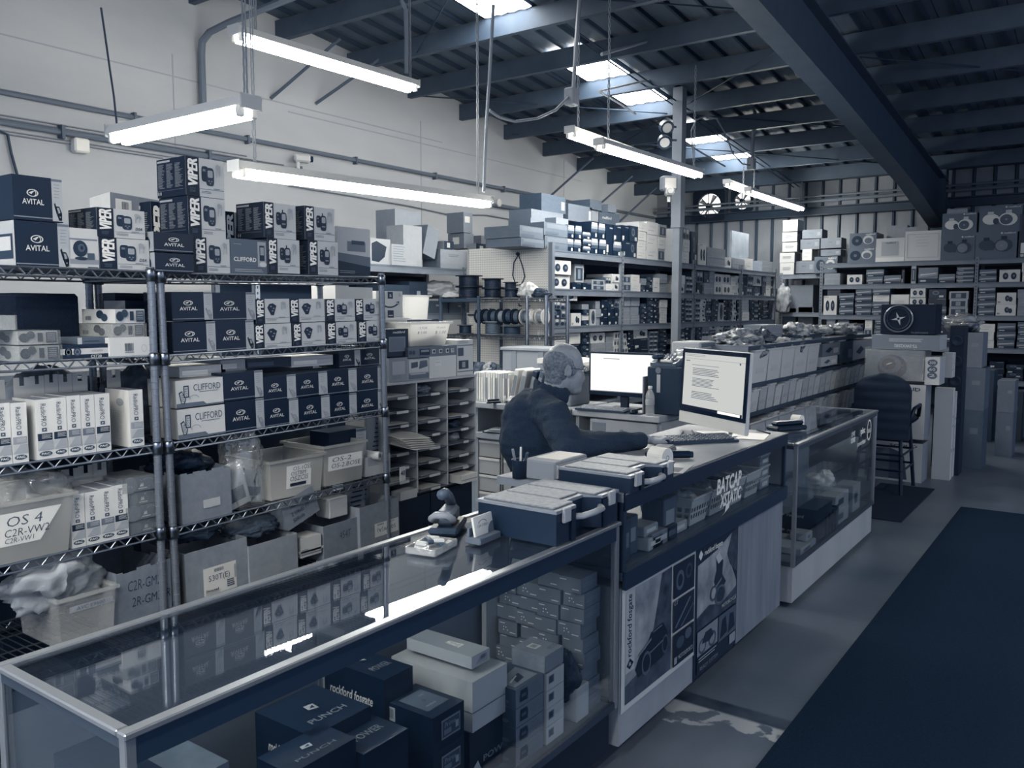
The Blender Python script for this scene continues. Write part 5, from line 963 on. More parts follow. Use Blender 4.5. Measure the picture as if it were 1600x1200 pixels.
# stapler
o = thing('hole_punch', 'heavy grey hole punch with raised lever beside the organizer', 'hole punch', (-1.80, 2.14, .9265), .5)
MB().cbox(-.05, .05, -.09, .09, 0, .025, P(.2, .4), .008).obj('base', o); MB().cbox(-.03, .03, -.06, .06, .025, .075, P(.38, .4), .01).obj('body', o)
lv = MB(); lv.path([(0, .06, .07), (0, .02, .105), (0, -.05, .135), (0, -.10, .14)], .018, P(.33, .4), 8); lv.obj('lever', o, smooth=True); MB().path([(.03, -.06, .045), (.035, -.1, .06), (.02, -.115, .075), (-.02, -.115, .075), (-.035, -.1, .06), (-.03, -.06, .045)], .012, P(.55, .4), 8).obj('grip', o, smooth=True)
# business cards
o = thing('card_holder', 'small wooden holder with pale business cards on the showcase glass', 'card holder', (-1.62, 2.10, .9265), .06)
MB().cbox(-.03, .03, -.06, .06, 0, .022, P(.4, .5), .003).obj('base', o); MB().box(-.02, -.012, -.06, .06, .022, .05, P(.38)).obj('rest', o)
cd_ = MB().box(-.004, .004, -.052, .052, 0, .062, P(.86, .5)).obj('card_stack', o, (.004, 0, .022), (0, -.18, 0)); v, f = TX('CAR STEREO', 0, 0, 1, 1); MB().add([(.0045, -.035+.06*a, .026+.008*b) for a, b in v], f, P(.3)).obj('lettering', cd_)
v, f = RG(0, 0, .024, .012, .85, 14, 10, 170); MB().add([(.0045, -.005+a, .036+b) for a, b in v], f, P(.35)).obj('logo', cd_); v, f = DC(.052, 0, .034, .034, 24); MB().add([(.0046, min(a, .052), max(b, 0)) for a, b in v], f, P(.4)).obj('corner_print', cd_)
# candy tray
o = thing('candy_tray', 'shallow clear tray with paper wrapped sweets on the showcase glass', 'tray', (-1.69, 1.93, .9265), .2)
MB().box(-.05, .05, -.07, .07, 0, .003, CLEARP).obj('base', o); MB().box(-.052, -.049, -.07, .07, 0, .02, CLEARP).box(.049, .052, -.07, .07, 0, .02, CLEARP).box(-.05, .05, -.073, -.07, 0, .02, CLEARP).box(-.05, .05, .07, .073, 0, .02, CLEARP).obj('rim', o)
for k in range(8):
    r = random.Random(k); s = MB().cbox(-.012, .012, -.018, .018, 0, .014, P(.75 if k % 3 else .25, .4), .004).obj('wrapped_sweet', None, (-1.69+(r.random()-.5)*.06, 1.93+(r.random()-.5)*.1, .93+.012*(k % 2)), (.1, .1, r.random()*3)); tag(s, 'paper wrapped sweet in the shallow clear tray', 'sweet', 'sweets in the clear tray')
# drawer box behind the organizers
o = thing('drawer_box', 'low grey plastic drawer box with a paper on it, behind the organizers', 'drawer box', (-1.755, 2.74, 1.0185), .0)
MB().cbox(-.075, .075, -.12, .12, 0, .075, P(.52, .5), .006).obj('body', o); MB().cbox(.07, .082, -.11, .11, .01, .065, P(.6, .4), .004).obj('drawer', o); MB().box(-.05, .06, -.06, .11, .0755, .0765, P(.84)).obj('paper', o)
o = thing('pen_cup', 'dark mesh cup with pens and a cutter beside the drawer box', 'pen cup', (-1.84, 2.62, 1.0185)); MB().lathe([(.03, 0), (.032, .07), (.034, .072), (.03, .07), (.028, .004), (0, .004)], P(.15, .4), 16).obj('cup', o, smooth=True)
for k in range(7):
    r = random.Random(30+k); a = r.random()*6.3; pn = MB().tube((.008*math.cos(a), .008*math.sin(a), .006), (.03*math.cos(a), .03*math.sin(a), .095+.02*r.random()), .0045, P(.12+.11*k), 6).obj('pen', None, (-1.84, 2.62, 1.02)); tag(pn, '%s pen standing in the dark mesh cup' % ('black', 'near black', 'slate', 'mid grey', 'grey', 'pale grey', 'whitest')[k], 'pen', 'pens in the cup')
# till roll
def till_roll(label, loc, r, w, rz):
    o = thing('paper_roll', label, 'paper roll', loc, rz); M = Matrix.Rotation(math.pi/2, 4, 'Y')
    MB().lathe([(.011, -w/2), (r, -w/2), (r, w/2), (.011, w/2)], P(.86, .7), 28, M).obj('paper', o, smooth=False); MB().lathe([(.0, -w/2+.002), (.011, -w/2-.001), (.011, w/2+.001), (.0, w/2-.002)], P(.45), 16, M).obj('core', o); return o
till_roll('large white paper roll lying on the service counter', (-1.50, 3.14, 1.0185+.041), .041, .075, -.15)
till_roll('white paper roll standing on the far showcase', (-1.60, 5.32, .933+.035), .035, .06, -.2)
till_roll('small flat paper roll beside the white one on the far showcase', (-1.66, 5.24, .933+.018), .018, .05, -.2)
o = thing('desk_phone_handset', 'black card reader with a silver edge beside the paper roll', 'card reader', (-1.62, 3.40, 1.0185), .2); MB().cbox(-.05, .05, -.09, .09, 0, .03, P(.08, .3), .008).obj('body', o); MB().cbox(-.03, .05, -.06, .06, .028, .042, P(.2, .2), .006).obj('screen', o)
tag(MB().tube((0, -.05, 0), (0, .06, 0), .017, P(.07, .3), 12).tube((0, .06, 0), (0, .075, 0), .014, P(.14, .3), 12).obj('barcode_scanner', None, (-1.53, 3.36, 1.036), (0, 0, -.9)), 'black cylinder lying beside the large paper roll', 'cylinder')
tag(MB().box(-.1, .1, -.14, .14, 0, .0015, P(.66, .35)).obj('paper_sheet', None, (-1.62, 3.18, 1.0187), (0, 0, .4)), 'pale form lying under the paper roll', 'paper'); tag(MB().box(-.07, .07, -.1, .1, 0, .0012, P(.5, .35)).box(-.05, .05, -.08, .02, .0012, .0016, P(.3)).obj('card_stand', None, (-1.45, 3.04+.1, 1.0187), (0, 0, .2)), 'printed card lying in front of the paper roll', 'paper'); tag(MB().box(-.08, .06, -.11, .11, 0, .0012, P(.8, .35)).obj('paper_sheet', None, (-1.47, 4.18, 1.0187), (0, 0, .2)), 'white sheet lying near the counter end', 'paper')
# keyboard
def keyboard(label, loc, rz, L=.44, Wd=.14, t=.2, k=.3):
    o = thing('keyboard', label, 'keyboard', loc, rot=(0, 0, rz)); MB().prism([(-Wd/2, 0), (Wd/2, 0), (Wd/2, .012), (-Wd/2, .026)], -L/2, L/2, P(t, .4), Matrix(((1, 0, 0, 0), (0, 0, 1, 0), (0, 1, 0, 0), (0, 0, 0, 1)))).obj('case', o)
    kb = MB()
    for r in range(5):
        for c in range(18):
            x = Wd/2-.016-r*.024; y = -L/2+.018+c*(L-.036)/17.5; z = .013+(Wd/2-x)/Wd*.014-.002; kb.cbox(x-.009, x+.009, y-.009, y+.009, z, z+.007, P(k, .4), .002)
    stuff(kb.obj('keys', o)); return o
keyboard('grey computer keyboard lying before the white computer', (-1.665, 3.84, 1.0185), -.68)
# all-in-one computer
o = thing('desktop_computer', 'white all in one computer with a black bezel on the counter', 'computer', (-1.68, 4.10, 1.0185), .0)
q0, q1 = at(1068, 548, x=-1.66), at(1172, 560, x=-1.55)
scr = link('screen_unit', None, o, (0, 0, .0), (0, -.05, -2.16)); wd, ht = .60, .405; z0 = .035
bm_ = MB(); bm_.cbox(-.022, .0, -wd/2, wd/2, z0, z0+ht, P(.74, .35), .006).obj('housing', scr); MB().box(.0, .004, -wd/2+.004, wd/2-.004, z0+.062, z0+ht-.004, P(.04, .12)).obj('bezel', scr)
SCR = emit('lit_page', (.70, .72, .70), .85/EXF); SCW = emit('lit_white_page', (1, .985, .94), 1.15/EXF)
MB().box(.004, .005, -wd/2+.03, wd/2-.03, z0+.082, z0+ht-.026, SCR).obj('display', scr); MB().box(.0, .003, -wd/2+.004, wd/2-.004, z0+.002, z0+.06, P(.78, .3)).obj('chin', scr)
def scr_print(items, par, x, w, h, zz):
    b = MB()
    for i, (t, g) in enumerate(items): b.add([(x+.0002*(i+1), -w/2+u*w, zz+v*h) for u, v in g[0]], g[1], t)
    stuff(b.obj('page_text', par))
ink = emit('screen_ink', (.1, .13, .18), .8/EXF); ink2 = emit('screen_grey', (.32, .35, .37), .8/EXF)
scr_print([(ink2, RC(0, .90, 1, .905)), (ink2, LINES(.02, .93, .5, .98, 2, .3, 2)), (ink, LINES(.03, .84, .1, .87, 1, .5, 2, 0)), (ink2, LINES(.14, .78, .6, .80, 1, .5, 3, 0)), (ink, LINES(.16, .6, .62, .74, 5, .35, 4, .4)), (ink, LINES(.16, .4, .62, .56, 7, .35, 5, .3)), (ink, LINES(.16, .18, .62, .32, 5, .35, 6, .3)), (ink, DC(.93, .88, .012, .02)), (emit('dock_dark', (.02, .03, .06), .6/EXF), RC(.0, .0, 1, .055)), (SCW, RC(.62, .005, .97, .05))], scr, .005, wd-.06, ht-.108, z0+.082)
st = MB(); st.path([(-.02, 0, .26), (-.07, 0, .16), (-.12, 0, .05), (-.13, 0, .006)], .012, P(.72, .3, .4), 8); st.obj('stand_neck', scr, smooth=True); MB().cbox(-.17, .02, -.1, .1, 0, .007, P(.72, .3, .4), .003).obj('stand_foot', scr)
for k, (x, y, rz, t) in enumerate(((-1.80, 4.02, .3, .1), (-1.77, 4.1, .5, .12), (-1.48, 4.34, .8, .15))): tag(MB().tube((0, -.07, .005), (0, .07, .005), .005, P(t, .3), 6).tube((0, .07, .005), (0, .085, .005), .003, P(.6), 6).obj('ballpoint_pen', None, (x, y, 1.0187), (0, 0, rz)), 'dark pen on the counter near the white computer, %s' % ('left below the screen', 'below the stand', 'by the counter end')[k], 'pen')
o = thing('desk_phone', 'black cordless phone lying on the far showcase', 'phone', (-1.60, 5.10, .9335), -.5); MB().cbox(-.05, .06, -.12, .12, 0, .03, P(.07, .3), .01).obj('base', o); MB().cbox(-.03, .03, -.1, .12, .03, .055, P(.1, .3), .01).obj('handset', o)
tag(MB().box(-.08, .08, -.11, .11, 0, .0015, P(.75)).obj('paper_sheet', None, (-1.66, 4.86, .9333), (0, 0, .2)), 'white paper lying behind the black cordless phone', 'paper')
# ================================================================ pigeonhole sorter on a dark cabinet
SXF = -3.30; SY0, SY1 = 3.37, 4.20; SZ0, SZ1 = .585, 1.238; SM = P(.66, .6)
o = thing('storage_cabinet', 'black low cabinet carrying the pigeonhole sorter', 'cabinet', (SXF-.02, (SY0+SY1)/2, 0)); w = SY1-SY0
MB().cbox(-.4, -.02, -w/2, w/2, .0, .57, P(.045, .5), .004).obj('body', o); MB().box(-.42, .01, -w/2-.01, w/2+.01, .57, .584, P(.1, .4)).obj('top_board', o)
for s in (-1, 1): d_ = MB().box(-.02, -.002, min(s*.005, s*(w/2-.01)), max(s*.005, s*(w/2-.01)), .04, .56, P(.055, .45)).obj('door', o); MB().tube((.006, s*.03, .3), (.006, s*.03, .38), .005, P(.4, .3, 1), 6).obj('handle', d_)
o = thing('pigeonhole_sorter', 'pale pigeonhole paper sorter with three columns of slots', 'sorter', (SXF, (SY0+SY1)/2, SZ0)); hh = SZ1-SZ0; nr = 8
for y in (-w/2, -w/6, w/6, w/2): MB().box(-.3, 0, y-.006, y+.006, 0, hh, SM).obj('divider', o)
MB().box(-.305, .006, -w/2-.01, w/2+.01, hh, hh+.014, SM).obj('top_board', o); MB().box(-.305, -.3, -w/2, w/2, 0, hh, P(.45)).obj('back_or_shade_panel', o)
rr = random.Random(9)
for r in range(nr+1):
    z = hh*r/nr
    for c in range(3):
        if r == nr: continue
        y = -w/3+c*w/3; sh = MB().box(-.3, .006, y-w/6+.007, y+w/6-.007, z, z+.005, P(.4)).obj('shelf', o); MB().box(.006, .0075, y-.02+.06*(rr.random()-.5), y+.06, z-.004, z+.011, P(.75)).obj('label_tab', sh)
        if r == 4 and c == 0: continue
        if rr.random() < .75:
            n = rr.randint(2, 5)
            for k in range(n): pp = MB().box(-.12, .12, -.09, .09, 0, .0015, P(rr.choice((.8, .74, .6, .3)))).obj('paper_sheet', None, (SXF-.15+.02*rr.random(), (SY0+SY1)/2+y+.02*(rr.random()-.5), SZ0+z+.006+.0025*k), (0, 0, .12*(rr.random()-.5))); tag(pp, 'paper in a sorter slot, %s row up, %s column, %s sheet up' % (ORD[r], ORD[c], ORD[k]), 'paper', 'papers in sorter row %d column %d' % (r+1, c+1))
        elif rr.random() < .7: crumple('bagged_part', 'small bagged part in a sorter slot, %s row up, %s column' % (ORD[r], ORD[c]), 'part', (SXF-.1, (SY0+SY1)/2+y, SZ0+z+.006), (.1, .14, .06), P(rr.choice((.15, .4, .6)), .4, bump=.5, scale=30), r*3+c, .35)
for k in range(6): tag(MB().add([(-.2, -.12, 0), (.09, -.11, -.02-.004*k), (.10, .10, -.035-.004*k), (-.2, .12, 0), (-.2, -.12, .002), (.09, -.11, -.018-.004*k), (.10, .10, -.033-.004*k), (-.2, .12, .002)], [(0, 3, 2, 1), (4, 5, 6, 7), (0, 1, 5, 4), (1, 2, 6, 5), (2, 3, 7, 6), (3, 0, 4, 7)], P(.84-.02*k)).obj('paper_sheet', None, (SXF+.02+.01*k, SY0+.16, SZ0+hh*4/8+.05-.007*k), (0, 0, -.12+.05*k)), 'loose white paper drooping out of the fifth row slot, %s one down' % ORD[k], 'paper', 'papers drooping out of the sorter')
Box({'*': .72}, []).put('small_box', 'white slip box at the foot of the sorter beside the rack post', 'box', (SXF+.03, 3.50, SZ0+.0), (.07, .14, .05)); Box({'*': .8}, [('strip', [('f', .6, RC(0, .3, 1, .45))])]).put('small_box', 'white tray of slips in the lowest sorter slot', 'box', (SXF+.02, 4.05, SZ0+.006), (.1, .16, .05))
# ---------------------------------------------------------------- boxes on the sorter
zs = SZ1+.0145; XS = -3.32; GSR = 'boxes on the pigeonhole sorter'
Box({'*': .08, 'f': .1}, [('window', [('f', .5, RC(.12, .18, .86, .72)), ('f', .44, RC(.18, .22, .8, .66))]), ('lettering', [('f', .85, TX('rockford', .3, .84, .85, .93, 0, .02, .2))])], .4).front('carton', 'black box with grey window and white lettering on the sorter', 'box', XS-.02, 603, 638, 514, at(620, 557, x=XS-.02).z, .2, 535, GSR)
Box({'*': .5, 'f': .55}, [('picture', [('f', .66, RC(.15, .3, .85, .85)), ('f', .5, LINES(.2, .1, .8, .25, 2, .5, 2))])]).front('carton', 'grey picture box under the black windowed box', 'box', XS, 608, 637, 559, zs, .22, 580, GSR)
Box({'*': .6, 'f': .62}, [('picture', [('f', .75, RC(.05, .35, .95, .95)), ('f', .3, PG((.15, .55), (.45, .6), (.45, .85), (.15, .82))), ('f', .35, PG((.5, .5), (.9, .6), (.88, .9), (.55, .88))), ('f', .4, RC(.05, .05, .95, .3)), ('f', .7, LINES(.1, .24, .8, .3, 1, .8, 2, 0))])]).front('carton', 'box with two device pictures standing on the sorter', 'box', XS, 637, 671, 560, zs, .22, 580, GSR)
Box({'*': .78, 'f': .8}, [('sticker', [('f', .84, RC(.2, .55, .42, .8)), ('f', .3, TX('Apline', .22, .68, .38, .75))])]).front('carton', 'plain white box with a tiny sticker on the sorter', 'box', XS+.005, 671, 713, 556, zs, .22, 575, GSR)
Box({'*': .42, 'f': .42}, [('pictures', [('f', .25, DC(.04, .5, .03, .2)), ('f', .25, DC(.1, .5, .03, .2)), ('f', .15, RC(.22, .2, .42, .8)), ('f', .55, RC(.24, .5, .4, .7))]+[('f', .8, RC(x, .3, x+.07, .7)) for x in (.46, .6, .74, .85)]+[('f', .2, DC(x+.035, .5, .022, .14)) for x in (.46, .6, .74)]+[('f', .3, LINES(.86, .35, .91, .65, 3, .5, 2, 0))])]).front('carton', 'flat grey box with a row of small pictures on the sorter', 'box', XS+.005, 638, 714, 541, at(676, 557, x=XS).z, .26, 549, GSR)
Box({'*': .74, 'f': .78}, [('pictures', [('f', .3, RC(.05, .55, .4, .78)), ('f', .2, RC(.1, .18, .7, .42)), ('f', .6, RC(.3, .22, .5, .38)), ('f', .3, RC(.0, .84, 1, .86)), ('f', .6, LINES(.1, .88, .9, .97, 2, .4, 2)), ('f', .3, RC(.0, .1, 1, .12))])]).front('carton', 'tall white instruction box at the end of the sorter top', 'box', XS, 714, 739, 531, zs, .2, 560, GSR)
bin_('storage_bin', 'white translucent bin with handwritten prices on the grey box', XS+.0, 641, 704, 503, at(672, 541, x=XS).z+.002, .24, MILK, .025, 520, paper=[(.3, HAND('15 FOR', .22, .7, .42, .8)), (.25, HAND('$ 1.00', .2, .5, .42, .62)), (.3, HAND('10 pack', .65, .7, .88, .8)), (.25, HAND('$ 1.00', .63, .48, .9, .62))])
crumple('fuse_heap', 'heap of small grey parts inside the priced bin', 'parts', (XS-.12, at(680, 530, x=XS).y, at(672, 541, x=XS).z+.006), (.16, .26, .12), P(.5, .6, bump=.9, scale=60, var=.15), 14, .2)
# side rack behind the sorter with bins
o = thing('steel_rack', 'dark steel rack behind the sorter carrying the pale bins', 'rack', (-3.72, 3.75, 0))
for y in (-.55, .55):
    for x in (0, -.4): MB().box(x-.015, x+.015, y-.015, y+.015, 0, 1.6, P(.2)).obj('post', o)
for z in (1.57, 1.2, .8): MB().box(-.42, .02, -.57, .57, z, z+.025, P(.22)).obj('shelf', o)
bx_ = Box({'*': .75, 'f': .78}, [('tape', [('f', .2, RC(.42, .74, .62, .98)), ('f', .2, RC(.42, .05, .64, .34)), ('f', .75, TX('a', .48, .8, .56, .9, 0, .02)), ('f', .75, RC(.44, .14, .6, .18))]), ('smile', [('f', .2, RG(.5, .78, .42, .36, .86, 16, 215, 320)), ('f', .2, PG((.72, .62), (.86, .66), (.84, .5), (.82, .6)))]), ('mark', [('f', .5, LINES(.84, .8, .94, .95, 4, .3, 2))])])
bx_.front('carton', 'white delivery carton with a curved arrow behind the rack post', 'box', -3.74, 588, 629, 455, 1.597, .3, 480)
bin_('storage_bin', 'plain white translucent bin beside the arrow carton', -3.74, 631, 671, 461, 1.597, .3, MILK, .012, 480)
bin_('storage_bin', 'white open plastic tray above the black windowed box', -3.5, 596, 637, 497, at(615, 515, x=-3.5).z, .2, P(.8), .01, 505)
for k, (u0, u1, vt) in enumerate(((524, 545, 446), (545, 582, 449))): Box({'*': .8, 't': .7}, [('print', [('f', .5, LINES(.5, .1, .9, .16, 1, .6, 2))])]).front('carton', 'white box behind the alarm boxes of the fuller rack, %s one' % ('narrow', 'wide')[k], 'box', -3.6, u0, u1, vt, 1.597, .2, 460)
# ================================================================ wall shelf with big cartons
def steel_shelving(label, face, a0, a1, f0, dep, levels, posts, ztop, name='steel_shelving'):
    """face 'x': front plane x=f0 running along y from a0 to a1; face 'y': front plane y=f0 (towards -y) running along x"""
    o = thing(name, label, 'shelving'); m = P(.45, .5, var=.03, scale=4); md = P(.36, .55)
    def bx(b, a, a2, d, d2, z, z2, mm):
        if face == 'x': b.box(f0-d2, f0-d, a, a2, z, z2, mm)
        else: b.box(a, a2, f0+d, f0+d2, z, z2, mm)
    for p in posts:
        for d in (-.004, dep-.04):
            b = MB(); bx(b, p-.025, p+.025, d, d+.004, 0, ztop, m); bx(b, p-.025, p-.021, d, d+.045, 0, ztop, m)
            if d < 0:
                for i in range(int(ztop/.05)): bx(b, p-.006, p+.006, d-.0015, d, .04+.05*i, .062+.05*i, P(.12))
            b.obj('upright', o)
    for z in levels:
        for p, q in zip(posts, posts[1:]):
            for d in (0, dep-.03):
                b = MB(); bx(b, p, q, d, d+.03, z-.075, z-.004, m); bx(b, p, q, d-.003, d, z-.02, z-.01, md); b.obj('beam', o)
            b = MB(); bx(b, p, q, .0, dep, z-.006, z, md); b.obj('deck', o)
    return o
ws_ = steel_shelving('steel wall shelving carrying large plain cartons below the conduits', 'x', 4.6, 7.48, -6.0, .6, (2.11, 1.62, 1.1), (4.62, 7.46), 2.13)
MB().box(-6.62, -6.605, 4.6, 7.48, .1, 2.1, P(.12)).obj('back_or_shade_panel', ws_)  # added dark sheet, hides the pale wall so the shelf depths look shaded
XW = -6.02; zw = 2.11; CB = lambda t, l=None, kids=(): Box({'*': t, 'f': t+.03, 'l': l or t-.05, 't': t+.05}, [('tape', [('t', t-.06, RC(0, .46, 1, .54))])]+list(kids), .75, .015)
NP = ('print', [('f', .35, LINES(.3, .6, .7, .75, 2, .4, 3))])
GW = 'cartons on the wall shelf'
def cbx(tpl, name, label, X, uc, vc, ur, ul, zb, group=GW, dmax=.5):
    p = at(uc, vc, x=X); y1 = at(ur, vc, x=X).y; dx = min(abs(X-at(ul, vc, y=p.y).x), dmax); return tpl.put(name, label, 'box', (X-dx/2, (p.y+y1)/2, zb), (dx, y1-p.y, p.z-zb), group=group)
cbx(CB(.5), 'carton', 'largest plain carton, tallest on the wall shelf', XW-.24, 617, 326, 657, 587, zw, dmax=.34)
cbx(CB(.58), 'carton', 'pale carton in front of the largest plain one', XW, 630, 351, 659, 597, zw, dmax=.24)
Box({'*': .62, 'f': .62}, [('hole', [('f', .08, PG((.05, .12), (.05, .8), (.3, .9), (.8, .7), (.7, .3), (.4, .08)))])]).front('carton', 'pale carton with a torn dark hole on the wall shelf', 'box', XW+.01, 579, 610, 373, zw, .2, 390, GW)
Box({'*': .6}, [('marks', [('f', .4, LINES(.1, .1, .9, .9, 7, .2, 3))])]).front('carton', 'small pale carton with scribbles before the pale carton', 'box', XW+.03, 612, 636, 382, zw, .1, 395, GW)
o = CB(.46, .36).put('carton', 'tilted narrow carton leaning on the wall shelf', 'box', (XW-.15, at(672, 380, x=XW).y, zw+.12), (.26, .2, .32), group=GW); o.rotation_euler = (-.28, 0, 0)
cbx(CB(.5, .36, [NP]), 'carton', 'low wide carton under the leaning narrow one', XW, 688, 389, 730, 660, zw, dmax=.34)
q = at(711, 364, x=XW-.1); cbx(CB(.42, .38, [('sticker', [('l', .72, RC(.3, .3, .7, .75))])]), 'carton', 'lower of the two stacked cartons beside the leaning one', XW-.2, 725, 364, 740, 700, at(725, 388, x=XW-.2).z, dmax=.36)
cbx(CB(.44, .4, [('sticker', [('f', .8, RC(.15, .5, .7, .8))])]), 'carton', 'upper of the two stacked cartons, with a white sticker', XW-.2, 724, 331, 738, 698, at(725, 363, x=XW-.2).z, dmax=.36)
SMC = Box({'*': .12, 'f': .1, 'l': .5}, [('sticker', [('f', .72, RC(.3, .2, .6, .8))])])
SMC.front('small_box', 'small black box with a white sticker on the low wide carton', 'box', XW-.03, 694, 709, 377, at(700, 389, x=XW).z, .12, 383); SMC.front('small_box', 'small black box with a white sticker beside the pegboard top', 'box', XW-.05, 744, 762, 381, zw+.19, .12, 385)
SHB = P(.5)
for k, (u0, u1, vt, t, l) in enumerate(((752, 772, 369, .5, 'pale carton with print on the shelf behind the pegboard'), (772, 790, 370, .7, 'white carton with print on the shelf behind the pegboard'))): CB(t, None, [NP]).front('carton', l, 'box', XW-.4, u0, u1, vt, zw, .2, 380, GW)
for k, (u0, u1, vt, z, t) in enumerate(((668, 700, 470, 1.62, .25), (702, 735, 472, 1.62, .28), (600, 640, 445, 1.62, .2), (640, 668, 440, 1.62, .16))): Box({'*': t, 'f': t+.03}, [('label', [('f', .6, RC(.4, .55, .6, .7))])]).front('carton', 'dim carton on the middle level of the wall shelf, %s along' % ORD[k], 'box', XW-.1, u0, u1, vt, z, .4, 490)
# ---------------------------------------------------------------- pegboard end panel
o = thing('pegboard', 'white pegboard panel closing the end of the shelving', 'pegboard', (-5.43, 7.50, 0)); hw = .545
MB().box(-hw, hw, 0, .008, 1.0, 2.335, P(.82, .6)).obj('board', o)
hp = MB()
for i in range(42):
    for j in range(52): x = -hw+.013+i*.0254; z = 1.015+j*.0254; hp.add([(x-.0035, -.0006, z-.0035), (x+.0035, -.0006, z-.0035), (x+.0035, -.0006, z+.0035), (x-.0035, -.0006, z+.0035)], [(0, 1, 2, 3)], P(.15))
stuff(hp.obj('holes', o)); MB().box(hw, hw+.05, -.03, .02, 0, 2.36, P(.42)).obj('edge_post', o); MB().box(-hw, hw, .001, .02, .0, 1.0, P(.4)).obj('lower_board', o)
hk = thing('hanging_cable', 'thin cable loop hanging from a peg on the pegboard', 'cable', (0, 0, 0)); MB().path([at(u, v, y=7.485) for u, v in ((810, 398), (803, 410), (801, 430), (806, 446), (815, 444), (820, 432), (816, 415), (810, 398))], .006, P(.15), 5).obj('loop', hk); q = at(810, 397, y=7.475); MB().lathe([(0, 0), (.02, 0), (.02, .02), (0, .02)], P(.08), 10, Matrix.Translation(q) @ Matrix.Rotation(math.pi/2, 4, 'X')).obj('plug', hk)
for k, (u, v) in enumerate(((828, 478), (828, 485), (828, 493), (770, 486), (815, 478))): tag(MB().tube((0, 0, 0), (0, -.05, 0), .006, P(.1), 6).tube((0, -.05, 0), (0, -.05, .03), .006, P(.1), 6).obj('peg_hook', None, at(u, v, y=7.498)), 'small dark hook on the pegboard, %s one' % ('upper', 'middle', 'lower', 'leftmost', 'topmost')[k], 'hook')
# ---------------------------------------------------------------- spool rack before the pegboard
o = thing('spool_rack', 'wire rack of cable spools in front of the pegboard', 'rack', (0, 0, 0))
for x, m in ((-5.97, P(.25)), (-5.45, P(.2)), (-4.83, CHROME), (-4.60, CHROME)): MB().tube((x, 7.0, 0), (x, 7.0, 1.80), .018, m, 8).obj('post', o); MB().tube((x, 7.4, 0), (x, 7.4, 1.80), .018, m, 8).obj('post', o)
for z in (1.77, 1.385, .95):
    s = wire_shelf(-5.97, -4.6, 0, .4); s.v = [(y, 7.0+x, zz) for x, y, zz in s.v]; s.obj('wire_shelf', o, (0, 0, z))
MB().box(-5.99, -5.44, 6.985, 7.0, 1.74, 1.775, P(.2)).obj('front_rail', o); MB().tube((-5.75, 7.2, 1.60), (-4.72, 7.2, 1.60), .012, CHROME, 8).obj('spool_rod', o)
def spool(label, loc, r, w, axis, tf, tw, rot=None):
    o = thing('cable_spool', label, 'spool', loc, rot=rot or ((0, math.pi/2, 0) if axis == 'x' else (0, 0, 0)), group='cable spools'); z0 = 0 if axis == 'z' else -w/2
    for z in (z0, z0+w-.008): MB().lathe([(.015, z), (r, z), (r, z+.008), (.015, z+.008)], P(tf, .5), 24).obj('flange', o)
    b = MB(); n = 7; pr = [(.02, z0+.008)]
    for i in range(n): zz = z0+.008+(w-.016)*i/n; d = (w-.016)/n; pr += [(r*.72, zz+d*.1), (r*.76, zz+d*.5), (r*.72, zz+d*.9)]
    b.lathe(pr+[(.02, z0+w-.008)], P(tw, .5), 20).obj('winding', o, smooth=True)
    b2 = MB().lathe([(.0, z0-.001), (.02, z0-.001), (.02, z0+w+.001), (0, z0+w+.001)], P(.3), 12).obj('core', o); return o
x = -5.62; tt = [(.1, .45), (.12, .3), (.1, .3), (.14, .5), (.1, .2), (.1, .3), (.82, .3), (.82, .8), (.8, .45)]
for k, (tf, tw) in enumerate(tt): spool('upright cable spool on the rod, %s from the dark boxes' % ORD[k], (x+.055, 7.2, 1.585), .082, .085, 'x', tf, tw); x += .098
for k, (u, z, r, w, t) in enumerate(((733, 1.785, .15, .12, .06), (733, 1.906, .15, .12, .05), (770, 1.785, .12, .1, .08), (770, 1.886, .12, .1, .1), (800, 1.785, .1, .09, .12), (798, 1.876, .08, .07, .06))): p = at(u, 460, y=7.2); spool('black lying cable spool on top of the spool rack, %s' % ('wide, lower', 'wide, upper', 'middle, lower', 'middle, upper', 'narrow, lower', 'narrow, upper')[k], (p.x, 7.2, z), r, w, 'z', t*.5, t*.6+.02)
for k, (u, r, w, t) in enumerate(((727, .09, .1, .1), (770, .11, .14, .3), (800, .12, .1, .15))): p = at(u, 520, y=7.2); spool('lying cable spool on the middle level of the spool rack, %s' % ('small dark', 'tall grey', 'wide dark')[k], (p.x, 7.2, 1.392), r, w, 'z', t+.2, t)
q = at(825, 458, y=7.2); crumple('bagged_parts', 'clear bag of white parts beside the narrow black spools', 'bag', (q.x, 7.2, 1.78), (.22, .2, .16), P(.7, .4, bump=.6, scale=30, var=.12), 51, .3); q = at(845, 460, y=7.2); crumple('bagged_parts', 'dark bagged cable next to the bag of white parts', 'bag', (q.x, 7.2, 1.78), (.2, .14, .1), P(.15, .4, bump=.6, scale=30), 52, .3)
for k, (u, v, s, t, lab) in enumerate(((612, 440, (.2, .2, .2), .2, 'dark crumpled bag at the end of the spool rack top'), (635, 452, (.3, .4, .14), .4, 'grey quilted bag lying on the spool rack top'), (640, 437, (.25, .25, .18), .1, 'black wire bundle behind the quilted bag'), (680, 448, (.32, .5, .22), .58, 'pale folded padded envelope on the spool rack top'), (705, 458, (.2, .3, .08), .66, 'white crumpled paper beside the padded envelope'), (683, 430, (.2, .2, .18), .08, 'black box shaped bundle above the padded envelope'))):
    q = at(u, v, y=7.15); crumple('clutter_bag', lab, 'bag', (q.x, 7.2, 1.778), s, P(t, .5, bump=.5, scale=18, var=.05), 60+k, .3)
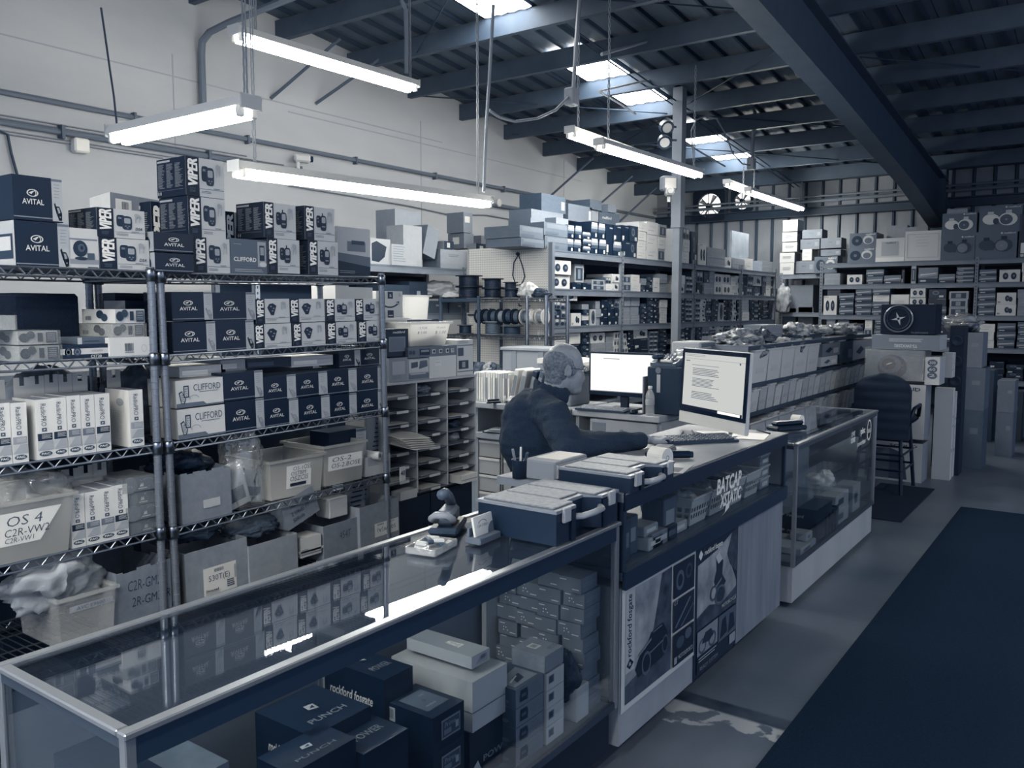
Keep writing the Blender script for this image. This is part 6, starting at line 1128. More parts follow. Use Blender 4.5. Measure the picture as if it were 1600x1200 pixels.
for k, (u0, t) in enumerate(((692, .5), (700, .75), (712, .6), (590, .7), (600, .4))): q = at(u0, 440, y=7.35); tag(MB().cbox(-.06, .06, -.05, .05, 0, .2-.02*k, P(t), .004).box(-.04, .04, -.0505, -.05, .05, .1, P(.3)).obj('small_box', None, (q.x, 7.36, 1.778)), 'small upright box at the back of the spool rack top, %s along' % ORD[k], 'box')
def tote(label, u0, u1, vt, y, zb, t=.5):
    p, q = at(u0, vt, y=y), at(u1, vt, y=y); w, hh = q.x-p.x, p.z-zb; o = thing('tote_bin', label, 'bin', ((p.x+q.x)/2, y+.2, zb)); m = P(t, .5); b = MB(); l = .02
    b.prism([(-w/2+l, -.18), (w/2-l, -.18), (w/2-l, .18), (-w/2+l, .18)], 0, hh-.03, m).obj('body', o); MB().cbox(-w/2, w/2, -.2, .2, hh-.03, hh, m, .006).obj('lid', o)
    for x in (-w/4, w/4): MB().box(x-.03, x+.03, -.19, -.18, .02, hh-.03, P(t-.05)).obj('rib', o)
tote('grey lidded tote below the spool rack shelf', 781, 866, 542, 6.4, .925, .55)
for k, (u, t) in enumerate(((738, .1), (752, .3), (765, .6), (774, .2))): q = at(u, 560, y=6.9); crumple('clutter_bag', 'bagged part under the spool rack, %s along' % ORD[k], 'bag', (q.x, 6.9, .96), (.16, .16, .16), P(t, .4, bump=.6, scale=26, var=.08), 80+k, .35)
# ================================================================ benches
BN = P(.58, .6, var=.03, scale=4)
o = thing('work_bench', 'pale work bench with a shelf and clear drawers below', 'bench', (-3.85, 5.42, 0))
MB().cbox(-.46, .5, 0, .6, .855, .905, BN, .006).obj('top', o); MB().cbox(-.46, .5, .03, .6, .60, .65, BN, .004).obj('shelf', o)
for x in (-.45, .46): MB().box(x, x+.03, .05, .58, 0, .855, BN).obj('leg_panel', o)
CL = sheet('drawer_plastic', .3, .72, .25, .2, 20)
for c in range(2):
    o = thing('drawer_tower', 'clear plastic drawer tower under the bench, %s' % ('outer one', 'inner one')[c], 'drawers', (-4.17+.27*c, 5.50, 0)); MB().box(-.125, -.118, 0, .38, 0, .59, P(.7)).box(.118, .125, 0, .38, 0, .59, P(.7)).box(-.125, .125, 0, .38, .58, .59, P(.7)).obj('frame', o)
    for r in range(4):
        z = .01+r*.145; d = MB().box(-.113, .113, -.015, .36, z, z+.13, CL).obj('drawer', o); MB().box(-.113, .113, -.02, -.012, z+.115, z+.135, P(.78)).obj('lip', d); MB().box(-.08, .08, .01, .05, z+.01, z+.06+.02*((r+c) % 3), P((.3, .6, .75, .2)[(r+c) % 4], .7)).obj('contents', d)
zb = .906
for k in range(15):
    x = -4.31+.0245*k; r = random.Random(100+k); b = MB().cbox(0, .02+.002*r.random(), 0, .22, 0, .235+.012*r.random(), P(r.choice((.82, .74, .66, .8)), .6), .002).obj('catalog', None, (x, 5.47, zb)); tag(b, 'upright catalog in the row on the bench, %s from the sorter' % ORD[k], 'catalog', 'catalogs in a row on the bench'); MB().box(.002, .018, -.0012, 0, .02, .2, P(r.choice((.5, .7, .85)))).obj('spine_print', b)
for k, (x, t, l) in enumerate(((-3.95, .8, .22), (-3.88, .72, .25), (-3.79, .15, .28), (-3.73, .3, .30))): b = MB().cbox(0, .045, 0, .24, 0, .29, P(t, .6), .006).obj('binder', None, (x, 5.46, zb+.002), (0, l, 0)); tag(b, 'leaning binder beside the catalogs, %s one' % ORD[k], 'binder', 'leaning binders'); MB().box(.008, .037, -.0015, 0, .05, .24, P(.5)).obj('spine_label', b)
o = thing('hole_stapler', 'black stapler lying on the bench before the catalogs', 'stapler', (-4.06, 5.47-.06, zb), 1.2); MB().cbox(-.06, .06, -.015, .015, 0, .012, P(.08), .003).obj('base', o); MB().cbox(-.06, .05, -.013, .013, .016, .034, P(.1, .3), .006).obj('arm', o)
tag(MB().lathe([(.0, 0), (.014, 0), (.014, .04), (.008, .05), (.008, .065), (0, .065)], P(.7, .2), 12).obj('glue_bottle', None, (-3.98, 5.46, zb), smooth=True), 'small clear bottle before the catalogs', 'bottle')
crumple('cable_coil', 'white coiled cable in a bag on the bench', 'cable', (-3.86, 5.44+.03, zb), (.18, .14, .07), P(.75, .3, bump=.9, scale=40), 33, .3)
for k in range(4): tag(MB().cbox(-.11, .11, -.08, .08, 0, .008, P((.1, .8, .75, .6)[k]), .001).obj('folder', None, (-4.1+.02*k, 5.53, .651+.009*k), (0, 0, .1*k)), 'flat folder on the bench shelf, %s up' % ORD[k], 'folder')
# second bench with drawer
o = thing('work_bench', 'pale bench with a drawer under the lit monitor', 'bench', (-2.97, 5.44, 0), -.04)
MB().cbox(-.38, .37, 0, .62, .855, .903, BN, .006).obj('top', o); MB().box(-.36, -.33, .03, .6, 0, .855, BN).obj('leg_panel', o); MB().box(.34, .37, .03, .6, 0, .855, BN).obj('leg_panel', o); d = MB().cbox(-.22, .345, .012, .5, .68, .845, P(.56, .6, var=.03, scale=4), .004).obj('drawer', o); MB().lathe([(0, 0), (.012, 0), (.016, .015), (0, .018)], P(.4, .4), 12, Matrix.Translation((.06, .012, .77)) @ Matrix.Rotation(math.pi/2, 4, 'X')).obj('knob', d); MB().box(-.2, -.08, .0105, .012, .75, .82, P(.42)).obj('sticker', d); MB().box(-.33, .34, .04, .58, .30, .33, BN).obj('shelf', o)
o = thing('monitor', 'black framed monitor with a glaring white screen', 'monitor', (-3.02, 5.66, .904), 0); wd, h0, h1 = .60, .10, .435
MB().cbox(-wd/2, wd/2, 0, .04, h0, h1, P(.06, .3), .005).obj('housing', o); MB().box(-wd/2+.018, wd/2-.018, -.002, 0, h0+.03, h1-.016, SCW).obj('display', o); MB().box(-.03, .03, .02, .05, 0, h0+.05, P(.07)).obj('stand_neck', o); MB().cbox(-.12, .12, -.05, .12, 0, .012, P(.07), .004).obj('stand_foot', o); MB().box(-.17, -.03, -.0026, -.0022, h1-.055, h1-.05, ink).box(-wd/2+.02, wd/2-.02, -.0026, -.0022, h0+.03, h0+.036, ink2).obj('page_text', o)
o = keyboard('dark keyboard on the bench below the glaring monitor', (-3.10, 5.50, .904), -math.pi/2, .42, .13, .18, .5)
o = thing('computer_mouse', 'dark computer mouse on a pad beside the keyboard', 'mouse', (-2.83, 5.475, .904)); MB().cbox(-.09, .07, -.04, .06, 0, .003, P(.1), .001).obj('pad', o); MB().lathe([(.03, .003), (.031, .015), (.025, .03), (.01, .036), (0, .037)], P(.1, .25), 16, Matrix.Diagonal((.9, 1.5, 1, 1))).obj('shell', o, smooth=True)
o = thing('computer_tower', 'dark computer tower on the bench with a pale strip', 'computer', (-2.63, 5.62, .904), .0); MB().cbox(-.13, .13, -.08, .30, 0, .345, P(.13, .4), .008).obj('case', o); MB().box(-.05, -.022, -.083, -.08, .16, .29, P(.62)).obj('pale_strip', o); MB().lathe([(.016, 0), (.022, 0), (.022, .003), (.016, .003)], P(.4), 16, Matrix.Translation((-.04, -.08, .32)) @ Matrix.Rotation(math.pi/2, 4, 'X')).obj('emblem', o)
tag(MB().cbox(-.006, .006, -.05, .12, 0, .27, P(.45), .002).obj('bookend', None, (-2.785, 5.58, .904)), 'thin grey panel standing between monitor and tower', 'panel')
o = thing('water_bottle', 'clear ribbed water bottle standing on the bench corner', 'bottle', (-2.70, 5.475, .904)); pr = [(.0, 0), (.03, 0), (.033, .01)]
for i in range(6): pr += [(.033, .012+.018*i), (.030, .020+.018*i), (.033, .028+.018*i)]
pr += [(.033, .13), (.03, .15), (.018, .175), (.013, .185), (.013, .195)]; MB().lathe(pr, CLEARP, 18).obj('body', o, smooth=True); MB().lathe([(.0, .192), (.015, .192), (.015, .21), (0, .21)], P(.82), 14).obj('cap', o); MB().lathe([(.0335, .075), (.0335, .115)], P(.6), 18).obj('label', o)
o = thing('desk_telephone', 'grey desk telephone wrapped in plastic on the computer tower', 'telephone', (-2.66, 5.66, 1.25)); MB().prism([(-.07, 0), (.08, 0), (.08, .07), (-.07, .025)], -.1, .1, P(.3, .3), Matrix(((0, 0, 1, 0), (1, 0, 0, 0), (0, 1, 0, 0), (0, 0, 0, 1)))).obj('base', o); MB().cbox(-.09, -.04, -.08, .07, .05, .085, P(.2, .3), .012).obj('handset', o); MB().cbox(-.02, .07, -.075, -.05, .03, .05, P(.75), .005).obj('silver_edge', o)
for i in range(9): MB().cbox(-.02+.03*(i % 3), 0+.03*(i % 3), -.02+.025*(i//3), 0+.025*(i//3), .05+.01*(i//3), .064+.012*(i//3), P(.5), .003).obj('key', o)
crumple('plastic_bag', 'crumpled clear bag lying on the desk telephone', 'bag', (-2.55, 5.80, 1.25), (.22, .2, .14), WRAP, 91, .4)
# thick curled catalogue behind the man
o = thing('catalog_stack', 'thick white curled catalog lying behind the man', 'catalog', (-3.55, 5.72, .905))
MB().cbox(-.17, .12, -.15, .15, 0, .33, P(.5), .008).obj('file_box', o); cb_ = MB(); cb_.grid(lambda i, j: (-.19+.36*i+(.05*math.sin((i-.7)*5) if i > .7 else 0), -.16+.32*j, .37-(.09*((i-.72)/.28)**2 if i > .72 else 0)), 16, 2, P(.85)); cb_.grid(lambda i, j: (-.19+.34*i, -.16+.32*j, .345-(.06*((i-.75)/.25)**2 if i > .75 else 0)), 16, 2, P(.7)); cb_.box(-.19, .08, -.16, .16, .33, .368, P(.82)); cb_.obj('curled_pages', o)
# ================================================================ long stock shelving (front faces the counter)
AX = -4.92; AP = [7.62, 9.18, 11.35, 13.2, 14.85]; AZ = [2.30, 1.885, 1.475, 1.03]; ADEP = .6
as_ = steel_shelving('long steel stock shelving running back from the pegboard', 'x', AP[0], AP[-1], AX, ADEP, AZ+[.55, .12], AP, 2.36)
MB().box(AX-ADEP-.02, AX-ADEP-.005, AP[0], AP[-1], .1, 2.27, P(.1)).obj('back_or_shade_panel', as_)  # added dark sheet standing in for shade in the gaps above the cartons
# carton looks
SPW = Box({'*': .74, 'f': .76, 't': .6}, [('speaker_picture', [('f', .12, DC(.55, .5, .12, .26)), ('f', .35, DC(.57, .52, .05, .12)), ('f', .15, DC(.72, .42, .1, .22)), ('f', .3, BARS(.06, .1, .2, .25, 6))])])
SPW2 = Box({'*': .72, 'f': .76, 't': .6}, [('speaker_picture', [('f', .12, DC(.3, .48, .14, .28)), ('f', .12, DC(.7, .48, .14, .28)), ('f', .4, DC(.31, .5, .05, .1)), ('f', .4, DC(.71, .5, .05, .1)), ('f', .5, LINES(.05, .9, .5, .96, 1, .6, 2))])])
DKL = Box({'*': .06, 'f': .07, 't': .15}, [('label', [('f', .78, RC(.08, .1, .34, .34)), ('f', .7, RC(.08, .02, .2, .08)), ('f', .6, LINES(.5, .84, .95, .9, 1, .7, 2, 0))])], .35)
DKL2 = Box({'*': .1, 'f': .12, 't': .2}, [('label', [('f', .72, RC(.6, .08, .85, .3)), ('f', .4, DC(.4, .6, .2, .25)), ('f', .2, DC(.4, .6, .12, .15))])], .35)
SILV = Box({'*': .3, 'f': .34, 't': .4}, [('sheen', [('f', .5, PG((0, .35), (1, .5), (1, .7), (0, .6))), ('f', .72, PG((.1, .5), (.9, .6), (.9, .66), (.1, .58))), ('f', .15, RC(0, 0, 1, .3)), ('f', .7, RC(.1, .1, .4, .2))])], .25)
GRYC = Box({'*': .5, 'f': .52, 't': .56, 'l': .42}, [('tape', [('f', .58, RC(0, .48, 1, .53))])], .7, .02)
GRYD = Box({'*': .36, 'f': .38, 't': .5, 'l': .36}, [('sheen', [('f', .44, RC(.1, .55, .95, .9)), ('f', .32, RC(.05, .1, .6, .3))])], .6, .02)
WHTC = Box({'*': .76, 'f': .78, 'l': .66}, [('line', [('f', .55, RC(.1, .3, .6, .34)), ('f', .6, LINES(.2, .5, .8, .7, 2, .2, 4))])])
WINB = Box({'*': .55, 'f': .6}, [('window', [('f', .2, RC(.1, .12, .88, .8)), ('f', .5, RC(.35, .2, .62, .72))])], .4)
MIXB = Box({'*': .3, 'f': .42}, [('print', [('f', .12, DC(.25, .3, .2, .22)), ('f', .72, DC(.7, .7, .18, .2)), ('f', .1, DC(.7, .3, .22, .2)), ('f', .7, RC(.1, .6, .4, .85))])], .4)
GRAD = Box({'*': .06, 'f': .09, 't': .2}, [('sheen', [('f', .25, RC(0, .35, 1, .62)), ('f', .5, RC(0, .55, 1, .8)), ('f', .72, RC(.08, .72, .92, .94)), ('f', .8, RC(.6, .06, .82, .28))])], .3)
OVAL = Box({'*': .62, 'f': .66}, [('picture', [('f', .15, DC(.5, .5, .3, .42)), ('f', .35, RG(.5, .5, .22, .32, .7))])])
TYPES = {'a': (SPW, 'white carton with one speaker picture'), 'b': (SPW2, 'white carton with two speaker pictures'), 'd': (DKL, 'black carton with white label'), 'e': (DKL2, 'dark carton with pale sticker'), 's': (SILV, 'silvery striped carton'), 'g': (GRYC, 'plain grey carton'), 'w': (WHTC, 'plain white carton'), 'n': (WINB, 'window carton'), 'm': (MIXB, 'mottled printed carton'), 'r': (GRAD, 'shiny black and silver carton'), 'o': (OVAL, 'carton with oval speaker')}
SHN = ['top shelf', 'second shelf', 'third shelf', 'fourth shelf']
def stack_row(where, face, F, u_list, z0, dep, grp):
    """columns: (u0, u1, top row v, how many, type key or string of keys from the bottom up)"""
    for ci, (u0, u1, vt, n, ty) in enumerate(u_list):
        um = (u0+u1)/2
        if face == 'x': p, q = at(u0, vt, x=F), at(u1, vt, x=F); zt = at(um, vt, x=F).z; c0, c1 = p.y, q.y
        else: p, q = at(u0, vt, y=F), at(u1, vt, y=F); zt = at(um, vt, y=F).z; c0, c1 = p.x, q.x
        hh = max((zt-z0)/n, .03)
        for k in range(n):
            tp, look = TYPES[ty[k % len(ty)]]; j = (hash((ci*7+k*3) % 11) % 7-3)*.003; w = max((c1-c0)-.006-.01*((ci+k) % 3), .02)
            nm = 'speaker_carton' if ty[k % len(ty)] in 'abo' else ('amplifier_carton' if ty[k % len(ty)] in 'ders' else 'stock_carton'); lab = '%s, %s column%s, %s' % (look, ORD[ci], (', %s up' % ORD[k]) if n > 1 else '', where)
            if face == 'x': tp.put(nm, lab, 'box', (F-dep/2+j-.012, (c0+c1)/2, z0+hh*k), (dep, w, hh-.002), group=grp)
            else: tp.put(nm, lab, 'box', ((c0+c1)/2, F+dep/2+j+.012, z0+hh*k), (dep, w, hh-.002), rz=-math.pi/2, group=grp)
FA = AX-.02
T = 'top of long shelving'
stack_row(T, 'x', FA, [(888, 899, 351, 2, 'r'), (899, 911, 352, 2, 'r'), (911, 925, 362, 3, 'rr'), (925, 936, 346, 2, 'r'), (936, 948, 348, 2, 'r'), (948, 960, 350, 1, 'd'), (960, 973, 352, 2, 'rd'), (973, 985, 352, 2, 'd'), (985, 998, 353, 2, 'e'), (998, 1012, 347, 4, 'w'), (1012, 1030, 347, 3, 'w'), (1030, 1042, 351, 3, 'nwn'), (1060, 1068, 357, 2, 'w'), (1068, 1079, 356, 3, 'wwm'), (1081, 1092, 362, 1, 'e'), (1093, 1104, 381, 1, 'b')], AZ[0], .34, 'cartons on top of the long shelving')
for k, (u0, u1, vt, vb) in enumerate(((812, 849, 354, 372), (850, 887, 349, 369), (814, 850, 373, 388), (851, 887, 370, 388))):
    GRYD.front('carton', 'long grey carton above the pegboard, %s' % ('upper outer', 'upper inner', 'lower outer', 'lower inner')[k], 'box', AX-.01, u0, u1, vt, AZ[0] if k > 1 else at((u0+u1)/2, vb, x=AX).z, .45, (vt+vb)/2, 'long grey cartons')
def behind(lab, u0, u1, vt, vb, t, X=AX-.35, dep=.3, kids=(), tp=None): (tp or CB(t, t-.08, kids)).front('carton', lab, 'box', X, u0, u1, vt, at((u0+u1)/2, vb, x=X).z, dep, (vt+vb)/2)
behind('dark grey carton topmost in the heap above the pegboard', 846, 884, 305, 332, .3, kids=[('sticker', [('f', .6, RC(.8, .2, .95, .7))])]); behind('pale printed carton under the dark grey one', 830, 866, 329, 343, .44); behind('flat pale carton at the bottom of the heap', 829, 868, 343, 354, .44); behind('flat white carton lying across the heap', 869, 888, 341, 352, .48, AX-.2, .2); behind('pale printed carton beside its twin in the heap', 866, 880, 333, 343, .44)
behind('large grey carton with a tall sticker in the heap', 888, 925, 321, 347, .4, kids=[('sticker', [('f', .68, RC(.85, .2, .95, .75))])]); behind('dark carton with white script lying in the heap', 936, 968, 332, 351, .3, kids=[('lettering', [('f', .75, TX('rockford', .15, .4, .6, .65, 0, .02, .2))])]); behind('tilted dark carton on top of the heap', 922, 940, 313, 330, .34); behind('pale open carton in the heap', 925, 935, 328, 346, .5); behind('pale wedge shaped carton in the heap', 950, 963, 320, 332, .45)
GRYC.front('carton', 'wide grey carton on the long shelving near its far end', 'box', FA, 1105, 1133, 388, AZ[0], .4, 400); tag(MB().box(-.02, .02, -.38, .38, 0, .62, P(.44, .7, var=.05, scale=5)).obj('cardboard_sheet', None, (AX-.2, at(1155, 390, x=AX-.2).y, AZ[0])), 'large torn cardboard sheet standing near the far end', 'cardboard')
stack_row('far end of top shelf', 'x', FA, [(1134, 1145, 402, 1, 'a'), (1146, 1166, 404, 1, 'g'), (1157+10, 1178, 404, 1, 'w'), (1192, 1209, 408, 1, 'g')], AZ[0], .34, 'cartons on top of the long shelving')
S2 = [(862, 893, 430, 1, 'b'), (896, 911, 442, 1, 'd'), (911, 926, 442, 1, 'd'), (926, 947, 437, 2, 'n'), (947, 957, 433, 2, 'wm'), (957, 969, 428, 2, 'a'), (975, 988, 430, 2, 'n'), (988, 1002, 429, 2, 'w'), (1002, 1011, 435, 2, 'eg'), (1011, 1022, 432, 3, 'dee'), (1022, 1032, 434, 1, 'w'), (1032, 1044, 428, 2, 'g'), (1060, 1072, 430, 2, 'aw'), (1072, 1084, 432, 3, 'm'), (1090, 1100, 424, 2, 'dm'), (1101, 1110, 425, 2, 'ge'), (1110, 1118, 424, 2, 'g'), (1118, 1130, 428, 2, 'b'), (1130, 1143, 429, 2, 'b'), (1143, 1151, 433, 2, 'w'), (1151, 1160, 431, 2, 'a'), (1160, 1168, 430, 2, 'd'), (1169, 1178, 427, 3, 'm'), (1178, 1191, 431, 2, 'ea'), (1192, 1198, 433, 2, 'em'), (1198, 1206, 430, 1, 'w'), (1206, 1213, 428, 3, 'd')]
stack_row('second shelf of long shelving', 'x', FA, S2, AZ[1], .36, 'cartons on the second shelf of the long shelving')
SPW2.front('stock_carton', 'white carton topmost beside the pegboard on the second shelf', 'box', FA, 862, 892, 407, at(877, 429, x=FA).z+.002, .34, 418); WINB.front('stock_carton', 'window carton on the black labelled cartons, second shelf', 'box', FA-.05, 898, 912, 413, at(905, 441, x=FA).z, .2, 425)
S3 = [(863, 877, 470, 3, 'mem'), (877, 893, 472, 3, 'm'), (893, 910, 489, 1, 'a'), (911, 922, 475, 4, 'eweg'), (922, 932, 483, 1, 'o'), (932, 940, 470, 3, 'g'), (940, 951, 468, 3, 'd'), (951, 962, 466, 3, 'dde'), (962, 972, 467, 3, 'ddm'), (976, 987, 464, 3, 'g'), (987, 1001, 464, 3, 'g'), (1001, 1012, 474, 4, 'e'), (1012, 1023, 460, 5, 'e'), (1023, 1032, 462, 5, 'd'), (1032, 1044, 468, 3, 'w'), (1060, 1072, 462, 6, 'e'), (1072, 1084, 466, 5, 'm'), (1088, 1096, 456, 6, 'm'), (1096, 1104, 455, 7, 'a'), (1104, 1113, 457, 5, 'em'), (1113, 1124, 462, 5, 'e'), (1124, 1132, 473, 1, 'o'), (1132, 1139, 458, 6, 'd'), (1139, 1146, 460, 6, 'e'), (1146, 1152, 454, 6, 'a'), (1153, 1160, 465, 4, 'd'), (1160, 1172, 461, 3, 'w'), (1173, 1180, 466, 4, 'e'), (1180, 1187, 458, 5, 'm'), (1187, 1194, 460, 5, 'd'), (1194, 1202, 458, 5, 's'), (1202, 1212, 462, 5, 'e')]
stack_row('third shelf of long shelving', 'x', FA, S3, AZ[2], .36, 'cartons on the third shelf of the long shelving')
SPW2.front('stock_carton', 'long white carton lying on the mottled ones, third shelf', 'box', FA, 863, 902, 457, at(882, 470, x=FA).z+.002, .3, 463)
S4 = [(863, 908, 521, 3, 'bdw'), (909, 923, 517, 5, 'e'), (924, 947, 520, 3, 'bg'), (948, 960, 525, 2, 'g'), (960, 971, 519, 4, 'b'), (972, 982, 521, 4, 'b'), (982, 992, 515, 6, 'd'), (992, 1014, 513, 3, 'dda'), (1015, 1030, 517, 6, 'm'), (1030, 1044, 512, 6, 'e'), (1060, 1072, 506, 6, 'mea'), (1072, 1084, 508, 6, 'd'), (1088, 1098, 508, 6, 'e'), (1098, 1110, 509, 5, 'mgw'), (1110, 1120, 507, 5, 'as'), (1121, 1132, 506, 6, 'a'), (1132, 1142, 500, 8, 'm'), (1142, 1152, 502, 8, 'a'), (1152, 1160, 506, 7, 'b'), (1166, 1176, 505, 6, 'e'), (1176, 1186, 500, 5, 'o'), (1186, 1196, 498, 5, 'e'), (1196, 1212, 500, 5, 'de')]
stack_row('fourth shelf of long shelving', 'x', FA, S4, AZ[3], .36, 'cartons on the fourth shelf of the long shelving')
# ================================================================ back shelving, facing the photographer
BYF = 14.4; BP = [-4.01, -1.74, .5]; BZ = [2.41, 2.06, 1.565, 1.08, .6]
bs_ = steel_shelving('back steel shelving of speaker cartons under the ribbed wall', 'y', BP[0], BP[-1], BYF, .75, BZ, BP, 2.44)
MB().box(BP[0], BP[-1], BYF+.76, BYF+.775, .1, 2.38, P(.08)).obj('back_or_shade_panel', bs_)  # dark sheet added before the ribbed wall to give darkness behind the cartons
POD = lambda body, foam: Box({'*': .33, 'f': .35, 't': .42}, [('speaker_picture', [('f', body, DC(.28, .5, .2, .2)), ('f', body-.1, RC(.2, .66, .34, .78)), ('f', .2, DC(.4, .42, .07, .12)), ('f', body, DC(.68, .48, .22, .24)), ('f', body-.1, RC(.62, .7, .76, .82)), ('f', foam, DC(.64, .47, .15, .19)), ('f', .5, DC(.64, .47, .03, .04))]), ('lettering', [('f', .8, TX('rockford', .68, .9, .96, .96, 0, .02, .2)), ('f', .8, PG((.6, .93), (.63, .97), (.66, .93), (.63, .89)))])])
PODW, PODB = POD(.8, .3), POD(.2, .45)
COAX = Box({'*': .35, 'f': .37}, [('speaker_picture', [('f', .12, DC(.28, .48, .2, .34)), ('f', .35, DC(.28, .48, .06, .1)), ('f', .68, DC(.7, .52, .2, .3)), ('f', .35, DC(.7, .46, .14, .2))]), ('lettering', [('f', .8, TX('rockford', .6, .84, .95, .95, 0, .02, .2))])])
GBK = 'large cartons on the back shelving'
def bfront(tp, lab, u0, u1, vt, zb, dep=.5, name='speaker_carton', F=BYF+.02, group=GBK):
    p, q = at(u0, vt, y=F), at(u1, vt, y=F); return tp.put(name, lab, 'box', ((p.x+q.x)/2, F+dep/2, zb), (dep, q.x-p.x, p.z-zb), rz=-math.pi/2, group=group)
zt = BZ[0]; zu = lambda u, v: at(u, v, y=BYF+.02).z
bfront(COAX, 'slate carton with two speaker pictures, lower, back shelving top', 1325, 1368, 388, zt); bfront(COAX, 'slate carton with two speaker pictures, upper, back shelving top', 1328, 1370, 365, zu(1348, 387))
PLN = Box({'*': .66, 'f': .7}, [('panel', [('f', .6, RC(.2, .25, .8, .85)), ('f', .3, TX('rockford', .35, .76, .7, .84, 0, .02, .2)), ('f', .8, RC(0, .0, 1, .18))])], .35); bfront(PLN, 'pale carton with a small dark heading on the back shelving top', 1369, 1414, 373, zt); bfront(Box({'*': .72, 'f': .74}, [('line', [('f', .62, RC(.06, .1, .94, .12)), ('f', .62, RC(.06, .88, .94, .9)), ('f', .62, RC(.06, .1, .075, .9)), ('f', .62, RC(.925, .1, .94, .9)), ('f', .6, LINES(.3, .4, .7, .8, 4, .1, 3, .2))])], .4), 'largest white carton with thin outlines on the back shelving top', 1415, 1471, 362, zt)
bfront(GRYC, 'dim grey carton behind the pale carton with heading', 1386, 1418, 353, zt, .2, F=BYF+.45); bfront(GRYC, 'dim long carton behind the largest white one', 1418, 1450, 355, zt, .2, F=BYF+.45)
bfront(PODB, 'slate carton picturing black speaker pods, lower of the first pair', 1471, 1524, 369, zt); bfront(PODW, 'slate carton picturing white speaker pods, upper of the first pair', 1473, 1527, 334, zu(1500, 369)); bfront(PODB, 'slate carton picturing black speaker pods, lower of the outer pair', 1525, 1590, 363, zt); bfront(PODW, 'slate carton picturing white speaker pods, upper of the outer pair', 1531, 1598, 323, zu(1558, 363)); bfront(GRYC, 'flat pale carton on top of the first pod pair', 1480, 1512, 327, zu(1500, 334), .3); bfront(DKL, 'dark carton with labels at the frame edge, back shelving top', 1594, 1640, 335, zt)
GB2 = 'cartons on the back shelving'
stack_row('upper back shelf', 'y', BYF, [(1288, 1313, 427, 1, 'g'), (1323, 1348, 429, 1, 'b'), (1353, 1381, 421, 2, 's'), (1381, 1408, 430, 1, 's'), (1408, 1414, 421, 1, 'd'), (1423, 1433, 414, 1, 'n'), (1435, 1466, 418, 1, 's'), (1466, 1493, 428, 1, 's'), (1494, 1523, 417, 4, 's'), (1530, 1558, 421, 2, 's'), (1561, 1595, 421, 1, 'b'), (1597, 1625, 410, 2, 'w')], BZ[1], .5, GB2)
stack_row('middle back shelf', 'y', BYF, [(1287, 1308, 462, 1, 'b'), (1311, 1335, 458, 3, 's'), (1336, 1363, 452, 4, 's'), (1363, 1391, 450, 4, 'ssw'), (1391, 1421, 460, 1, 'w'), (1422, 1447, 450, 3, 'b'), (1450, 1480, 452, 3, 'sde'), (1483, 1514, 455, 3, 'n'), (1528, 1557, 447, 4, 's'), (1557, 1589, 457, 2, 'a'), (1590, 1625, 452, 3, 'g')], BZ[2], .5, GB2)
GRYC.put('stock_carton', 'pale carton on the first white carton of the middle back shelf', 'box', (at(1300, 460, y=BYF).x, BYF+.3, zu(1297, 462)), (.4, .2, .14), rz=-math.pi/2, group=GB2)
stack_row('lower back shelf', 'y', BYF, [(1290, 1306, 497, 3, 'gw'), (1308, 1327, 500, 4, 's'), (1330, 1350, 505, 3, 'ds'), (1350, 1364, 500, 3, 'wn'), (1366, 1395, 498, 5, 's'), (1465, 1490, 500, 4, 'de'), (1490, 1520, 498, 5, 'g'), (1530, 1555, 506, 3, 'w'), (1558, 1588, 505, 3, 's'), (1590, 1625, 503, 4, 's')], BZ[3], .5, GB2)
stack_row('lowest back shelf', 'y', BYF, [(1290, 1320, 560, 2, 'd'), (1480, 1520, 560, 2, 'e'), (1545, 1570, 565, 3, 'd'), (1572, 1600, 570, 4, 'de'), (1602, 1630, 565, 3, 'e')], BZ[4], .5, GB2)
# side unit in the corner: cartons piled beside the back shelving
CY = 15.1
steel_shelving('dim corner shelving between the long and the back shelving', 'y', -4.75, -4.1, CY, .7, (2.27, 1.6, 1.0), (-4.9, -4.02), 2.3)
PRC = Box({'*': .7, 'f': .72, 'r': .42, 't': .6}, [('print', [('f', .4, LINES(.2, .35, .8, .65, 3, .4, 4)), ('f', .5, RC(.02, .04, .98, .06))])])
for k, (u0, u1, vt, vb) in enumerate(((1218, 1240, 411, 430), (1218, 1241, 395, 411), (1222, 1245, 379, 394), (1222, 1245, 363, 378), (1223, 1246, 344, 362))): p, q = at(u0, vt, y=CY), at(u1, vt, y=CY); z0 = at(u0, vb, y=CY).z; PRC.put('carton', 'white printed carton in the tall corner pile, %s up' % ORD[k], 'box', ((p.x+q.x)/2, CY+.2, z0), (.35, q.x-p.x, p.z-z0-.003), rz=-math.pi/2, group='white printed cartons in the corner pile')
KR = CB(.44, .36, [('label', [('f', .56, RC(.75, .3, .92, .7)), ('f', .3, LINES(.35, .5, .6, .62, 2, .4, 3))])])
for k, (u0, u1, vt, vb, t) in enumerate(((1241, 1272, 408, 427, 0), (1272, 1308, 401, 427, 1), (1253, 1268, 389, 407, 2), (1250, 1280, 374, 390, 0), (1253, 1284, 359, 373, 0), (1282, 1314, 372, 388, 0), (1282, 1313, 390, 400, 0))):
    F2 = CY-.1 if k == 1 else CY+.1; p, q = at(u0, vt, y=F2), at(u1, vt, y=F2); z0 = at(u0, vb, y=F2).z; (KR, COAX, WHTC)[t].put('carton', ('kraft', 'slate speaker', 'pale small')[t]+' carton piled in the corner, %s of the heap' % ORD[k], 'box', ((p.x+q.x)/2, F2+.2, z0), (.34, q.x-p.x, p.z-z0-.003), rz=-math.pi/2, group='cartons piled in the corner')
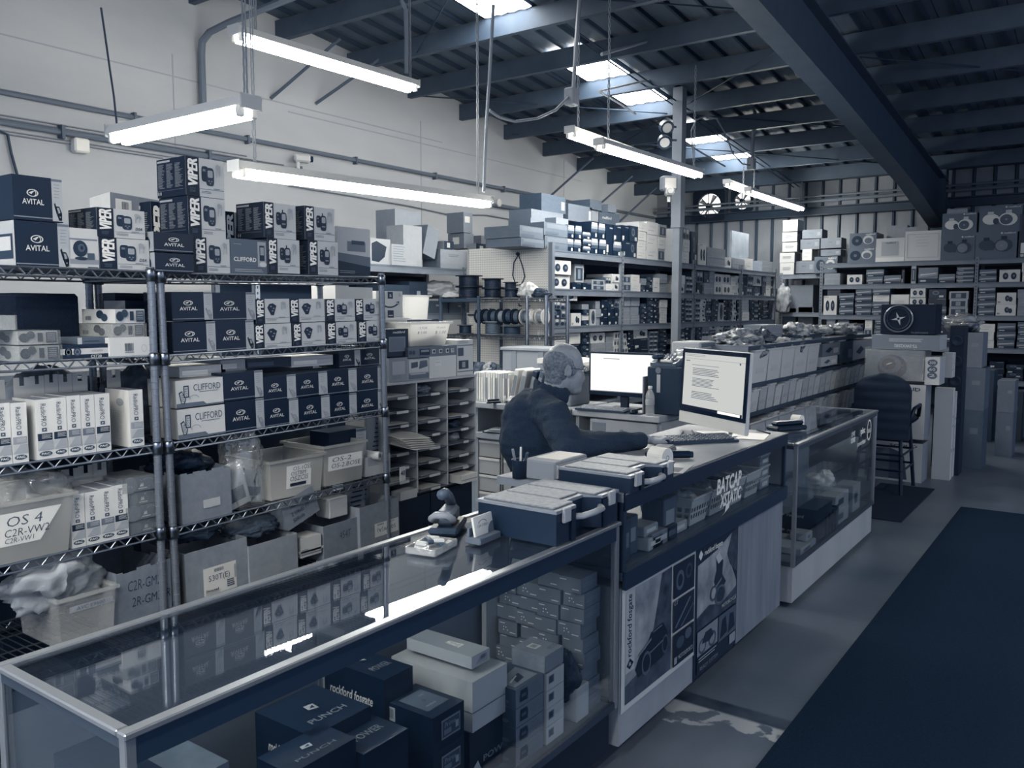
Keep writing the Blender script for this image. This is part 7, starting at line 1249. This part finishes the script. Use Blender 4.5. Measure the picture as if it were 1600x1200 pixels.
for k, (u0, u1, vt, z0, t) in enumerate(((1232, 1270, 446, 1.6, .42), (1222, 1243, 482, 1.0, .3), (1247, 1270, 480, 1.0, .4))): p, q = at(u0, vt, y=CY+.1), at(u1, vt, y=CY+.1); CB(t).put('carton', 'dim carton on the corner shelving, %s one' % ORD[k], 'box', ((p.x+q.x)/2, CY+.3, z0+.002), (.35, q.x-p.x, p.z-z0), rz=-math.pi/2)
q = at(1225, 460, y=CY-.1); crumple('plastic_bag', 'torn plastic bag hanging at the corner shelving', 'bag', (q.x, CY-.12, 1.6), (.25, .12, .5), P(.55, .4, bump=.5, scale=14, var=.12), 70, .4)
# ================================================================ bin shelving behind the far showcase
NX = -2.30; o = thing('bin_shelving', 'low shelving of plastic bins behind the far showcase', 'shelving', (NX, 6.35, 0)); Ln = 4.0
for z in (1.375, 1.078, .85, .60, .3): MB().box(-.5, .0, 0, Ln if z > .2 else Ln, z-.02, z, P(.3)).obj('shelf', o); MB().box(.0, .006, 0, Ln, z-.03, z+.004, P(.2)).obj('shelf_lip', o)
for y in (0, Ln/3, 2*Ln/3, Ln): MB().box(-.5, -.47, y-.015, y+.015, 0, 1.375, P(.25)).obj('post', o)
MB().box(-.5, -.49, 0, Ln, 0, 1.375, P(.2)).obj('back_or_shade_panel', o); MB().box(-.5, 0, -.01, .0, 0, 1.375, P(.45)).obj('end_panel', o)
def plastic_bin(name, label, y0, y1, z0, z1, t, grp, dep=.3, X=NX+.01):
    o = thing(name, label, 'bin', (X-dep/2, (y0+y1)/2, z0), group=grp); w = (y1-y0)/2-.004; hh = z1-z0; m = P(t+.16, .45); b = MB(); a = dep/2; l = .012
    A = [(a-l, -w+l, 0), (a-l, w-l, 0), (-a, w-l, 0), (-a, -w+l, 0)]; B = [(a+.01, -w, hh), (a+.01, w, hh), (-a, w, hh), (-a, -w, hh)]
    for i in range(4): b.add([A[i], A[(i+1) % 4], B[(i+1) % 4], B[i]], [(0, 1, 2, 3)], m)
    b.add(A, [(0, 1, 2, 3)], m); b.obj('body', o); MB().box(a+.004, a+.02, -w, w, hh-.012, hh, m).obj('lip', o); MB().box(a-l*.4, a-l*.4+.003, -w*.5, w*.5, hh*.3, hh*.62, P(min(t+.12, .85))).obj('label', o); return o
ys = [6.42, 6.78, 7.12, 7.46, 7.86, 8.22]
for k, (a, b2) in enumerate(zip(ys, ys[1:])): plastic_bin('stock_bin', 'large pale bin in the top row behind the white computer, %s along' % ORD[k], a, b2, 1.079, 1.345, .58, 'large bins in the top row', .4)
for k, y in enumerate([6.4+.19*i for i in range(20)]): plastic_bin('stock_bin', 'narrow bin in the second row of the bin shelving, %s along' % ORD[k], y, y+.18, .851, 1.035+.01*(k % 3), (.58, .5, .54)[k % 3], 'narrow bins in the second row'); 
for k, y in enumerate([6.6+.15*i for i in range(24)]): plastic_bin('stock_bin', 'slim bin in the third row of the bin shelving, %s along' % ORD[k], y, y+.142, .601, .79+.01*(k % 3), (.5, .44, .55)[k % 3], 'slim bins in the third row')
rr = random.Random(21)
for k, y in enumerate([6.45+.38*i for i in range(10)]): crumple('bagged_parts', 'crinkled bagged parts filling the second row bins, %s along' % ORD[k], 'parts', (NX-.12, y+.1, .97), (.2, .3, .14), P(rr.choice((.6, .5, .7)), .35, bump=.7, scale=30, var=.15), 200+k, .3)
for k, (y, t) in enumerate(((6.5, .5), (6.85, .6), (7.25, .7), (7.6, .45), (8.0, .6))): crumple('bagged_parts', 'crinkled bags heaped above the large top bins, %s along' % ORD[k], 'parts', (NX-.16, y+.1, 1.25), (.28, .34, .17), P(t-.12, .35, bump=1.0, scale=30, var=.22), 220+k, .55, seg=22)
MB().box(-.5, 0, 0, 1.9, 1.376, 1.379, P(.3)).obj('top_board', o)
for k, (u0, u1, vt, vb, t, X, lab) in enumerate(((1296, 1322, 525, 541, .78, NX-.02, 'white box with device picture on the bin shelving'), (1285, 1330, 513, 524, .2, NX-.1, 'dark flat box on the bin shelving top'), (1285, 1312, 536, 556, .4, NX+.0, 'slate box beside the large bins'), (1312, 1332, 533, 566, .2, NX-.0, 'dark box beside the slate box'), (1332, 1362, 531, 560, .62, NX+.0, 'pale crinkled bag box at the bin shelving end'), (1283, 1308, 557, 571, .7, NX+.02, 'white box under the slate one'), (1248, 1287, 522, 535, .2, NX-.1, 'dark bin on top of the bin shelving'), (1252, 1264, 520, 526, .1, NX-.15, 'small black box on top of the bin shelving'))):
    p, q = at(u0, vb, x=X), at(u1, vb, x=X); z1 = at((u0+u1)/2, vt, x=X).z; z0 = at((u0+u1)/2, vb, x=X).z; Box({'*': t, 't': t+.08}, [('picture', [('f', max(t-.4, .1), PG((.15, .4), (.4, .7), (.55, .5), (.35, .25))), ('f', min(t+.2, .8), RC(.6, .2, .9, .6))])]).put('stock_box', lab, 'box', (X-.13, (p.y+q.y)/2, z0), (.26, q.y-p.y, z1-z0))
GRYC.put('carton', 'pale grey carton standing on the shelving behind the white computer', 'box', (-2.66, 7.72, 1.38), (.2, .5, .14))
for k, (x, y, s, t, lab) in enumerate(((-2.55, 6.75, (.26, .4, .11), .62, 'shiny crumpled bag on the bin shelving top'), (-2.5, 7.2, (.2, .3, .12), .3, 'dark strap bundle on the bin shelving top'), (-2.5, 8.15, (.25, .35, .16), .68, 'crinkled clear bag behind the grey carton'), (-2.5, 8.8, (.26, .4, .13), .7, 'white crinkled bag far along the bin shelving'), (-2.45, 9.3, (.26, .4, .12), .62, 'heap of pale bags at the bin shelving end'), (-2.45, 9.8, (.26, .4, .13), .6, 'last heap of pale bags before the back shelves'))): crumple('clutter_bag', lab, 'bag', (x, y, 1.38), s, P(t-.14, .35, bump=1.0, scale=26, var=.22), 240+k, .55, seg=22)
o = thing('paper_tray', 'pale paper tray stack behind the desk telephone', 'tray', (-2.72, 6.28, 1.25)); MB().cbox(-.12, .12, -.16, .16, 0, .16, P(.6), .01).obj('body', o)
for i in range(3): MB().box(.12, .124, -.13, .13, .03+.045*i, .06+.045*i, P(.35)).obj('slot', o)
MB().box(-2.95, -2.5, 5.98, 6.6, 1.22, 1.25, P(.6)).obj('shelf_board', bpy.data.objects['bin_shelving']).matrix_parent_inverse = Matrix.Translation((-NX, -6.35, 0))
# ================================================================ speaker boxes beyond the far showcase
SY = 8.74; kf = SY/8.6
def sfront(tp, name, lab, x0, x1, z0, z1, dep=.3, y=SY, grp=None): return tp.put(name, lab, 'box', ((x0+x1)/2*kf, y+dep/2, 1.67+(z0-1.67)*kf if z0 else 0), (dep, (x1-x0)*kf, (z1-z0)*kf if z0 else 1.67+(z1-1.67)*kf), rz=-math.pi/2, group=grp)
TOW = Box({'*': .66, 'f': .7, 't': .3, 'r': .5}, [('speaker_picture', [('f', .35, PG((.12, .05), (.12, .8), (.5, .84), (.72, .72), (.78, .05))), ('f', .25, PG((.5, .05), (.5, .84), (.72, .72), (.78, .05)))]), ('lettering', [('f', .2, TX('SCOUD', .5, .88, .92, .95, 0, .02))])])
sfront(TOW, 'speaker_carton', 'tall white carton with a speaker picture, lower, behind the bar chair', -1.99, -1.415, 0, .40); sfront(TOW, 'speaker_carton', 'tall white carton with a speaker picture, upper, behind the bar chair', -1.985, -1.41, .44, .955)
for k in range(3): WHTC.put('flat_carton', 'flat white carton on edge beside the tall cartons, %s back' % ORD[k], 'box', (-1.32-.005*k, 9.1+.19*k, .0), (.16, .12, .9-.05*k)); 
OVB = Box({'*': .66, 'f': .7}, [('ovals', [('f', .3, DC(.5, y, .34, .12)) for y in (.8, .56, .34)]+[('f', .75, TX(s, .3, y-.05, .7, y+.05)) for s, y in (('300', .8), ('60', .56), ('2', .34))])])
sfront(OVB, 'flat_carton', 'slim white carton with three dark ovals beside the wrapped speaker', -1.425, -1.30, .962, 1.22, .3)
for k in range(2): WHTC.put('flat_carton', 'slim white carton behind the one with ovals, %s' % ('first', 'second')[k], 'box', (-1.31+.0*k, 9.12+.1*k, 1.0), (.09, .08, .24))
WSP = Box({'*': .34, 'f': .34, 't': .45}, [('speaker_picture', [('f', .12, DC(.46, .42, .26, .42)), ('f', .25, DC(.42, .5, .2, .3)), ('f', .1, DC(.4, .52, .12, .2)), ('f', .7, PG((.36, .48), (.46, .56), (.45, .58), (.35, .5)))])], .4)
b = sfront(WSP, 'speaker_carton', 'speaker carton shrouded in glossy clear wrap', -1.945, -1.435, 1.0, 1.275, .3); MB().box(-.54, .54, -.52, .52, 0, 1.03, WRAP).obj('shrink_wrap', b)
TSB = Box({'*': .62, 'f': .42, 'r': .66}, [('lettering', [('f', .75, TX('TS-SWX2502', .34, .14, .68, .36, 180, .02)), ('f', .65, LINES(.26, .5, .78, .75, 3, .5, 3, .2))])]); sfront(TSB, 'speaker_carton', 'slim grey and white carton lying upside down on the wrapped one', -1.90, -1.31, 1.285, 1.42, .4)
x0, x1, z0, z1 = -1.835*kf, -1.35*kf, 1.67+(1.425-1.67)*kf, 1.67+(1.71-1.67)*kf
o = thing('subwoofer_box', 'black subwoofer cabinet with a round cone on the carton pile', 'speaker', ((x0+x1)/2, SY+.02, z0)); w, hh = x1-x0, z1-z0
MB().cbox(-w/2, w/2, 0, .3, 0, hh, P(.03, .9, bump=.4, scale=200), .008).obj('cabinet', o); M = Matrix.Translation((-w*.17, 0, hh*.52)) @ Matrix.Rotation(math.pi/2, 4, 'X'); R_ = hh*.46
MB().lathe([(R_*.86, -.005), (R_, -.005), (R_, .012), (R_*.94, .016), (R_*.88, .006)], P(.45, .3, .5), 32, M, False).obj('trim_ring', o); MB().lathe([(0, -.02), (R_*.35, -.02), (R_*.7, -.002), (R_*.78, .01), (R_*.86, .0), (R_*.86, -.02)], P(.06, .5), 32, M).obj('cone', o, smooth=True)
for a in (.3, 1.9, 3.3, 5.0): MB().add([M @ Vector((R_*.12*math.cos(a+.9), R_*.12*math.sin(a+.9), .004)), M @ Vector((R_*.5*math.cos(a), R_*.5*math.sin(a), .006)), M @ Vector((R_*.12*math.cos(a-.9), R_*.12*math.sin(a-.9), .004))], [(0, 1, 2)], P(.62)).obj('emblem_blade', o)
v, f = TX('TS-SWX2502', 0, 0, 1, 1); MB().add([(.03+.15*a, -.001, .012+.014*b2) for a, b2 in v], f, P(.5)).obj('lettering', o)
# bar chair with quilted cover
o = thing('bar_chair', 'dark quilted bar chair standing beside the far showcase', 'chair', (-1.68, 8.30, 0)); QM = P(.08, .75, bump=.4, scale=18); LM = P(.05, .4)
qb = MB(); outl = []
for i in range(25):
    a = math.pi*i/24; outl.append((.225*math.cos(a)*(1 if abs(math.cos(a)) < .9 else 1), .92+.16*math.sin(a)))
outl = [(.235, .62)]+outl+[(-.235, .62)]
def qy(x, z): return -.235-.012*abs(math.sin(z*38))*(1-abs(x)/.3)+.0
n_ = 14; rows = [.5+.58*j/16 for j in range(17)]
def hw(z): return .235 if z < .92 else .235*math.sqrt(max(0, 1-((z-.92)/.165)**2))
qb.grid(lambda i, j: ((2*i-1)*hw(.5+.583*j), -.25-.022*(1-(2*i-1)**2)-.008*abs(math.sin((.5+.583*j)*34)), .5+.583*j), 12, 34, QM); qb.grid(lambda i, j: ((1-2*i)*hw(.5+.583*j), -.16+.0*i, .5+.583*j), 12, 34, QM)
for s in (-1, 1): qb.grid(lambda i, j: (s*hw(.5+.583*j), (-.25+.09*i) if s > 0 else (-.16-.09*i), .5+.583*j), 2, 34, QM)
qb.obj('backrest', o, smooth=True); MB().cbox(-.24, .24, -.24, .22, .62, .70, QM, .03).obj('seat', o, smooth=True)
for (x, y) in ((-.2, -.25), (.2, -.25), (-.2, .25), (.2, .25)): MB().tube((x*.8, y*.8, .63), (x*1.0, y*1.15, 0), .017, LM, 8).obj('leg', o)
for z, e in ((.22, .98), (.36, .94)):
    for a, b2 in (((-.2, -.27), (.2, -.27)), ((.2, -.27), (.2, .27)), ((.2, .27), (-.2, .27)), ((-.2, .27), (-.2, -.27))): MB().tube((a[0]*e, a[1]*e, z), (b2[0]*e, b2[1]*e, z), .011, LM, 6).obj('rung', o)
for s in (-1, 1): MB().path([(s*.22, -.2, .62), (s*.26, -.16, .78), (s*.26, .1, .79), (s*.24, .16, .68)], .018, LM, 8).obj('armrest', o, smooth=True)
# mats
MATM, *_ = noisy('carpet_pile', .10, .03, 90, .95, .6, 300); MATM.node_tree.nodes['Principled BSDF'].inputs['Specular IOR Level'].default_value = .05
tag(MB().cbox(-.98, 3.0, -2.6, 7.85, .001, .012, MATM, .004).obj('floor_mat'), 'long dark carpet runner along the customer aisle', 'mat'); tag(MB().cbox(-1.75, -1.28, 7.02, 8.5, .001, .010, P(.1, .95, bump=.5, scale=300), .003).obj('floor_mat'), 'small dark mat under the bar chair', 'mat')
# cartons farther along the aisle
for k, (x0, x1, y, z0, z1, t, lab) in enumerate(((-1.36, -1.1, 9.85, 1.06, 1.42, .42, 'tall kraft carton, topmost in the aisle pile'), (-1.36, -1.06, 9.82, .62, 1.058, .34, 'kraft carton, middle of the aisle pile'), (-1.36, -1.06, 9.82, 0, .618, .26, 'kraft carton, bottom of the aisle pile'), (-1.52, -1.38, 9.75, 0, .6, .06, 'black upright carton before the aisle pile'), (-1.50, -1.38, 9.75, .602, 1.1, .07, 'black upright carton, upper, before the aisle pile'), (-1.05, -.88, 10.9, 0, .5, .34, 'grey carton beyond the aisle pile, lower'), (-1.05, -.88, 10.9, .502, .86, .38, 'grey carton beyond the aisle pile, upper'), (-1.5, -1.2, 12.0, 0, .9, .2, 'dark carton by the back shelving'), (-1.2, -.9, 12.3, 0, .62, .24, 'dim carton by the back shelving'), (-.8, -.6, 12.0, 0, .8, .3, 'dim tall carton at the frame edge far back'))):
    CB(max(t, .06), None, [('sticker', [('f', min(t+.12, .5), RC(.6, .6, .85, .7))])]).put('carton', lab, 'box', ((x0+x1)/2, y+.2, z0 if z0 else .0), (.4, x1-x0, z1-z0), rz=-math.pi/2)
q = at(1502, 498, y=9.9); o = thing('wrapped_speaker', 'black speaker in a loose clear bag on the aisle pile', 'speaker', (q.x, 10.05, 1.422)); MB().lathe([(.05, 0), (.12, .0), (.15, .06), (.16, .1), (.1, .11), (0, .1)], P(.05, .4), 20).obj('basket', o, smooth=True); crumple('clear_bag', None, None, (0, 0, 0), (.34, .34, .22), WRAP, 77, .3, parent=o)
o = thing('subwoofer_box', 'narrow black speaker tower behind the carton pile', 'speaker', (-1.27, 9.35, 0)); MB().cbox(-.07, .07, 0, .2, 0, 1.5, P(.05), .008).obj('cabinet', o)
for i in range(5): MB().lathe([(0, 0), (.05, 0), (.055, .008), (.045, .01), (0, .002)], P(.1, .4), 16, Matrix.Translation((0, 0, .55+.2*i)) @ Matrix.Rotation(math.pi/2, 4, 'X')).obj('driver', o)
